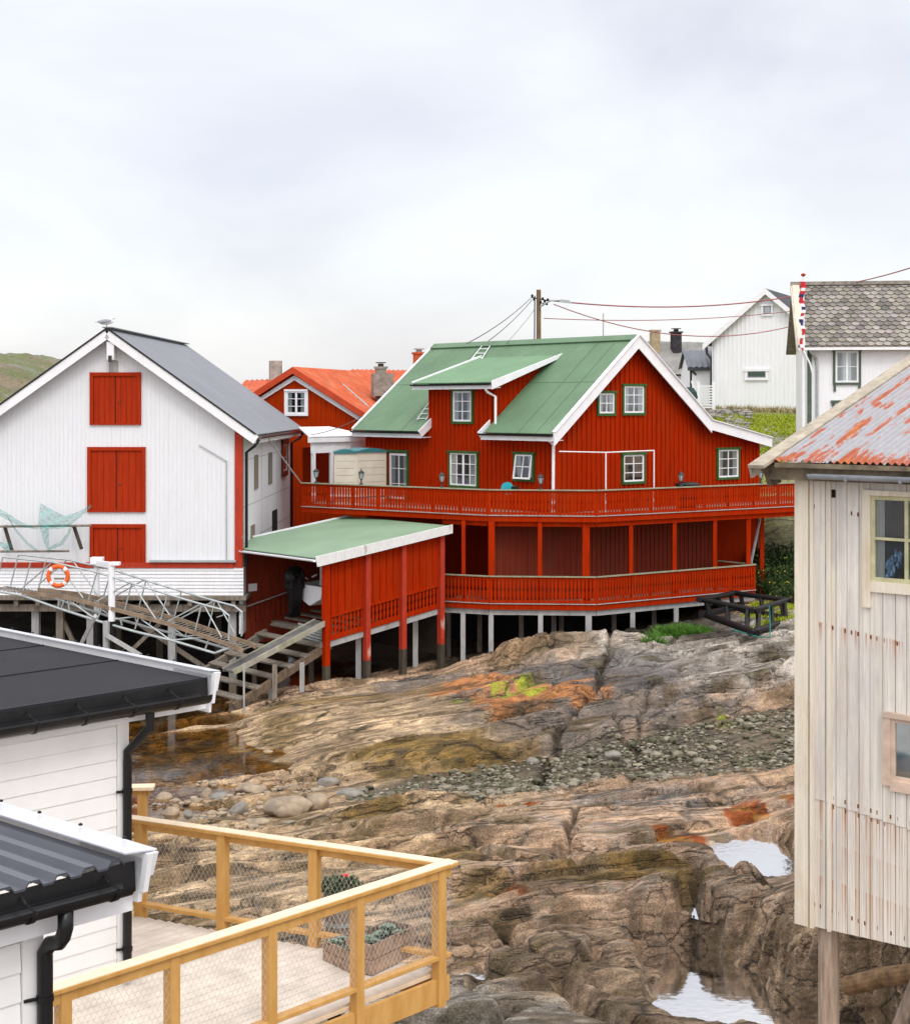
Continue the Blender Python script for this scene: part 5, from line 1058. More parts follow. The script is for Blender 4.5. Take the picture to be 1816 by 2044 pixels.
def chimney(parent, p, sx, sz_, m1, cap=True, m2=None, yaw=.2, name='chimney', label=None):
    m = MB(); m.box((p.x, p.y, p.z-sz_/2-.5), sx, sx, sz_+1, yaw)
    if cap: m.box((p.x, p.y, p.z+.03), sx*1.25, sx*1.25, .09, yaw)
    c_ = m.build(name, m1, parent, label=label)
    if cap:
        m = MB(); m.lathe((p.x, p.y, p.z+.08), [(sx*.3, 0), (sx*.28, .12)], 8); m.box((p.x, p.y, p.z+.24), sx*.9, sx*.9, .04, yaw); m.build('chimney_cap', m2 or M_darktimber, c_)
    return c_
M_stone = mat('old_chimney_stone', (.30, .27, .23), .9, .2, 4, dirt=(.10, .09, .08), dirt_amt=.7, dirt_scale=3, bump=.6)
chimney(rh, P(550, 720, 70), .55, 1.4, M_concrete, False, label='plain square concrete chimney')
c_ = chimney(rh, P(760, 735, 66), .42, 1.2, M_stone, True, M_darktimber, label='stone chimney with a metal hood'); MB().box(P(763, 768, 65.6), .85, .8, .95, .2).build('chimney_base', M_stone, c_)
rs = W2.n*-3.0
m = MB(); m.add([W2.p(2.6, zr2-.6*2.6+.07, -1.2), W2.p(2.9, zr2-.6*2.9+.07, -1.2), W2.p(1.2, zr2-.6*1.2+.07, -2.6), W2.p(1.0, zr2-.6*1.0+.07, -2.6)], [(0, 1, 2, 3)]); m.build('pale_roof_patch', M_pale, rh, fix=False)
def simple_roof_house(name, label, pl, pr, Y, drop, zbase, roofm, wallm, run=3, rib=.22, amp=.03, yaw=0, cat='house', ridge_back=True):
    """long side faces camera: ridge from pixel pl to pr at depth Y, roof drops toward the camera"""
    A = P(*pl, Y); B = P(*pr, Y); a = Vector((B.x-A.x, B.y-A.y)).normalized(); n = Vector((a.y, -a.x)); L = math.hypot(B.x-A.x, B.y-A.y); W = Wall(Vector((A.x, A.y))+n*run, a, n)
    r = thing(name, v3(W.p(L/2, 0), zbase), label, cat); m = MB(); corrugated(m, W.p(0, A.z, -run), W.p(L, B.z, -run), W.p(0, A.z-drop, .25), W.p(L, B.z-drop, .25), max(1, int(L/rib)), amp, th=.04); m.build('roof', roofm, r, fix=False)
    m = MB(); corrugated(m, W.p(0, A.z, -run), W.p(L, B.z, -run), W.p(0, A.z-drop, -2*run), W.p(L, B.z-drop, -2*run), max(1, int(L/rib)), amp, th=.04); m.build('roof', roofm, r, fix=False)
    m = MB(); m.wbox(W, .15, L-.15, zbase, min(A.z, B.z)-drop-.02, -.12, 0); m.prism([W.p(.16, zbase, 0), W.p(.16, zbase, -2*run), W.p(.16, A.z-drop-.1, -2*run), W.p(.16, A.z-.1, -run), W.p(.16, A.z-drop-.1, 0)], v3(a*.1, 0)); m.prism([W.p(L-.16, zbase, 0), W.p(L-.16, zbase, -2*run), W.p(L-.16, B.z-drop-.1, -2*run), W.p(L-.16, B.z-.1, -run), W.p(L-.16, B.z-drop-.1, 0)], v3(-a*.1, 0)); m.build('wall', wallm, r)
    return r, W, L, A.z
r3, _, _, _ = simple_roof_house('far_red_house', 'low orange tiled roof of a house just visible behind the stone chimney', (700, 738), (835, 740), 78, 1.6, 3, M_orangeroof, M_red2)
chimney(r3, P(836, 706, 76), .5, 1.4, mat('orange_brick', (.55, .10, .03), .8, .15, 6), True, M_concrete, label='orange red chimney beside the green roof verge')
r4, _, _, _ = simple_roof_house('orange_roof_outhouse', 'low corrugated orange roof peeping out left of the red gable', (488, 760), (548, 758), 70, .6, 3, M_orangeroof, M_red2)
# white porch and beige shed on the upper deck
zp = zUf
pr_ = thing('white_porch', P(640, 990, 57), 'white framed glazed porch with a sloping white roof between the two red houses', 'porch')
A0, B0 = P(618, 880, 56.0), P(735, 872, 58.5); a_ = Vector((B0.x-A0.x, B0.y-A0.y)).normalized(); WP = Wall((A0.x, A0.y), a_, (a_.y, -a_.x)); Lp = (B0-A0).length
m = MB(); m.wbox(WP, -.1, Lp, A0.z-.06, A0.z+.16, -.0, .1); m.prism([WP.p(-.1, A0.z+.1, .1), WP.p(Lp, A0.z+.1, .1), WP.p(Lp, A0.z+.42, -2.0), WP.p(1.5, A0.z+.42, -2.0)], (0, 0, .05)); m.wbox(WP, .1, Lp, A0.z-.45, A0.z-.06, -.05, .0); m.build('roof', M_trim, pr_)
m = MB()
for px in (627, 663, 700): q = WP.hit(px, 930)[0]; m.wbox(WP, q-.06, q+.06, zp, A0.z-.06, -.1, .02)
m.build('frame', M_trim, pr_); MB().wbox(WP, 1.5, Lp+.8, zp, A0.z-.3, -1.8, -1.7).build('inner_wall', M_red2, pr_)
m = MB(); m.add([WP.p(.2, zp, -.04), WP.p(Lp, zp, -.04), WP.p(Lp, A0.z-.45, -.04), WP.p(.2, A0.z-.45, -.04)], [(0, 1, 2, 3)]); m.build('pane', M_glass, pr_)
bs = thing('garden_shed', P(720, 1000, 54.5), 'beige plastic garden shed with curved teal roof edge standing on the upper deck', 'shed')
A0, B0, C0 = P(667, 903, 54.3), P(712, 901, 54.4), P(771, 898, 55.2)
for p, q in ((A0, B0), (B0, C0)):
    a_ = Vector((q.x-p.x, q.y-p.y)).normalized(); W_ = Wall((p.x, p.y), a_, (a_.y, -a_.x)); L = (q-p).length; m = MB(); m.wbox(W_, 0, L, zp, p.z, -.05, 0)
    for k in range(7): m.wbox(W_, .08, L-.08, zp+.25*k+.03, zp+.25*k+.235, 0, .014)
    m.wbox(W_, L/2-.012, L/2+.012, zp+.02, p.z, .0, .022); m.build('wall_panel', M_beige, bs)
    m = MB(); n_ = 8
    for k in range(n_):
        t0, t1 = k/n_, (k+1)/n_; h0, h1 = .10*math.sin(math.pi*t0)*1+.03, .10*math.sin(math.pi*t1)+.03
        m.prism([W_.p(L*t0, p.z-.04, .06), W_.p(L*t1, p.z-.04, .06), W_.p(L*t1, p.z+h1-.02, .06), W_.p(L*t0, p.z+h0-.02, .06)], v3(W_.n*-.9, 0))
    m.build('roof', M_teal, bs); m = MB(); m.wbox(W_, .0, L, zp+.22, zp+.27, .02, .03); m.build('base_trim', M_teal, bs)
m = MB(); m.prism([v3((A0.x, A0.y), zp), v3((B0.x, B0.y), zp), v3((C0.x, C0.y), zp), v3((C0.x-.4, C0.y+.9), zp), v3((A0.x+.1, A0.y+.95), zp)], (0, 0, B0.z-zp-.05)); 
# ================================================================ VILLAGE BEHIND (right)
wb, W5, zr5, aL5, aR5 = gable_house((1530, 577), 80, R(-24), 1421, 1655, .86, 7.6, 12, 'white_barn', 'tall white boarded barn with two tiny windows standing on the grassy bank', M_whitefar, M_darkroof, step=.22, over=.42, over_f=.35, bat=True, rib=.3, cat='barn', fw=.28)
m = MB(); m.wbox(W5, aL5, aR5, 7.3, 8.25, -.3, -.25); m.build('dark_foundation', M_dark, wb)
W5w = offw(W5, .03); window(W5w, wb, W5.rect(1520, 607, 1543, 630), M_whitefar, M_greyroof, 1, 1, tw=.1, curtain=False, glass=M_glassb); window(W5w, wb, W5.rect(1487, 736, 1534, 759), M_whitefar, M_greyroof, 1, 1, tw=.14, curtain=False, glass=M_glassb)
m = MB(); q = W5.p(aL5-.35, zr5-.86*(abs(aL5)+.35)-.1, -.1); m.tube([q, q+Vector((.05, 0, -.4)), W5.p(aL5-.08, q.z-.7, -.15), W5.p(aL5-.08, 8.6, -.15)], .07, 6); m.build('downpipe', M_darkroof, wb)
M_slate = mat('slate_far', (.24, .235, .22), .8, .15, 1.2, dirt=(.36, .37, .33), dirt_amt=.6, dirt_scale=1.2)
sh, W6, L6, z6 = simple_roof_house('slate_roofed_cottage', 'low white cottage with patchy grey slate roof and two chimneys behind the green roof', (1255, 680), (1440, 684), 92, 2.0, 7, M_slate, M_whitefar, run=3.2, rib=.5, amp=.01)
chimney(sh, P(1307, 663, 91), .5, 1.0, mat('yellow_stone', (.42, .33, .20), .9, .15, 5), False, label='yellowish tapering chimney'); MB().box(P(1307, 660, 91), .62, .62, .1, .1).build('chimney_crown', MATS['yellow_stone'], sh)
chimney(sh, P(1349, 664, 91), .52, 1.0, mat('dark_brick', (.05, .045, .05), .9, .3, 5), True, M_black, label='dark brick chimney')
sh2, W7, L7, z7 = simple_roof_house('white_annex', 'small white annex with dark ribbed metal roof beside the tall white barn', (1362, 700), (1440, 700), 84, .95, 7, mat('ribbed_dark_roof', (.13, .14, .165), .4, .1, 1), M_whitefar, run=1.6, rib=.3, amp=.035)
m = MB(); m.wbox(W7, .0, L7, z7-.95-.16, z7-.95+.0, .2, .28); m.build('gutter', M_darkroof, sh2)
m = MB(); q = W7.p(.25, z7-1.1, .2); m.tube([q, q+Vector((.3, .3, -.3)), q+Vector((.3, .3, -3.2))], .06, 6); m.build('downpipe', M_darkroof, sh2)
MB().wbox(W7, *W7.rect(1380, 776, 1386, 783), 0, .05).build('wall_lamp', M_darkroof, sh2)
td = thing('white_terrace', P(1405, 835, 76), 'small white slatted terrace on posts in front of the white annex', 'terrace')
A, B = P(1396, 815, 76), P(1424, 815, 76)
m = MB(); m.box(((A.x+B.x)/2, 76.6, A.z-.05), B.x-A.x, 1.2, .1); m.build('floor', M_timber, td)
m = MB()
for k in range(9): zz = A.z+.05+k*.13; m.beam((A.x, 76, zz), (B.x, 76, zz), .03, .07)
m.beam((A.x-.06, 76, A.z-.05), (A.x-.06, 76, A.z+1.3), .12, .12); m.beam((B.x, 76, A.z-1.1), (B.x, 76, A.z+1.3), .15, .1); m.beam(P(1380, 760, 75.9), P(1398, 815, 75.9), .08, .08); m.build('slat_railing', M_trim, td)
tp = thing('green_tarp', P(1378, 805, 75), 'dark green tarpaulin bundle next to the white terrace', 'tarp'); m = MB(); m.blob(P(1376, 792, 75.3), .42, .3, .5, 4, 10, 6, .15); m.build('cloth', mat('dark_green_tarp', (.03, .07, .065), .7, .2, 3), tp)
# white house with scalloped slate roof
th = R(-8); a = rot2((1, 0), th); n = Vector((a.y, -a.x)); Yh = 62.0
E = P(1599, 692, Yh-3.2); RR = P(1580, 569, Yh)
WH = Wall(Vector((E.x, E.y))+Vector((-n.x*.35, -n.y*.35)), a, n); Lh = 9.5
wh = thing('white_house', v3(WH.p(4, 0), 6.8), 'white house with scalloped grey slate roof and dark green window trim behind the flagpole', 'house')
zre = RR.z; zee = E.z; run = (Vector((RR.x, RR.y))-Vector((E.x, E.y))).dot(-n); l0 = (Vector((RR.x, RR.y))-WH.p0).dot(a)
def rfp(aa, t, lift=0): return WH.p(l0+aa, zee+(zre-zee)*t+lift, .35-run*t)
m = MB(); m.prism([rfp(0, 0), rfp(Lh, 0), rfp(Lh, 1), rfp(0, 1)], (0, 0, -.1)); m.prism([rfp(0, 1), rfp(Lh, 1), WH.p(l0+Lh, zee, .35-2*run), WH.p(l0, zee, .35-2*run)], (0, 0, -.1)); m.build('roof_boards', M_timber, wh)
def tile_mat():
    m = mat('scalloped_slate', (.25, .235, .22), .85, .15, 4, bump=.4); nt = m.node_tree; b = nt.nodes['Principled BSDF']; src = b.inputs['Base Color'].links[0].from_socket
    at = N(nt, 'ShaderNodeAttribute'); at.attribute_name = 'Col'; mx = N(nt, 'ShaderNodeMix', data_type='RGBA', blend_type='MULTIPLY'); mx.inputs[0].default_value = 1
    nt.links.new(src, mx.inputs[6]); nt.links.new(at.outputs[0], mx.inputs[7]); nt.links.new(mx.outputs[2], b.inputs['Base Color']); return m
m = MB(); rows = 16; wt = .30; cols = int(Lh/wt); tcol = []; rnd = random.Random(5); nr_roof = (rfp(1, 0)-rfp(0, 0)).cross(rfp(0, 1)-rfp(0, 0)).normalized()
for r_ in range(rows):
    for c2 in range(cols+1):
        a0 = c2*wt+(wt/2 if r_ % 2 else 0)-wt/2; a1 = a0+wt-.012
        if a1 > Lh+.1: continue
        t0 = r_/rows; dt = 1/rows; L_ = run
        am = (a0+a1)/2; pts = [(a0, t0+dt*1.15), (a0, t0+dt*.45), (a0+.05, t0+dt*.15), (am, t0-dt*.12), (a1-.05, t0+dt*.15), (a1, t0+dt*.45), (a1, t0+dt*1.15)]
        vs = [rfp(max(0, min(Lh, x)), max(0, min(1, y)))+nr_roof*(.02+.035*(1-(y-t0)/dt)) for x, y in pts]
        base = len(m.f); m.prism(vs, -nr_roof*.018); k = rnd.uniform(.6, 1.35); kk = (k, k*rnd.uniform(.93, 1.02), k*rnd.uniform(.85, 1.0)); tcol += [kk]*(len(m.f)-base)
tl = m.build('slate_tiles', tile_mat(), wh); at = tl.data.color_attributes.new('Col', 'FLOAT_COLOR', 'CORNER')
cv = []
for p, k in zip(tl.data.polygons, tcol): cv += [k[0], k[1], k[2], 1]*p.loop_total
at.data.foreach_set('color', cv)
m = MB(); m.beam(rfp(-.05, 1, .06), rfp(Lh, 1, .06), .3, .14); m.build('ridge_cap', M_stone, wh)
m = MB(); m.beam(rfp(0, 0, -.08)+v3(n*.03, 0), rfp(Lh, 0, -.08)+v3(n*.03, 0), .12, .10); m.build('gutter', M_trim, wh)
M_cream = mat('cream_verge', (.62, .56, .46), .7, .08, 2, dirt=(.45, .25, .10), dirt_amt=.6, dirt_scale=2)
m = MB(); m.prism([rfp(-.06, 0, .02), rfp(-.06, 1, .08), rfp(-.06, 1, -.2), rfp(-.06, 0, -.3)], v3(a*.06, 0)); m.prism([rfp(-.0, 0, .05), rfp(-.0, 1, .10), rfp(.28, 1, .10), rfp(.28, 0, .05)], (0, 0, .02)); m.build('verge_board', M_cream, wh)
l1 = WH.hit(1612, 760)[0]; m = MB(); m.wbox(WH, l1, l0+Lh-.3, 6.4, zee-.05, -.12, 0); battens(m, WH, l1+.1, l0+Lh-.4, 6.5, lambda q: zee-.1, .16, .13, 0, .01); m.build('front_wall', M_whitefar, wh)
m = MB(); m.prism([WH.p(l1, 6.4, 0), WH.p(l1, 6.4, -2*run+.7), WH.p(l1, zee-.1, -2*run+.7), WH.p(l1, zre-.25, -run+.35), WH.p(l1, zee-.1, 0)], v3(a*.1, 0)); m.prism([WH.p(l0+Lh-.35, 6.4, -.05), WH.p(l0+Lh-.35, 6.4, -2*run+.7), WH.p(l0+Lh-.35, zee-.1, -2*run+.7), WH.p(l0+Lh-.35, zre-.25, -run+.35), WH.p(l0+Lh-.35, zee-.1, -.05)], v3(a*.1, 0))
m.wbox(WH, l1+.1, l0+Lh-.4, 6.4, zee-.1, -2*run+.7, -2*run+.8); m.build('side_wall', M_whitefar, wh)
MB().wbox(WH, l1-.02, l1+.14, 6.4, zee-.12, -.04, .035).build('green_corner_board', mat('grey_green_trim', (.085, .12, .085), .6, .12, 3), wh)
M_ggt = MATS['grey_green_trim']
b = WH.rect(1662, 696, 1718, 768); window(WH, wh, b, M_ggt, M_trim, 2, 2, tw=.09, fw=.07, curtain=True, hood=True, split=True, backing=M_curtain)
m = MB()
for q in (b[0]+.02, b[1]-.1): m.wbox(WH, q, q+.09, b[2]-.25, b[2], .01, .06)
m.build('window_bracket', M_ggt, wh)
b = WH.rect(1660, 799, 1716, 880); window(WH, wh, b, M_ggt, M_trim, 2, 2, tw=.11, fw=.07)
m = MB(); q = WH.p(l1+.4, zee-.15, .3); m.tube([WH.p(l1+.05, zee-.14, .4), WH.p(l1+.30, zee-.45, .1), WH.p(l1+.34, zee-.7, .07), WH.p(l1+.34, 6.5, .07)], .055, 8); m.build('downpipe', M_galv, wh)
# flagpole with furled pennant
fp = P(1603, 860, 58.8); zg = 6.6
fl = thing('flagpole', (fp.x, fp.y, zg), 'tall white flagpole with a red white and blue striped pennant hanging limp', 'flagpole')
tpx = P(1601, 552, 58.8); m = MB(); m.tube([(fp.x, fp.y, zg), (fp.x, fp.y, tpx.z)], .085, 10, r2=.035); m.build('pole', M_trim, fl); m = MB(); m.lathe((fp.x, fp.y, tpx.z), [(.02, 0), (.09, .05), (.09, .10), (.01, .14)], 8); m.build('finial', M_redworn, fl)
fr_ = mat('pennant_red', (.55, .03, .04), .8, .1, 5); fbm_ = mat('pennant_blue', (.03, .04, .15), .8, .1, 5)
rnd = random.Random(8); zt = P(1600, 562, 58.8).z; zb_ = P(1600, 700, 58.8).z; nseg = 22
pcs = {0: MB(), 1: MB(), 2: MB()}
pts = [Vector((fp.x-.06+.05*math.sin(k*.9), fp.y-.12, zt+(zb_-zt)*k/nseg)) for k in range(nseg+1)]
seq = [0, 0, 1, 0, 2, 0, 0, 1, 2, 1, 0, 1, 2, 2, 1, 0, 0, 1, 0, 0, 1, 0]
for k in range(nseg):
    wd = .10*(1-.5*k/nseg)+.02*math.sin(k*2.3); d = Vector((wd, .02, 0)); q = Vector((.06*math.sin(k*1.7), 0, 0)); pcs[seq[k]].hexa([pts[k+1]-d, pts[k+1]+d, pts[k+1]+d+Vector((0, .05, 0)), pts[k+1]-d+Vector((0, .05, 0)), pts[k]-d, pts[k]+d, pts[k]+d+Vector((0, .05, 0)), pts[k]-d+Vector((0, .05, 0))])
pn_ = pcs[0].build('pennant', fr_, fl); pcs[1].build('white_stripe', M_trim, pn_); pcs[2].build('blue_stripe', fbm_, pn_)
m = MB(); m.tube([pts[-1], pts[-1]+Vector((.25, 0, -.5)), pts[-1]+Vector((.35, 0, -.9))], .035, 5); m.build('pennant_tail', M_trim, pn_)
# utility pole, street lamp, wires
up = thing('utility_pole', P(1075, 760, 68), 'wooden utility pole with insulators and a street lamp arm behind the green ridge', 'utility pole')
A = P(1075, 578, 68); B = P(1074, 740, 68); m = MB(); m.tube([(A.x, A.y, 4), A], .12, 8, r2=.10); m.build('pole', mat('brown_pole', (.20, .13, .07), .85, .25, 3, (4, 4, .4)), up)
m = MB(); m.tube([P(1067, 590, 68), P(1066, 740, 68)], .03, 5); m.build('cable_conduit', M_darkroof, up)
m = MB(); q0 = P(1078, 612, 67.8); q1 = P(1098, 600, 67.6); q2 = P(1122, 599, 67.4); m.tube([q0, q1, q2], .035, 6); m.build('lamp_arm', M_galv, up); m = MB(); m.hexa([P(1116, 603, 67.2), P(1142, 606, 67.2), P(1142, 606, 67.5), P(1116, 603, 67.5), P(1118, 597, 67.2), P(1136, 599, 67.2), P(1136, 599, 67.5), P(1118, 597, 67.5)]); m.build('lamp_head', M_galv, up)
m = MB()
for i, (x, y) in enumerate(((1062, 590), (1066, 597), (1083, 596), (1087, 601), (1091, 606), (1084, 607), (1093, 598), (1079, 603))): q = P(x, y, 67.8); m.lathe(q, [(.02, -.07), (.055, -.03), (.05, .03), (.02, .07)], 6); 
m.beam(P(1060, 593, 68), P(1094, 600, 67.9), .04, .05); m.build('insulators', M_dark, up)
M_wire = mat('grey_cable', (.10, .09, .09), .6, .1, 3); M_wirer = mat('reddish_cable', (.32, .08, .09), .6, .1, 3)
def wire(a_, b_, sag, mt, label, r=.018, n_=16):
    A = P(*a_); B = P(*b_); m = MB(); m.tube([A.lerp(B, k/n_)-Vector((0, 0, 4*sag*(k/n_)*(1-k/n_))) for k in range(n_+1)], r, 4, False); tag(m.build('overhead_cable', mt, smooth=True), label, 'cable')
wire((1095, 599, 68), (1590, 590, 78), .42, M_wirer, 'uppermost red cable running from the pole lamp level to the white house', .030)
wire((1085, 635, 68), (1586, 620, 78), .25, M_wirer, 'middle thin cable running level from the pole across the white barn', .018)
wire((1105, 607, 68), (1590, 648, 78), .95, M_wirer, 'lowest sagging cable crossing above the dark chimney towards the white barn', .022)
wire((1062, 592, 68), (932, 685, 54), .15, M_wire, 'cable dropping left from the pole top to the green roof, the outer one', .020)
wire((1062, 598, 68), (975, 680, 56), .1, M_wire, 'cable dropping left from the pole top to the roof beside the ladder', .020)
wire((1066, 618, 68), (1010, 685, 56), .05, M_wire, 'short thin cable from the middle of the pole to the green ridge', .012)
wire((1690, 566, 64), (1830, 530, 50), .05, M_wirer, 'red cable rising to the right edge above the slate roof', .022)
wire((725, 830, 56), (620, 868, 56), .1, M_wire, 'thin dark cable crossing the red gable wall above the white porch', .015)
an = P(1204, 680, 75); m = MB(); m.tube([(an.x, an.y, 7), P(1204, 625, 75)], .03, 5); tag(m.build('antenna_mast', M_galv), 'thin antenna mast rising behind the green roof ridge', 'antenna')
# ================================================================ RIGHT SHED (rust roof)
ash = Vector((.729, -.685)).normalized(); nsh = Vector((-.685, -.729)).normalized(); cS = Vector(((1597-CX)/F*17, 17.0)); WSH = Wall(cS, ash, nsh)
zSt = WSH.hit(1600, 955)[1]; Lsh = 5.0; bsh = -nsh
zbS = WSH.hit(1598, 1844)[1]; a2_, zb2 = WSH.hit(1816, 1893)
ss = thing('weathered_shed', v3(cS, zbS), 'weathered off white board shed on posts with a rust streaked corrugated roof', 'shed')
def shed_mat():
    m = bpy.data.materials.new('weathered_white_boards'); m.use_nodes = True; nt = m.node_tree; b = nt.nodes['Principled BSDF']; b.inputs['Roughness'].default_value = .8; b.inputs['Specular IOR Level'].default_value = .2
    tc = N(nt, 'ShaderNodeTexCoord'); rt = N(nt, 'ShaderNodeVectorRotate'); rt.rotation_type = 'Z_AXIS'; rt.inputs['Angle'].default_value = -math.atan2(ash.y, ash.x); nt.links.new(tc.outputs['Object'], rt.inputs[0])
    def mapn(sc, loc=(0, 0, 0)):
        mp = N(nt, 'ShaderNodeMapping'); mp.inputs['Scale'].default_value = sc; mp.inputs['Location'].default_value = loc; nt.links.new(rt.outputs[0], mp.inputs[0]); return mp.outputs[0]
    def noise(v, sc, det=8, ro=.65): n = N(nt, 'ShaderNodeTexNoise'); n.inputs['Scale'].default_value = sc; n.inputs['Detail'].default_value = det; n.inputs['Roughness'].default_value = ro; nt.links.new(v, n.inputs[0]); return n.outputs[0]
    def rng(s, a, b_, c_=0, d=1): r = N(nt, 'ShaderNodeMapRange'); r.inputs[1].default_value = a; r.inputs[2].default_value = b_; r.inputs[3].default_value = c_; r.inputs[4].default_value = d; nt.links.new(s, r.inputs[0]); return r.outputs[0]
    def mix(f, a, b_):
        x = N(nt, 'ShaderNodeMix', data_type='RGBA'); 
        if f is not None: nt.links.new(f, x.inputs[0])
        for i, s in ((6, a), (7, b_)):
            if isinstance(s, tuple): x.inputs[i].default_value = (*s, 1)
            else: nt.links.new(s, x.inputs[i])
        return x.outputs[2]
    def mth(op, a, b_=None):
        x = N(nt, 'ShaderNodeMath', operation=op)
        for i, s in enumerate((a, b_)):
            if s is None: continue
            if isinstance(s, (int, float)): x.inputs[i].default_value = s
            else: nt.links.new(s, x.inputs[i])
        return x.outputs[0]
    g = noise(mapn((9, 9, .35)), 2.2); g2 = noise(mapn((30, 30, 1.0)), 2); bl = noise(mapn((1.5, 1.5, .5), (5, 3, 1)), 1.6)
    c = mix(rng(g, .35, .65), (.60, .56, .485), (.77, .74, .68)); c = mix(rng(bl, .47, .65, 0, .65), c, (.50, .48, .475)); c = mix(rng(g2, .56, .75, 0, .7), c, (.36, .31, .25))
    # rust runs that start at nail rows
    sp = N(nt, 'ShaderNodeSeparateXYZ'); nt.links.new(rt.outputs[0], sp.inputs[0]); x_ = sp.outputs[0]; z_ = mth('ADD', sp.outputs[2], mth('MULTIPLY', x_, .12))
    rn = noise(mapn((22, 0, .05)), 1.5, 3, .6)
    for zn, ln, k in ((.62, .62, .8), (1.44, .55, .95), (1.02, .9, .55), (3.37, .25, .8)):
        below = mth('SUBTRACT', zn, z_); f = mth('MULTIPLY', rng(below, 0, .02), rng(below, .03, ln, 1, 0)); f = mth('MULTIPLY', f, rng(rn, .50, .60)); f = mth('MULTIPLY', f, k); c = mix(f, c, (.42, .15, .035))
    # nails
    xm = mth('ABSOLUTE', mth('SUBTRACT', mth('FRACT', mth('DIVIDE', x_, .075)), .5))
    for zn in (.28, 1.40, 1.5, 3.33, 4.6):
        f = mth('MULTIPLY', mth('LESS_THAN', xm, .13), mth('LESS_THAN', mth('ABSOLUTE', mth('SUBTRACT', z_, zn)), .022)); f = mth('MULTIPLY', f, rng(noise(mapn((13, 13, .5)), 1.1, 2), .50, .54)); c = mix(f, c, (.16, .045, .015))
    st = noise(mapn((14, 14, .25), (9, 2, 4)), 1.4, 5); c = mix(rng(st, .56, .72, 0, .6), c, (.50, .31, .15))
    nt.links.new(c, b.inputs['Base Color']); bp = N(nt, 'ShaderNodeBump'); bp.inputs['Strength'].default_value = .5; bp.inputs['Distance'].default_value = .01; nt.links.new(g2, bp.inputs['Height']); nt.links.new(bp.outputs[0], b.inputs['Normal']); return m
M_shed = shed_mat()
sw = (zb2-zbS)/a2_ if a2_ else 0
zbf = lambda q: zbS+sw*q
ws1 = WSH.rect(1742, 990, 1830, 1163); ws1 = (ws1[0], ws1[0]+.80, ws1[2], ws1[3]); ws2 = WSH.rect(1782, 1437, 1850, 1562); ws2 = (ws2[0], ws2[0]+.75, ws2[2], ws2[3])
m = MB(); wallpoly(m, WSH, [(0, zbf(0)), (Lsh, zbf(Lsh)), (Lsh, zSt), (0, zSt)], -.1, 0); m.build('front_wall', M_shed, ss)
m = MB(); rnd = random.Random(12); x = .19; zj = zbS+1.42
while x < Lsh-.15:
    wd = rnd.uniform(.125, .15); holes = [ws1, ws2]; zsplit = zj-.12*x
    for (za, zz, dd) in ((zbf(x)+.01, zsplit, .018), (zsplit+.004, zSt, .026)):
        segs = [(za, zz)]
        for h in holes:
            if x+wd > h[0] and x < h[1]:
                segs = [t for s_ in segs for t in ((s_[0], min(s_[1], h[2])), (max(s_[0], h[3]), s_[1])) if t[1]-t[0] > .03]
        for s0, s1 in segs: m.wbox(WSH, x, x+wd-.007, s0, s1, 0, dd+rnd.uniform(0, .006))
    x += wd
m.build('wall_boards', M_shed, ss)
m = MB(); m.wbox(WSH, -.045, .125, zbf(0)+.0, zSt, -.1, .045); m.wbox(WSH, .15, .19, zbf(0), zSt, .0, .06); m.wbox(WSH, .36, .40, zbf(.3), zSt, .03, .055); m.build('corner_board', mat('cream_board', (.74, .68, .56), .75, .06, 3, (5, 5, .5), dirt=(.45, .30, .14), dirt_amt=.5, dirt_scale=3), ss)
m = MB(); m.prism([v3(cS, zbS), v3(cS+bsh*7, zbS), v3(cS+bsh*7, zSt), v3(cS+bsh*3.8, zSt+1.2), v3(cS, zSt)], v3(ash*.1, 0)); m.prism([v3(cS+bsh*7, zbS), v3(cS+bsh*7+ash*Lsh, zbS), v3(cS+bsh*7+ash*Lsh, zSt), v3(cS+bsh*7, zSt)], v3(-bsh*.1, 0)); m.prism([v3(cS+ash*Lsh, zbS), v3(cS+bsh*7+ash*Lsh, zbS), v3(cS+bsh*7+ash*Lsh, zSt), v3(cS+bsh*3.5+ash*Lsh, zSt+1.2), v3(cS+ash*Lsh, zSt)], v3(-ash*.1, 0)); m.build('back_walls', M_shed, ss)
MB().prism([v3(cS+bsh*.1+ash*.1, zbS+.55), v3(cS+bsh*6.9+ash*.1, zbS+.55), v3(cS+bsh*6.9+ash*(Lsh-.1), zbS+.55), v3(cS+bsh*.1+ash*(Lsh-.1), zbS+.55)], (0, 0, .06)).build('floor', M_darktimber, ss)
MB().wbox(WSH, *WSH.rect(1663, 977, 1670, 993), .03, .036).build('vent_hole', M_dark, ss)
M_mossy = mat('mossy_green_frame', (.52, .50, .30), .8, .12, 6, dirt=(.72, .67, .52), dirt_amt=.7, dirt_scale=5)
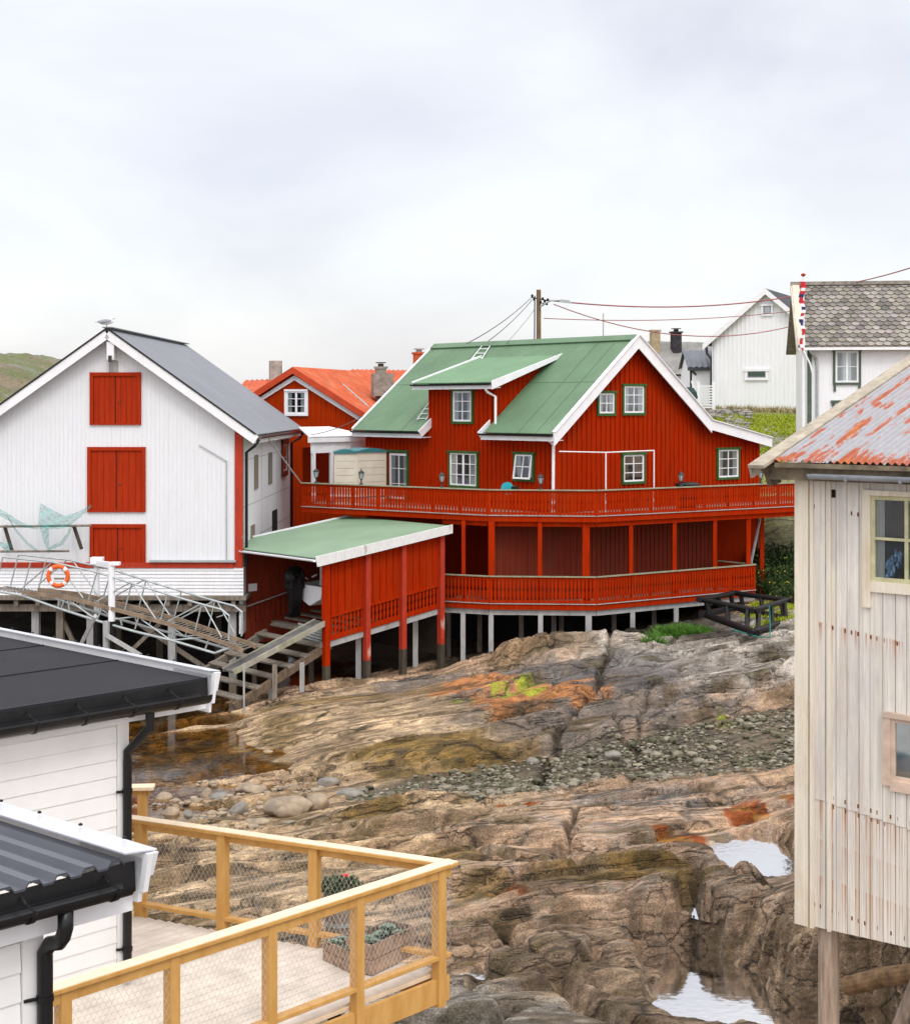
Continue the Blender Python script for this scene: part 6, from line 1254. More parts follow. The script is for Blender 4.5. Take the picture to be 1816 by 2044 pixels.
def shedwin(b, trimm, framem, nr, low, glass):
    a0, a1, z0, z1 = b; m = MB(); m.wbox(WSH, a0-.09, a0, z0-(.28 if low else .06), z1+.06, .03, .065); m.wbox(WSH, a1, a1+.09, z0-(.28 if low else .06), z1+.06, .03, .065); m.wbox(WSH, a0, a1, z0-.11, z0, .03, .063); m.wbox(WSH, a0-.08, a1+.08, z1, z1+.055, .03, .075); w_ = m.build('window', trimm, ss)
    m = MB(); t = .045; m.wbox(WSH, a0, a0+t, z0, z1, .0, .045); m.wbox(WSH, a1-t, a1, z0, z1, .0, .045); m.wbox(WSH, a0+t, a1-t, z0, z0+t, .0, .043); m.wbox(WSH, a0+t, a1-t, z1-t, z1, .0, .043)
    for k in range(1, nr): zz = z0+(z1-z0)*k/nr; m.wbox(WSH, a0+t, a1-t, zz-.014, zz+.014, .0, .041)
    m.wbox(WSH, (a0+a1)/2-.02, (a0+a1)/2+.02, z0+t, z1-t, .0, .040); m.build('frame', framem, w_)
    m = MB(); m.add([WSH.p(a0+.02, z0+.02, .028), WSH.p(a1-.02, z0+.02, .028), WSH.p(a1-.02, z1-.02, .028), WSH.p(a0+.02, z1-.02, .028)], [(0, 1, 2, 3)]); m.build('pane', glass, w_); return w_
w_ = shedwin(ws1, MATS['cream_board'], M_mossy, 2, True, M_glass)
m = MB(); a0, a1, z0, z1 = ws1
MB().wbox(WSH, a0, a1, z0, z1, .0, .004).build('dark_room', mat('grey_room', (.06, .06, .06), .9, .2, 1), w_)
m = MB(); m.wbox(WSH, a0+.04, a0+.14, z0+.04, z1-.04, .006, .009); m.build('curtain', M_curtain, w_)
m = MB(); rnd = random.Random(3)
for k in range(14): m.blob(WSH.p(a0+.25+rnd.uniform(-.06, .06)+.004*k-.03, z0+.08+.017*k, .010), .028, .012, .05, k, 7, 5, .5, k)
m.build('blue_cloth', mat('crumpled_blue_cloth', (.16, .25, .38), .8, .25, 20), w_)
w_ = shedwin(ws2, mat('salmon_frame', (.60, .46, .36), .8, .12, 5, dirt=(.45, .44, .42), dirt_amt=.6, dirt_scale=6), MATS['salmon_frame'], 1, False, M_glassb); a0, a1, z0, z1 = ws2
MB().wbox(WSH, a0, a1, z0, z1, .0, .004).build('blue_room', mat('pale_blue_blind', (.22, .34, .42), .9, .2, 1.5), w_)
# roof
Ee = Vector((P(1507, 942, 16.95).x, 16.95)); zE = Zat(937, 16.95); gsl = .345
def rs_(a_, d, lift=0): q = Ee+ash*a_+bsh*d; return Vector((q.x, q.y, zE+gsl*d+lift))
M_rust = bpy.data.materials.new('rusty_corrugated_iron'); M_rust.use_nodes = True; nt = M_rust.node_tree; b = nt.nodes['Principled BSDF']; b.inputs['Roughness'].default_value = .6; b.inputs['Specular IOR Level'].default_value = .35
tc = N(nt, 'ShaderNodeTexCoord'); rt = N(nt, 'ShaderNodeVectorRotate'); rt.rotation_type = 'Z_AXIS'; rt.inputs['Angle'].default_value = -math.atan2(ash.y, ash.x); nt.links.new(tc.outputs['Object'], rt.inputs[0])
mp = N(nt, 'ShaderNodeMapping'); mp.inputs['Scale'].default_value = (6.5, 1.1, 1.2); nt.links.new(rt.outputs[0], mp.inputs[0]); nz = N(nt, 'ShaderNodeTexNoise'); nz.inputs['Scale'].default_value = 1.3; nz.inputs['Detail'].default_value = 7; nz.inputs['Roughness'].default_value = .62; nz.inputs['Distortion'].default_value = .4; nt.links.new(mp.outputs[0], nz.inputs[0])
sp = N(nt, 'ShaderNodeSeparateXYZ'); nt.links.new(rt.outputs[0], sp.inputs[0])
ed = N(nt, 'ShaderNodeMapRange'); ed.inputs[1].default_value = -.40; ed.inputs[2].default_value = .12; ed.inputs[3].default_value = .16; ed.inputs[4].default_value = 0; nt.links.new(sp.outputs[1], ed.inputs[0])
ad_ = N(nt, 'ShaderNodeMath', operation='ADD'); nt.links.new(nz.outputs[0], ad_.inputs[0]); nt.links.new(ed.outputs[0], ad_.inputs[1])
cr = N(nt, 'ShaderNodeValToRGB'); e = cr.color_ramp.elements; e[0].position = .0; e[0].color = (.33, .33, .345, 1); e[1].position = 1; e[1].color = (.32, .06, .012, 1)
for pos, cc in ((.545, (.31, .31, .325, 1)), (.555, (.36, .20, .17, 1)), (.59, (.36, .10, .055, 1)), (.66, (.32, .075, .03, 1)), (.70, (.42, .13, .025, 1))): x_ = e.new(pos); x_.color = cc
nt.links.new(ad_.outputs[0], cr.inputs[0]); 
n2 = N(nt, 'ShaderNodeTexNoise'); n2.inputs['Scale'].default_value = 9; n2.inputs['Detail'].default_value = 6; nt.links.new(rt.outputs[0], n2.inputs[0]); m2 = N(nt, 'ShaderNodeMapRange'); m2.inputs[3].default_value = .78; m2.inputs[4].default_value = 1.2; nt.links.new(n2.outputs[0], m2.inputs[0])
mx = N(nt, 'ShaderNodeMix', data_type='RGBA', blend_type='MULTIPLY'); mx.inputs[0].default_value = 1; cb_ = N(nt, 'ShaderNodeCombineColor'); [nt.links.new(m2.outputs[0], cb_.inputs[i]) for i in range(3)]; nt.links.new(cr.outputs[0], mx.inputs[6]); nt.links.new(cb_.outputs[0], mx.inputs[7]); nt.links.new(mx.outputs[2], b.inputs['Base Color'])
Dr = 4.1; Lr_ = 6.2
m = MB(); corrugated(m, rs_(.16, .10, .05), rs_(Lr_, .10, .05), rs_(.16, Dr, .05), rs_(Lr_, Dr, .05), int((Lr_-.18)/.082), .016, th=.004); m.build('roof', M_rust, ss, fix=False)
m = MB(); q = lambda a_, d: Vector((*(Ee+ash*a_+bsh*d), zE+gsl*Dr-gsl*(d-Dr))); corrugated(m, rs_(.18, Dr), rs_(Lr_, Dr), q(.18, 2*Dr-.4), q(Lr_, 2*Dr-.4), int((Lr_-.18)/.082), .016, th=.004); m.build('roof', M_rust, ss, fix=False)
M_lich = mat('lichened_verge_timber', (.42, .37, .29), .9, .15, 5, dirt=(.17, .15, .12), dirt_amt=.8, dirt_scale=6, bump=.5)
m = MB(); m.beam(rs_(.07, -.10, .07), rs_(.07, Dr, .07), .20, .035, up=v3(bsh*-gsl, 1)); m.beam(rs_(-.02, -.06, -.01), rs_(-.02, Dr, -.01), .03, .13, up=v3(bsh*-gsl, 1)); m.build('verge_board', M_lich, ss)
m = MB(); m.prism([rs_(.02, .10, -.0), rs_(.02, .42, -.02), rs_(.02, .42, -.30), rs_(.02, .22, -.26)], v3(ash*.05, 0)); m.beam(rs_(.05, .2, -.10), rs_(Lr_, .2, -.10), .05, .16); m.build('eave_board', mat('dark_mossy_timber', (.20, .16, .11), .9, .3, 4, dirt=(.08, .07, .05), dirt_amt=.8, dirt_scale=4, bump=.6), ss)
m = MB(); rnd = random.Random(4)
m.beam(rs_(.18, .15, .0), rs_(Lr_, .15, .0), .10, .05); m.build('roof_batten', MATS['dark_mossy_timber'], ss)
m = MB(); g0 = .62; gutter(m, rs_(g0, .08, -.06), rs_(Lr_, .08, -.07), .055, n=10)
for k in range(4): q = rs_(g0+.45+k*.62, .08, -.06); m.beam(q+v3(nsh*.065, -.0), q+v3(nsh*.04, -.065), .03, .012)
m.build('gutter', mat('pale_grey_gutter', (.30, .33, .37), .45, .1, 4, dirt=(.14, .14, .14), dirt_amt=.5), ss)
for a_, d in ((.27, .14), (3.9, .2)):
    q = WSH.p(a_, 0, -d); zt = min(hz(q.x, q.y), .4)-.5; m = MB(); m.tube([(q.x, q.y, zt), (q.x, q.y, zbS+.5)], .115, 14); m.build('post', mat('weathered_post', (.36, .27, .20), .85, .2, 4, (5, 5, .5), dirt=(.50, .48, .44), dirt_amt=.6, dirt_scale=3, bump=.5), ss)
for a_, d in ((.6, 5), (3.5, 5.5)):
    q = WSH.p(a_, 0, -d); m = MB(); m.tube([(q.x, q.y, hz(q.x, q.y)-.4), (q.x, q.y, zbS+.55)], .12, 10); m.build('post', MATS['weathered_post'], ss)
A = P(1692, 1969, 19.2); B = P(1850, 1940, 18.2); m = MB(); m.tube([A, A.lerp(B, .5)+Vector((0, 0, .03)), B], .115, 12); lg = m.build('drift_log', mat('mossy_log', (.24, .15, .08), .9, .25, 4, (2, 2, 2), dirt=(.26, .24, .04), dirt_amt=.7, dirt_scale=4, bump=.6), None); tag(lg, 'brown mossy log lying on the rocks under the weathered shed', 'log')
A = P(1790, 2060, 17.5); B = P(1830, 1960, 17.2); m = MB(); m.tube([A, B], .08, 10); tag(m.build('leaning_post', MATS['weathered_post']), 'grey leaning timber stub at the bottom right corner beneath the shed', 'post')
# ================================================================ FOREGROUND LEFT BUILDINGS AND TERRACE
aA = Vector((.693, .721)).normalized(); nA = Vector((aA.y, -aA.x)); bA = -nA
zD = Zat(1966, 13.92); print('deck z', zD)
def eave_building(name, label, gend_px, Yg, corner_px, wall_off, over_a, zfl, roofm, ribs, gr, nlen, deep, wallm):
    ge = P(gend_px[0], gend_px[1], Yg); g2 = Vector((ge.x, ge.y)); zg = ge.z
    r = thing(name, v3(g2-aA*1.5-nA*.4, zfl), label, 'house')
    fl_ = g2-nA*(gr+.03)                # fascia line end
    W = Wall(fl_-nA*wall_off, aA, nA); ac = W.hit(corner_px, 1600)[0]
    zr = zg+(.125 if not ribs else .085)                      # roof edge height
    rp = lambda a_, d, h=0: v3(fl_+aA*a_-nA*(d-.03), zr+(-.022 if ribs else .002)*d+h)
    m = MB()
    if ribs: corrugated(m, rp(-nlen, 0), rp(.02, 0), rp(-nlen, deep), rp(.02, deep), int(nlen/.155), .030, trap=True, th=.012)
    else: m.prism([rp(-nlen, 0), rp(.05, 0), rp(.05, deep), rp(-nlen, deep)], (0, 0, -.03))
    m.build('roof', roofm, r, fix=not ribs)
    fo = .12 if not ribs else .09
    m = MB()       # verge flashing + boards
    for hh, t, o_, dep in ((.02, .03, .0, .24 if not ribs else .16), (-.0, .03, .032, .13 if not ribs else .08)):
        m.prism([rp(.10+o_, -.10, .05-.0), rp(.10+o_, deep, .05), rp(.10+o_, deep, -dep), rp(.10+o_, -.05, -dep)], v3(aA*.03, 0))
    m.prism([rp(.10, -.045, .02), rp(.10, .55, .02), rp(.10, .55, -.33 if not ribs else -.22), rp(.10, .0, -.33 if not ribs else -.22)], v3(aA*.025, 0))
    m.build('verge_board', M_trim, r)
    m = MB(); fw0 = .05 if not ribs else -.02; m.prism([rp(fw0, -.06, .065), rp(.165, -.08, .055), rp(.165, deep, .055), rp(fw0, deep, .065)], (0, 0, .008)); m.build('verge_flashing', mat('pale_metal_flashing', (.66, .67, .72), .35, .05, 3, metal=.3), r)
    m = MB(); 
    for k in range(9): q = rp(.12, .15+k*.42, .085); m.lathe(q, [(.012, 0), (.012, .008), (.002, .014)], 6)
    m.build('flashing_screws', M_black, r)
    # eave fascia: black strip + gutter + white board
    m = MB(); m.prism([rp(-nlen, .012, .0), rp(.085, .012, .0), rp(.085, -.0, -gr*.9-.10), rp(-nlen, -.0, -gr*.9-.10)], v3(nA*.006, 0)); m.build('drip_flashing', M_blackmetal, r)
    m = MB(); gutter(m, v3(g2-aA*nlen-nA*0, zg), v3(g2+aA*.0, zg), gr, n=12)
    gu = m.build('gutter', M_blackmetal, r, smooth=False); m = MB(); k = .35 if not ribs else .10
    while k < nlen-.1:
        c_ = g2-aA*k; pts = [v3(c_-nA*(gr+.0), zg+gr*.8), v3(c_-nA*gr*.3, zg+gr*.35), v3(c_+nA*(gr+.004), zg+.004)]; m.tube(pts, .007, 5)
        pts = [v3(c_+nA*(gr+.006)*math.cos(t), zg-(gr+.006)*math.sin(t)) for t in [math.pi*j/10 for j in range(11)]]
        for p_, q_ in zip(pts, pts[1:]): m.beam(p_, q_, .03, .004, up=(nA.x*.1, nA.y*.1, 1))
        k += .48
    m.build('gutter_bracket', M_blackmetal, gu)
    m = MB(); m.prism([rp(-nlen, .045, -fo+.06), rp(.10, .045, -fo+.06), rp(.10, .045, -fo-.18), rp(-nlen, .045, -fo-.18)], v3(-nA*.025, 0)); m.prism([rp(-nlen, .05, -fo-.17), rp(.10, .05, -fo-.17), rp(.10, wall_off+.06, -fo-.155), rp(-nlen, wall_off+.06, -fo-.155)], (0, 0, .01)); m.build('eave_board', M_trim, r)
    zw = zr-fo-.17
    m = MB(); m.wbox(W, ac-nlen, ac, zfl, zw, -.1, 0); m.prism([W.p(ac, zfl, 0), W.p(ac, zfl, -deep+.5), W.p(ac, zw, -deep+.5), W.p(ac, zw, 0)], v3(-aA*.1, 0)); m.build('wall', wallm, r)
    m = MB(); k = zw-.05; hb = .148
    while k > zfl-.1:
        z0 = max(k-hb, zfl); m.hexa([W.p(ac-nlen, z0, 0), W.p(ac-.11, z0, 0), W.p(ac-.11, z0, .024), W.p(ac-nlen, z0, .024), W.p(ac-nlen, k-.004, 0), W.p(ac-.11, k-.004, 0), W.p(ac-.11, k-.004, .013), W.p(ac-nlen, k-.004, .013)]); k -= hb
    m.build('cladding', wallm, r); MB().wbox(W, ac-.105, ac+.012, zfl, zw, -.02, .032).build('corner_board', wallm, r)
    return r, W, ac, rp, g2, zg, zw, gr
M_felt = mat('black_roofing_felt', (.021, .022, .026), .85, .2, 60, dirt=(.036, .036, .04), dirt_amt=.5, dirt_scale=.8, dirt_stretch=(1, 1, 1), bump=.4, bscale=160)
M_bwhite = mat('fresh_white_cladding', (.80, .80, .79), .5, .03, 2, dirt=(.66, .63, .58), dirt_amt=.3, dirt_scale=1)
M_steel = mat('dark_grey_steel_roof', (.075, .08, .10), .28, .08, 2, metal=.3, spec=.6)
bA_, WA, acA, rpA, gA, zgA, zwA, _ = eave_building('felt_roofed_house', 'white clad house with a flat black felt roof and black gutter beside the timber terrace', (412, 1384), 14.24, 251, .13, 1, zD, M_felt, False, .095, 6, 5.5, M_bwhite)
m = MB()
for k in (1.25, 2.6, 4.0): m.prism([rpA(.03, .12+k, .002), rpA(-6, .12+k, .002), rpA(-6, .14+k, .002), rpA(.03, .14+k, .002)], (0, 0, .008))
m.build('felt_lap', M_felt, bA_)
ak = 0
for kk in range(60):   # place on gutter where px=275
    q = gA-aA*(kk*.02); 
    if CX+F*q.x/q.y < 302: break
q0 = v3(q, zgA-.05); wc = WA.p(acA-.03, 0, .07)
m = MB(); m.tube([q0, q0-Vector((0, 0, .12)), q0-Vector((0, 0, .2))], .042, 12); m.tube([q0-Vector((0, 0, .17)), Vector((wc.x, wc.y, q0.z-.40)), Vector((wc.x, wc.y, q0.z-.52))], .040, 12); m.tube([Vector((wc.x, wc.y, q0.z-.46)), Vector((wc.x, wc.y, zD+.08))], .040, 12); dp = m.build('downpipe', M_blackmetal, bA_, smooth=False)
m = MB()
for z_ in (q0.z-.75, zD+.35): m.lathe((wc.x, wc.y, z_), [(.047, -.02), (.047, .02)], 12); m.beam((wc.x, wc.y, z_), WA.p(acA-.12, z_, .03), .02, .02)
m.build('pipe_clamp', M_black, dp)
bB_, WB, acB, rpB, gB, zgB, zwB, _ = eave_building('steel_roofed_house', 'nearest white clad house with ribbed dark steel roof and black gutter at the lower left', (256, 1764), 8.0, 76, .12, 1, 3.6, M_steel, True, .062, 3, 3.2, M_bwhite)
for kk in range(80):
    q = gB-aA*(kk*.01)
    if CX+F*q.x/q.y < 131: break
q0 = v3(q, zgB-.05); wc = WB.p(acB+.0, 0, .065); px_ = CX+F*wc.x/wc.y; print('pipe B px', px_)
m = MB(); zq = q0.z; m.tube([q0, Vector((q0.x, q0.y, zq-.09)), Vector((q0.x-.01, q0.y-.005, zq-.13)), q0.lerp(Vector((wc.x, wc.y, q0.z)), .3)-Vector((0, 0, .17)), q0.lerp(Vector((wc.x, wc.y, q0.z)), .75)-Vector((0, 0, .19)), Vector((wc.x, wc.y, zq-.24)), Vector((wc.x, wc.y, zq-.32)), Vector((wc.x, wc.y, 3.7))], .040, 14); dp = m.build('downpipe', M_blackmetal, bB_, smooth=True)
m = MB(); m.lathe((wc.x, wc.y, zq-.47), [(.045, -.015), (.045, .015)], 12); m.beam((wc.x, wc.y, zq-.47), WB.p(acB-.1, zq-.47, .03), .015, .015); m.build('pipe_clamp', M_black, dp)
# ---- terrace
zR = Zat(1722, 14.24); zTR = zR
T0 = G(894, 1722, zR); T1 = G(262, 1632, zR); T2 = G(80, 1982, zR); d1 = (T1-T0).normalized(); d2 = (T2-T0).normalized()
T1e = T0+d1*7; T2e = T0+d2*7
tr = thing('timber_terrace', (T0.x, T0.y, zD), 'new pine terrace with wire netting railing in the lower left foreground', 'terrace')
zt_ = zD
def g2d(p, z): return Vector((p.x, p.y, z))
inn = (d1+d2).normalized()
m = MB(); poly = [g2d(T0+inn*.10, zt_), g2d(T1e+inn*.10, zt_), g2d(T1e+d2*6, zt_), g2d(T2e+inn*.1, zt_)]; m.prism(poly, (0, 0, -.03)); fl_ = m.build('deck_base', M_capwood, tr)
# boards run along d2
def deck_mat():
    return mat('bleached_deck_boards', (.70, .62, .53), .7, .10, 4, (1, 1, 1), dirt=(.70, .60, .52), dirt_amt=.6, dirt_scale=1.5, dirt_stretch=(1, 1, 1))
m = MB(); cr_ = abs(d1.x*d2.y-d1.y*d2.x); k = .08; bw = .12; pd = Vector((-d2.y, d2.x, 0)); 
if pd.dot(d1) < 0: pd = -pd
cosang = d1.dot(d2); kmax = 5.2
while k < kmax:
    # line offset k from T0 along pd; start where it meets rail 1
    s0 = k/pd.dot(d1); st_ = T0+d1*s0; A = g2d(st_+d2*.06, zt_+.012); B = g2d(st_+d2*6.5, zt_+.012); m.beam(A+pd*bw/2, B+pd*bw/2, bw-.007, .022); k += bw
m.build('deck_boards', deck_mat(), tr)
m = MB(); 
for A, d, L, s_ in ((T0, d1, 6.5, 1), (T0, d2, 6.5, 1)):
    m.beam(g2d(A, zt_-.14), g2d(A+d*L, zt_-.14), .045, .22)
m.build('rim_beam', M_orangewood, tr)
def rail(A, d, L, posts, lowz, nside):
    B = A+d*L; o_ = Vector((-d.y, d.x, 0)); o_ = o_ if o_.dot(inn) < 0 else -o_
    m = MB(); lift_ = .002*nside; m.beam(g2d(A-d*.07, zR-.018+lift_), g2d(B, zR-.018+lift_), .14, .034); cap = m.build('handrail', M_orangewood, tr, bevel=.004)
    m = MB(); m.beam(g2d(A-d*.065, zR+.002+lift_), g2d(B, zR+.002+lift_), .132, .006); m.build('bleached_top', M_capwood, cap)
    m = MB(); m.beam(g2d(A, zR-.075)+o_*.02, g2d(B, zR-.075)+o_*.02, .04, .075); m.build('under_rail', M_orangewood, tr)
    m = MB(); m.beam(g2d(A, lowz), g2d(B, lowz), .09, .036); m.build('lower_rail', M_orangewood, tr, bevel=.003)
    for px in posts:
        r_ = (px-CX)/F; t = (A.x-r_*A.y)/(r_*d.y-d.x) if px is not None else 0; q = A+d*t
        MB().box((q.x, q.y, (zR-.035+zt_-.26)/2), .095, .095, zR-.035-zt_+.26, math.atan2(d.y, d.x)).build('post', M_orangewood, tr, bevel=.004)
    # wire netting
    m = MB(); z0, z1 = lowz+.02, zR-.07; h = z1-z0; st = .052; run_ = h*.62; n_ = int((L+run_)/st)
    for i in range(n_):
        for sg in (0, 1):
            a0 = i*st-run_; a1 = a0+run_; zz0, zz1 = (z0, z1) if sg else (z1, z0)
            if a0 < 0: zz0 = zz0+(zz1-zz0)*(-a0/run_); a0 = 0
            if a1 > L: zz1 = zz0+(zz1-zz0)*((L-a0)/(a1-a0)); a1 = L
            if a1-a0 < .02: continue
            m.tube([g2d(A+d*a0+o_*.035, zz0), g2d(A+d*a1+o_*.035, zz1)], .0012, 3, False)
    m.build('wire_netting', mat('netting_wire', (.55, .55, .54), .5, .1, 3), tr)
rail(T0, d1, 4.6, (445, 628, 280), zD+.14, 1)
rail(T0, d2, 4.8, (538, 713, 343, 126), zD+.17, 2)
q = T0+d2*.12; MB().box((q.x, q.y, (zR-.035+zt_-.28)/2), .10, .10, zR-.035-zt_+.28, math.atan2(d2.y, d2.x)).build('post', M_orangewood, tr, bevel=.004)
for t in (.9, 3.2, 5.2):
    q = T0+d2*t; zz = hz(q.x, q.y)-.3; MB().box((q.x, q.y, (zz+zt_-.25)/2), .12, .12, zt_-.25-zz).build('stilt', M_darktimber, tr)
for t in (1.2, 3.5, 5.8):
    q = T0+d1*t; zz = hz(q.x, q.y)-.3; MB().box((q.x, q.y, (zz+zt_-.25)/2), .12, .12, zt_-.25-zz).build('stilt', M_darktimber, tr)
# second railing end beyond
S0 = G(308, 1568, zR); tr2 = thing('rear_terrace_railing', (S0.x, S0.y, zD), 'short end of another pine railing behind the black downpipe', 'railing')
m = MB(); m.beam(g2d(S0, zR-.018), g2d(S0+Vector((-2.5, -.15, 0)), zR-.018), .18, .034); m.build('handrail', M_capwood, tr2); m = MB(); m.beam(g2d(S0+Vector((-.05, 0, 0)), zR-.075), g2d(S0+Vector((-2.5, -.15, 0)), zR-.075), .04, .075); m.build('under_rail', M_orangewood, tr2)
MB().box((S0.x-.13, S0.y, (zR+hz(S0.x, S0.y))/2), .095, .095, zR-hz(S0.x, S0.y)-.05).build('post', M_orangewood, tr2)
# planters
bpt = G(680, 1868, zD); bw_ = thing('barrel_planter', (bpt.x, bpt.y, zD+.02), 'half barrel planter with leafy green plant and one red flower on the terrace', 'planter')
M_barrel = mat('weathered_barrel_wood', (.27, .20, .14), .8, .2, 5, (5, 5, .6), bump=.3)
def PT(px, py, z): return G(px, py, z)
m = MB(); m.lathe((bpt.x, bpt.y, zD+.02), [(.13, 0), (.145, .02), (.165, .24), (.17, .40), (.155, .40), (.15, .35), (.01, .35)], 20); m.build('barrel', M_barrel, bw_)
m = MB(); m.lathe((bpt.x, bpt.y, zD+.02), [(.170, .30), (.173, .30), (.175, .34), (.170, .34)], 20); m.lathe((bpt.x, bpt.y, zD+.02), [(.155, .10), (.158, .10), (.161, .14), (.157, .14)], 20); m.build('hoop', M_galv, bw_)
def leaves(mb, c, rx, ry, rz_, n_, ln, seed, up=.3):
    rnd = random.Random(seed)
    for i in range(n_):
        t = rnd.uniform(0, 6.283); r_ = math.sqrt(rnd.random()); z = rnd.uniform(-1, 1)*math.sqrt(max(0, 1-r_*r_)); p = Vector((c[0]+rx*r_*math.cos(t), c[1]+ry*r_*math.sin(t), c[2]+rz_*z))
        d = Vector((rnd.uniform(-1, 1), rnd.uniform(-1, 1), rnd.uniform(-.4, 1)+up)).normalized()*ln*rnd.uniform(.6, 1.3); s_ = d.cross(Vector((rnd.uniform(-1, 1), rnd.uniform(-1, 1), rnd.uniform(-1, 1)))).normalized()*ln*.28
        mb.add([p, p+d*.5+s_, p+d, p+d*.5-s_], [(0, 1, 2, 3)])
def leafmat(name, c, c2): return mat(name, c, .6, .2, 9, (1, 1, 1), col2=c2)
M_leaf = leafmat('dark_leaf', (.07, .11, .045), (.03, .05, .02)); 
m = MB(); leaves(m, (bpt.x, bpt.y, zD+.47), .21, .2, .09, 420, .05, 1); m.build('foliage', M_leaf, bw_, fix=False)
m = MB(); 
for k in range(5): m.blob((bpt.x+.05+.012*math.cos(k*1.3), bpt.y-.03+.012*math.sin(k*1.3), zD+.60), .018, .014, .012, k, 6, 4, .2)
m.build('flower', mat('red_petals', (.75, .02, .02), .5), bw_)
M_crate = mat('weathered_crate_wood', (.36, .24, .16), .85, .2, 4, (3, 3, 3), dirt=(.45, .36, .28), dirt_amt=.6, dirt_scale=3, bump=.3)
M_succ = mat('pale_green_succulent', (.34, .42, .34), .6, .15, 20, col2=(.17, .22, .15))
def rosette(mb, c, r, n_=5):
    for ring_ in range(4):
        k = 10-ring_*2
        for j in range(k):
            t = 2*math.pi*j/k+ring_*.4; e_ = .25+.33*ring_; rr = r*(1-.2*ring_); d = Vector((math.cos(t)*math.cos(e_), math.sin(t)*math.cos(e_), math.sin(e_)))*rr; s_ = Vector((-math.sin(t), math.cos(t), 0))*rr*.3
            c_ = Vector(c); mb.add([c_, c_+d*.6+s_, c_+d, c_+d*.6-s_, c_+d*.6+Vector((0, 0, -.1*r))], [(0, 1, 2, 3), (0, 4, 1), (1, 4, 2), (2, 4, 3), (3, 4, 0)])
def crate(name, label, p, q, wd, h, z0, seed):
    p = Vector((p[0], p[1], z0)); q = Vector((q[0], q[1], z0)); d = (q-p).normalized(); o_ = Vector((-d.y, d.x, 0)); L = (q-p).length; mid = (p+q)/2+o_*wd/2
    r = thing(name, mid, label, 'planter', 'wooden crates of succulents'); m = MB()
    for s_ in (0, 1):
        for k in range(2): m.beam(p+o_*(wd*s_)+Vector((0, 0, h*(.25+.5*k))), q+o_*(wd*s_)+Vector((0, 0, h*(.25+.5*k))), .018, h*.47)
    for e_ in (p, q):
        for k in range(2): m.beam(e_+Vector((0, 0, h*(.25+.5*k))), e_+o_*wd+Vector((0, 0, h*(.25+.5*k))), .018, h*.47)
    m.build('crate', M_crate, r); MB().box((mid.x, mid.y, z0+h*.4), L*.96, wd*.9, h*.75, math.atan2(d.y, d.x)).build('soil', mat('dark_soil', (.03, .022, .015), .95, .3, 8), r)
    m = MB(); rnd = random.Random(seed)
    n_ = int(L*wd*90)
    for k in range(n_): c_ = p+d*(L*rnd.uniform(.08, .92))+o_*(wd*rnd.uniform(.12, .88)); rosette(m, (c_.x, c_.y, z0+h*.80+rnd.uniform(0, .05)), rnd.uniform(.05, .085))
    m.build('succulents', M_succ, r, fix=False); m = MB(); leaves(m, (mid.x, mid.y, z0+h*.92), L*.42, wd*.4, .03, 70, .035, seed+3); m.build('foliage', M_leaf, r, fix=False); return r
cA, cB = G(742, 1946, zD+.04), G(826, 1905, zD+.04)
crate('succulent_crate', 'long wooden crate of pale succulents near the terrace corner post', cA, cB, .30, .28, zD+.03, 1)
cA, cB = G(646, 1918, zD+.02), G(700, 1944, zD+.02); crate('succulent_crate', 'shorter wooden crate of succulents left of the long one, in front of the barrel', cA, cB, .26, .20, zD+.02, 7)
# ================================================================ black pipe cage on the rocks
cg = thing('fish_cage', G(1490, 1245, 1.9), 'black plastic pipe cage of two rectangular rings with short uprights lying on the grey rocks', 'cage')
Yc = 47.0
def cp(px, py, Y): return P(px, py, Y)
top4 = [cp(1400, 1197, 48.2), cp(1466, 1184, 50.4), cp(1572, 1198, 48.9), cp(1505, 1218, 46.6)]
zc_ = sum(p.z for p in top4)/4; 
bot4 = [cp(1405, 1226, 48.2), cp(1470, 1213, 50.4), cp(1578, 1238, 48.5), cp(1503, 1262, 46.0)]
m = MB()
for i in range(4): p, q = top4[i], top4[(i+1) % 4]; e_ = (q-p).normalized()*.2; m.tube([p-e_*.8, q+e_*.8], .085, 10)
m.build('top_ring', M_black, cg)
m = MB()
for i in range(4): p, q = bot4[i], bot4[(i+1) % 4]; e_ = (q-p).normalized()*.2; m.tube([p-e_, q+e_], .105, 10)
m.build('bottom_ring', M_black, cg)
for i in range(4):
    for t in (.12, .5, .88):
        m = MB(); m.tube([top4[i].lerp(top4[(i+1) % 4], t), bot4[i].lerp(bot4[(i+1) % 4], t)], .075, 8); m.build('upright', M_black, cg)
m = MB(); p = top4[3]; q = bot4[3]; m.tube([p+Vector((.5, .25, .1)), p+Vector((.5, .1, -.3)), q+Vector((.5, 0, -.15)), q+Vector((.1, -.3, -.1)), q+Vector((-.6, .2, .05))], .02, 5); m.build('teal_rope', mat('teal_rope', (.02, .16, .13), .7), cg)
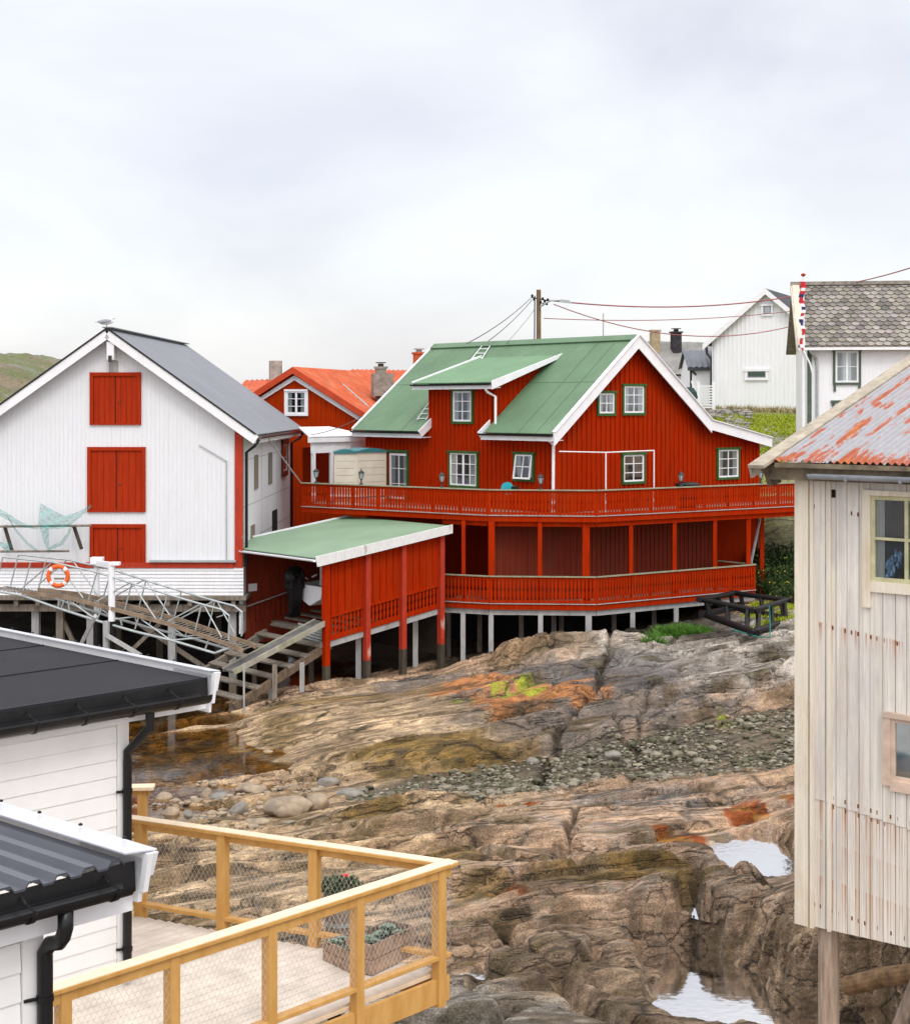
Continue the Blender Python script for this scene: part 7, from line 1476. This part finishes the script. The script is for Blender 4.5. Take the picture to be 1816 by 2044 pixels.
# ================================================================ boulders, gravel, plants
M_bould = mat('shore_boulder', (.40, .31, .21), .8, .15, 3, (1, 1, 1), col2=(.17, .14, .11), dirt=(.42, .33, .22), dirt_amt=.6, dirt_scale=3, dirt_stretch=(1, 1, 1), bump=.7, bscale=9)
M_bouldg = mat('grey_boulder', (.29, .26, .215), .8, .15, 3, (1, 1, 1), col2=(.15, .15, .14), bump=.7, bscale=9)
def rock_mesh(sx, sy, sz, seed, lv=3, facet=.9):
    bm = bmesh.new(); bmesh.ops.create_icosphere(bm, subdivisions=lv, radius=1); rnd = random.Random(seed)
    pl = [(Vector((rnd.gauss(0, 1), rnd.gauss(0, 1), rnd.gauss(0, .8))).normalized(), rnd.uniform(.62, .92)) for _ in range(11)]
    ox = rnd.uniform(0, 50)
    for v in bm.verts:
        p = v.co.copy()
        for n_, d in pl:
            k = p.dot(n_)-d
            if k > 0: p -= n_*k*facet
        f = 1+.07*float(pn(np.array([p.x*2+ox]), np.array([p.y*2+p.z*1.7]))[0]); p *= f; v.co = Vector((p.x*sx, p.y*sy, p.z*sz))
    me = bpy.data.meshes.new('boulder'); bm.to_mesh(me); bm.free()
    for p in me.polygons: p.use_smooth = True
    return me
def boulder(px, py, wpx, hpx, seed, label, mt=None, z=None, yaw=.3):
    q = G(px, py+hpx*.4, .2); z0 = hz(q.x, q.y) if z is None else z; q = G(px, py+hpx*.4, max(z0, -.1)); sx = wpx/2*q.y/F*1.12; szz = hpx/2*q.y/F*1.05
    me = rock_mesh(sx, sx*.75, max(szz, sx*.35), seed); me.materials.append(mt or M_bould); o = bpy.data.objects.new('boulder', me); COL.objects.link(o); o.location = (q.x, q.y+sx*.2, max(z0, -.1)+szz*.45); o.rotation_euler = (0, 0, yaw); tag(o, label, 'boulder', 'loose boulders along the shore'); return o
for i, (px, py, w_, h_, lab, g) in enumerate([
    (575, 1606, 96, 40, 'largest long tan boulder at the edge of the tide pool', 0), (573, 1605+12, 62, 36, 'rounded tan boulder just in front of the largest long one', 0),
    (634, 1598, 52, 40, 'blocky tan boulder right of the rounded one', 0), (478, 1612, 38, 30, 'small smooth grey boulder left of the long tan boulder', 1),
    (326, 1592, 40, 26, 'pinkish boulder just right of the rear railing post', 0), (392, 1602, 32, 30, 'slanting tan stone in the shallows right of the pinkish boulder', 0),
    (412, 1582, 24, 24, 'small upright brown stone behind the slanting tan stone', 0), (437, 1590, 42, 22, 'dark flat stone with a pale top in the shallows', 1),
    (342, 1620, 36, 24, 'low brown boulder in front of the pinkish one', 0), (374, 1624, 20, 18, 'tiny rounded grey stone near the terrace handrail', 1),
    (534, 1502, 26, 12, 'lone pale stone sitting in the dark pool', 0), (500, 1575, 60, 16, 'thin flat slab behind the long tan boulder', 0),
    (700, 1585, 60, 26, 'flat brown slab right of the blocky boulder', 1), (655, 1560, 40, 22, 'narrow upright stone behind the flat brown slab', 1),
    (520, 1640, 40, 16, 'low wet stone close to the terrace handrail', 0), (590, 1645, 56, 18, 'broad low stone just above the terrace handrail', 0),
    (1318, 1392, 10, 8, 'small dark pebble on the smooth grey rock', 1), (1065, 1518, 26, 22, 'pale block in the gravel band', 1), (1222, 1506, 34, 20, 'large pale stone at the top of the gravel band', 1), (1560, 1540, 26, 22, 'orange tinted stone at the right end of the gravel', 0)]): boulder(px, py, w_, h_, i+3, lab, M_bouldg if g else M_bould)
# gravel: many loose stones merged
rnd = random.Random(9); tmpl = []
for k in range(8):
    me = rock_mesh(1, .8, .6, 40+k, 1, .95); tmpl.append(([tuple(v.co) for v in me.vertices], [tuple(p.vertices) for p in me.polygons])); bpy.data.meshes.remove(me)
m = [MB(), MB(), MB()]; cnt = 0
xs_ = np.random.uniform(-3.5, 11.5, 60000); ys_ = np.random.uniform(29, 44, 60000); gm = gravel_mask(xs_, ys_); pk = np.random.rand(60000) < gm*.6*sst(fbm(xs_*.5, ys_*.5, 3), -.9, .0); xs_, ys_ = xs_[pk][:12000], ys_[pk][:12000]; zs_ = height(xs_, ys_)
for x, y, z in zip(xs_, ys_, zs_):
    s_ = .026+.065*rnd.random()**2.5+(.10 if rnd.random() < .03 else 0); t = rnd.uniform(0, 6.28); ca, sa = math.cos(t), math.sin(t); vs, fs = rnd.choice(tmpl); k_ = rnd.uniform(.5, 1.1); mb = m[rnd.choice((0, 0, 1, 2))]
    mb.add([(x+s_*(a_*ca-b_*sa), y+s_*(a_*sa+b_*ca), z+s_*.25+s_*c_*k_) for a_, b_, c_ in vs], fs)
for mb, mt in zip(m, (mat('greenish_stone', (.105, .10, .06), .85, .3, 5, (1, 1, 1)), mat('tan_stone', (.25, .22, .17), .85, .25, 5, (1, 1, 1)), mat('pale_stone', (.24, .215, .16), .85, .25, 5, (1, 1, 1)))):
    o = mb.build('gravel', mt, None, fix=False); o['kind'] = 'stuff'
# pebbles in the shallow pool
m = MB(); xs_ = np.random.uniform(-9, -2, 2600); ys_ = np.random.uniform(29, 36, 2600); zs_ = height(xs_, ys_); cc_ = np.random.rand(2600)
for x, y, z, q in zip(xs_, ys_, zs_, cc_):
    px, py = CX+F*x/y, HY+(HC-z)*F/y
    if 270 < px < 700 and 1560 < py < 1660 and z < .12:
        s_ = .04+.12*q**3; vs, fs = rnd.choice(tmpl); m.add([(x+s_*a_, y+s_*b_, z+s_*.3+s_*c_*.8) for a_, b_, c_ in vs], fs)
if m.v: o = m.build('shore_pebbles', M_bould, None, fix=False); o['kind'] = 'stuff'
# grass tufts
def grass(mb, c, r, h, n_, seed, blade=.02):
    rnd = random.Random(seed)
    for i in range(n_):
        t = rnd.uniform(0, 6.28); rr = r*math.sqrt(rnd.random()); x, y = c[0]+rr*math.cos(t)*1.3, c[1]+rr*math.sin(t)*.7; z = c[2]; hh = h*rnd.uniform(.5, 1.1)*(1-.3*rr/r); lean = Vector((rnd.gauss(0, .4), rnd.gauss(0, .4), 1)).normalized()*hh; s_ = Vector((rnd.uniform(-1, 1), rnd.uniform(-1, 1), 0)).normalized()*blade
        p = Vector((x, y, z-.05)); mid = p+lean*.55; tip = p+lean+Vector((lean.x*.5, lean.y*.5, -.08*hh)); mb.add([p-s_, p+s_, mid+s_*.7, mid-s_*.7, tip], [(0, 1, 2, 3), (3, 2, 4)])
M_grass = mat('bright_shore_grass', (.10, .24, .025), .7, .2, 6, (1, 1, 1), col2=(.05, .13, .015)); M_dgrass = mat('dark_undergrowth', (.05, .09, .02), .8, .2, 6, (1, 1, 1), col2=(.02, .04, .01)); M_lime = mat('lime_hill_grass', (.36, .42, .02), .8, .2, 3, (1, 1, 1), col2=(.22, .29, .015)); M_strawg = mat('straw_grass', (.40, .33, .16), .8, .2, 4, (1, 1, 1))
for px, py, r, h, n_, lab in ((1362, 1262, .70, .62, 2600, 'bright green grass tuft on the rock beside the black pipe cage'), (1302, 1290, .26, .7, 500, 'small green weed clump growing in the rock cleft'), (1308, 1264, .3, .4, 350, 'low green clump at the edge of the lower deck')):
    z = 1.4; p = G(px, py, z); z = hz(p.x, p.y); p = G(px, py, z); z = hz(p.x, p.y); m = MB(); grass(m, (p.x, p.y, z), r, h, n_, int(px)); tag(m.build('grass_tuft', M_grass, None, fix=False), lab, 'grass tuft')
# bushes and flowers right of the lower deck
fol = MB(); flw = MB(); rnd = random.Random(21)
cl = [(1530, 1160, 53.5, .7), (1560, 1140, 54.5, .9), (1585, 1160, 53, .8), (1575, 1190, 51.5, .5), (1540, 1120, 56, .8), (1600, 1120, 55, .9), (1555, 1175, 52.5, .5), (1600, 1195, 51, .5)]
for i, (px, py, Y, r) in enumerate(cl):
    p = P(px, py, Y); leaves(fol, (p.x, p.y, p.z), r*1.1, r, r*.75, 1300, .13, i, .4)
    for k in range(34 if i in (0, 1, 2, 3, 7, 6) else 10): t = rnd.uniform(0, 6.28); q = Vector((p.x+r*rnd.uniform(-1, 1), p.y-r*rnd.uniform(.2, .9), p.z+r*.7*rnd.uniform(-1, .9))); flw.blob(q, .03, .03, .025, k, 5, 4, .2)
bu = fol.build('flowering_undergrowth', M_dgrass, None, fix=False); bu['kind'] = 'stuff'
fo = flw.build('yellow_flower_heads', mat('yellow_petals', (.50, .42, .03), .7, .1, 5), None, fix=False); fo['kind'] = 'stuff'
m = MB(); 
for k in range(60):
    px, py = rnd.uniform(1500, 1598), rnd.uniform(1186, 1225); p = G(px, py, 2.2); z = hz(p.x, p.y); grass(m, (p.x, p.y, z), .3, .22, 60, k)
o = m.build('low_grass', M_lime, None, fix=False); o['kind'] = 'stuff'
# hill grass right behind
m = MB(); m2 = MB(); xs_ = np.random.uniform(6, 18, 16000); ys_ = np.random.uniform(57, 74, 16000); zs_ = height(xs_, ys_); cm = colour(xs_, ys_, zs_)
for x, y, z, c3 in zip(xs_, ys_, zs_, cm):
    if c3[1] > c3[0]*.98 and c3[2] < .14:
        px = CX+F*x/y
        if 1330 < px < 1620: grass(m if rnd.random() < .93 else m2, (x, y, z), .12, .22 if y < 74 else .5, 4, int(x*999), .03)
o = m.build('hillside_grass', M_lime, None, fix=False); o['kind'] = 'stuff'; o = m2.build('hillside_straw', M_strawg, None, fix=False); o['kind'] = 'stuff'
m = MB()
for k in range(500): x = rnd.uniform(12, 20); y = 77.3-(x-14)*.44; grass(m, (x, y-.6+rnd.uniform(-.5, .3), hz(x, y)), .2, .55, 4, k, .02)
o = m.build('tall_straw', M_strawg, None, fix=False); o['kind'] = 'stuff'
# loose stones on the far bank
m = MB()
for k in range(160):
    px = rnd.uniform(1400, 1500); Y = rnd.uniform(68, 79); x = (px-CX)/F*Y; z = hz(x, Y); s_ = rnd.uniform(.08, .28); vs, fs = rnd.choice(tmpl); m.add([(x+s_*a_, Y+s_*b_, z+s_*.3+s_*c_*.8) for a_, b_, c_ in vs], fs)
o = m.build('bank_stones', M_bouldg, None, fix=False); o['kind'] = 'stuff'
# distant hill
def hillz(x, y):
    d = np.sqrt(((x+185)/72)**2+((y-560)/150)**2); h = 30.5*np.exp(-(d**2.6)*.9); h = np.minimum(h, 999)
    h = h+3.0*fbm(x*.02, y*.02, 5)*sst(h, 2, 20)*1.0+1.0*fbm(x*.12, y*.12, 4)*sst(h, 2, 16); return h-1.5
def hillc(x, y, z):
    n = fbm(x*.05, y*.05, 5); n2 = fbm(x*.02+4, y*.09, 5); c = np.zeros(x.shape+(3,)); c[...] = (.165, .155, .085); c = lerp(c, (.22, .18, .11), sst(n, -.2, .4)); c = lerp(c, (.27, .26, .25), sst(n2, .12, .3)*.9); c = lerp(c, (.14, .18, .05), sst(-n, .1, .4)*.6); return c
grid_mesh('hill', np.arange(-330, -60, 1.3), np.arange(380, 760, 2.4), hillz, M_rock, hillc, 'structure')
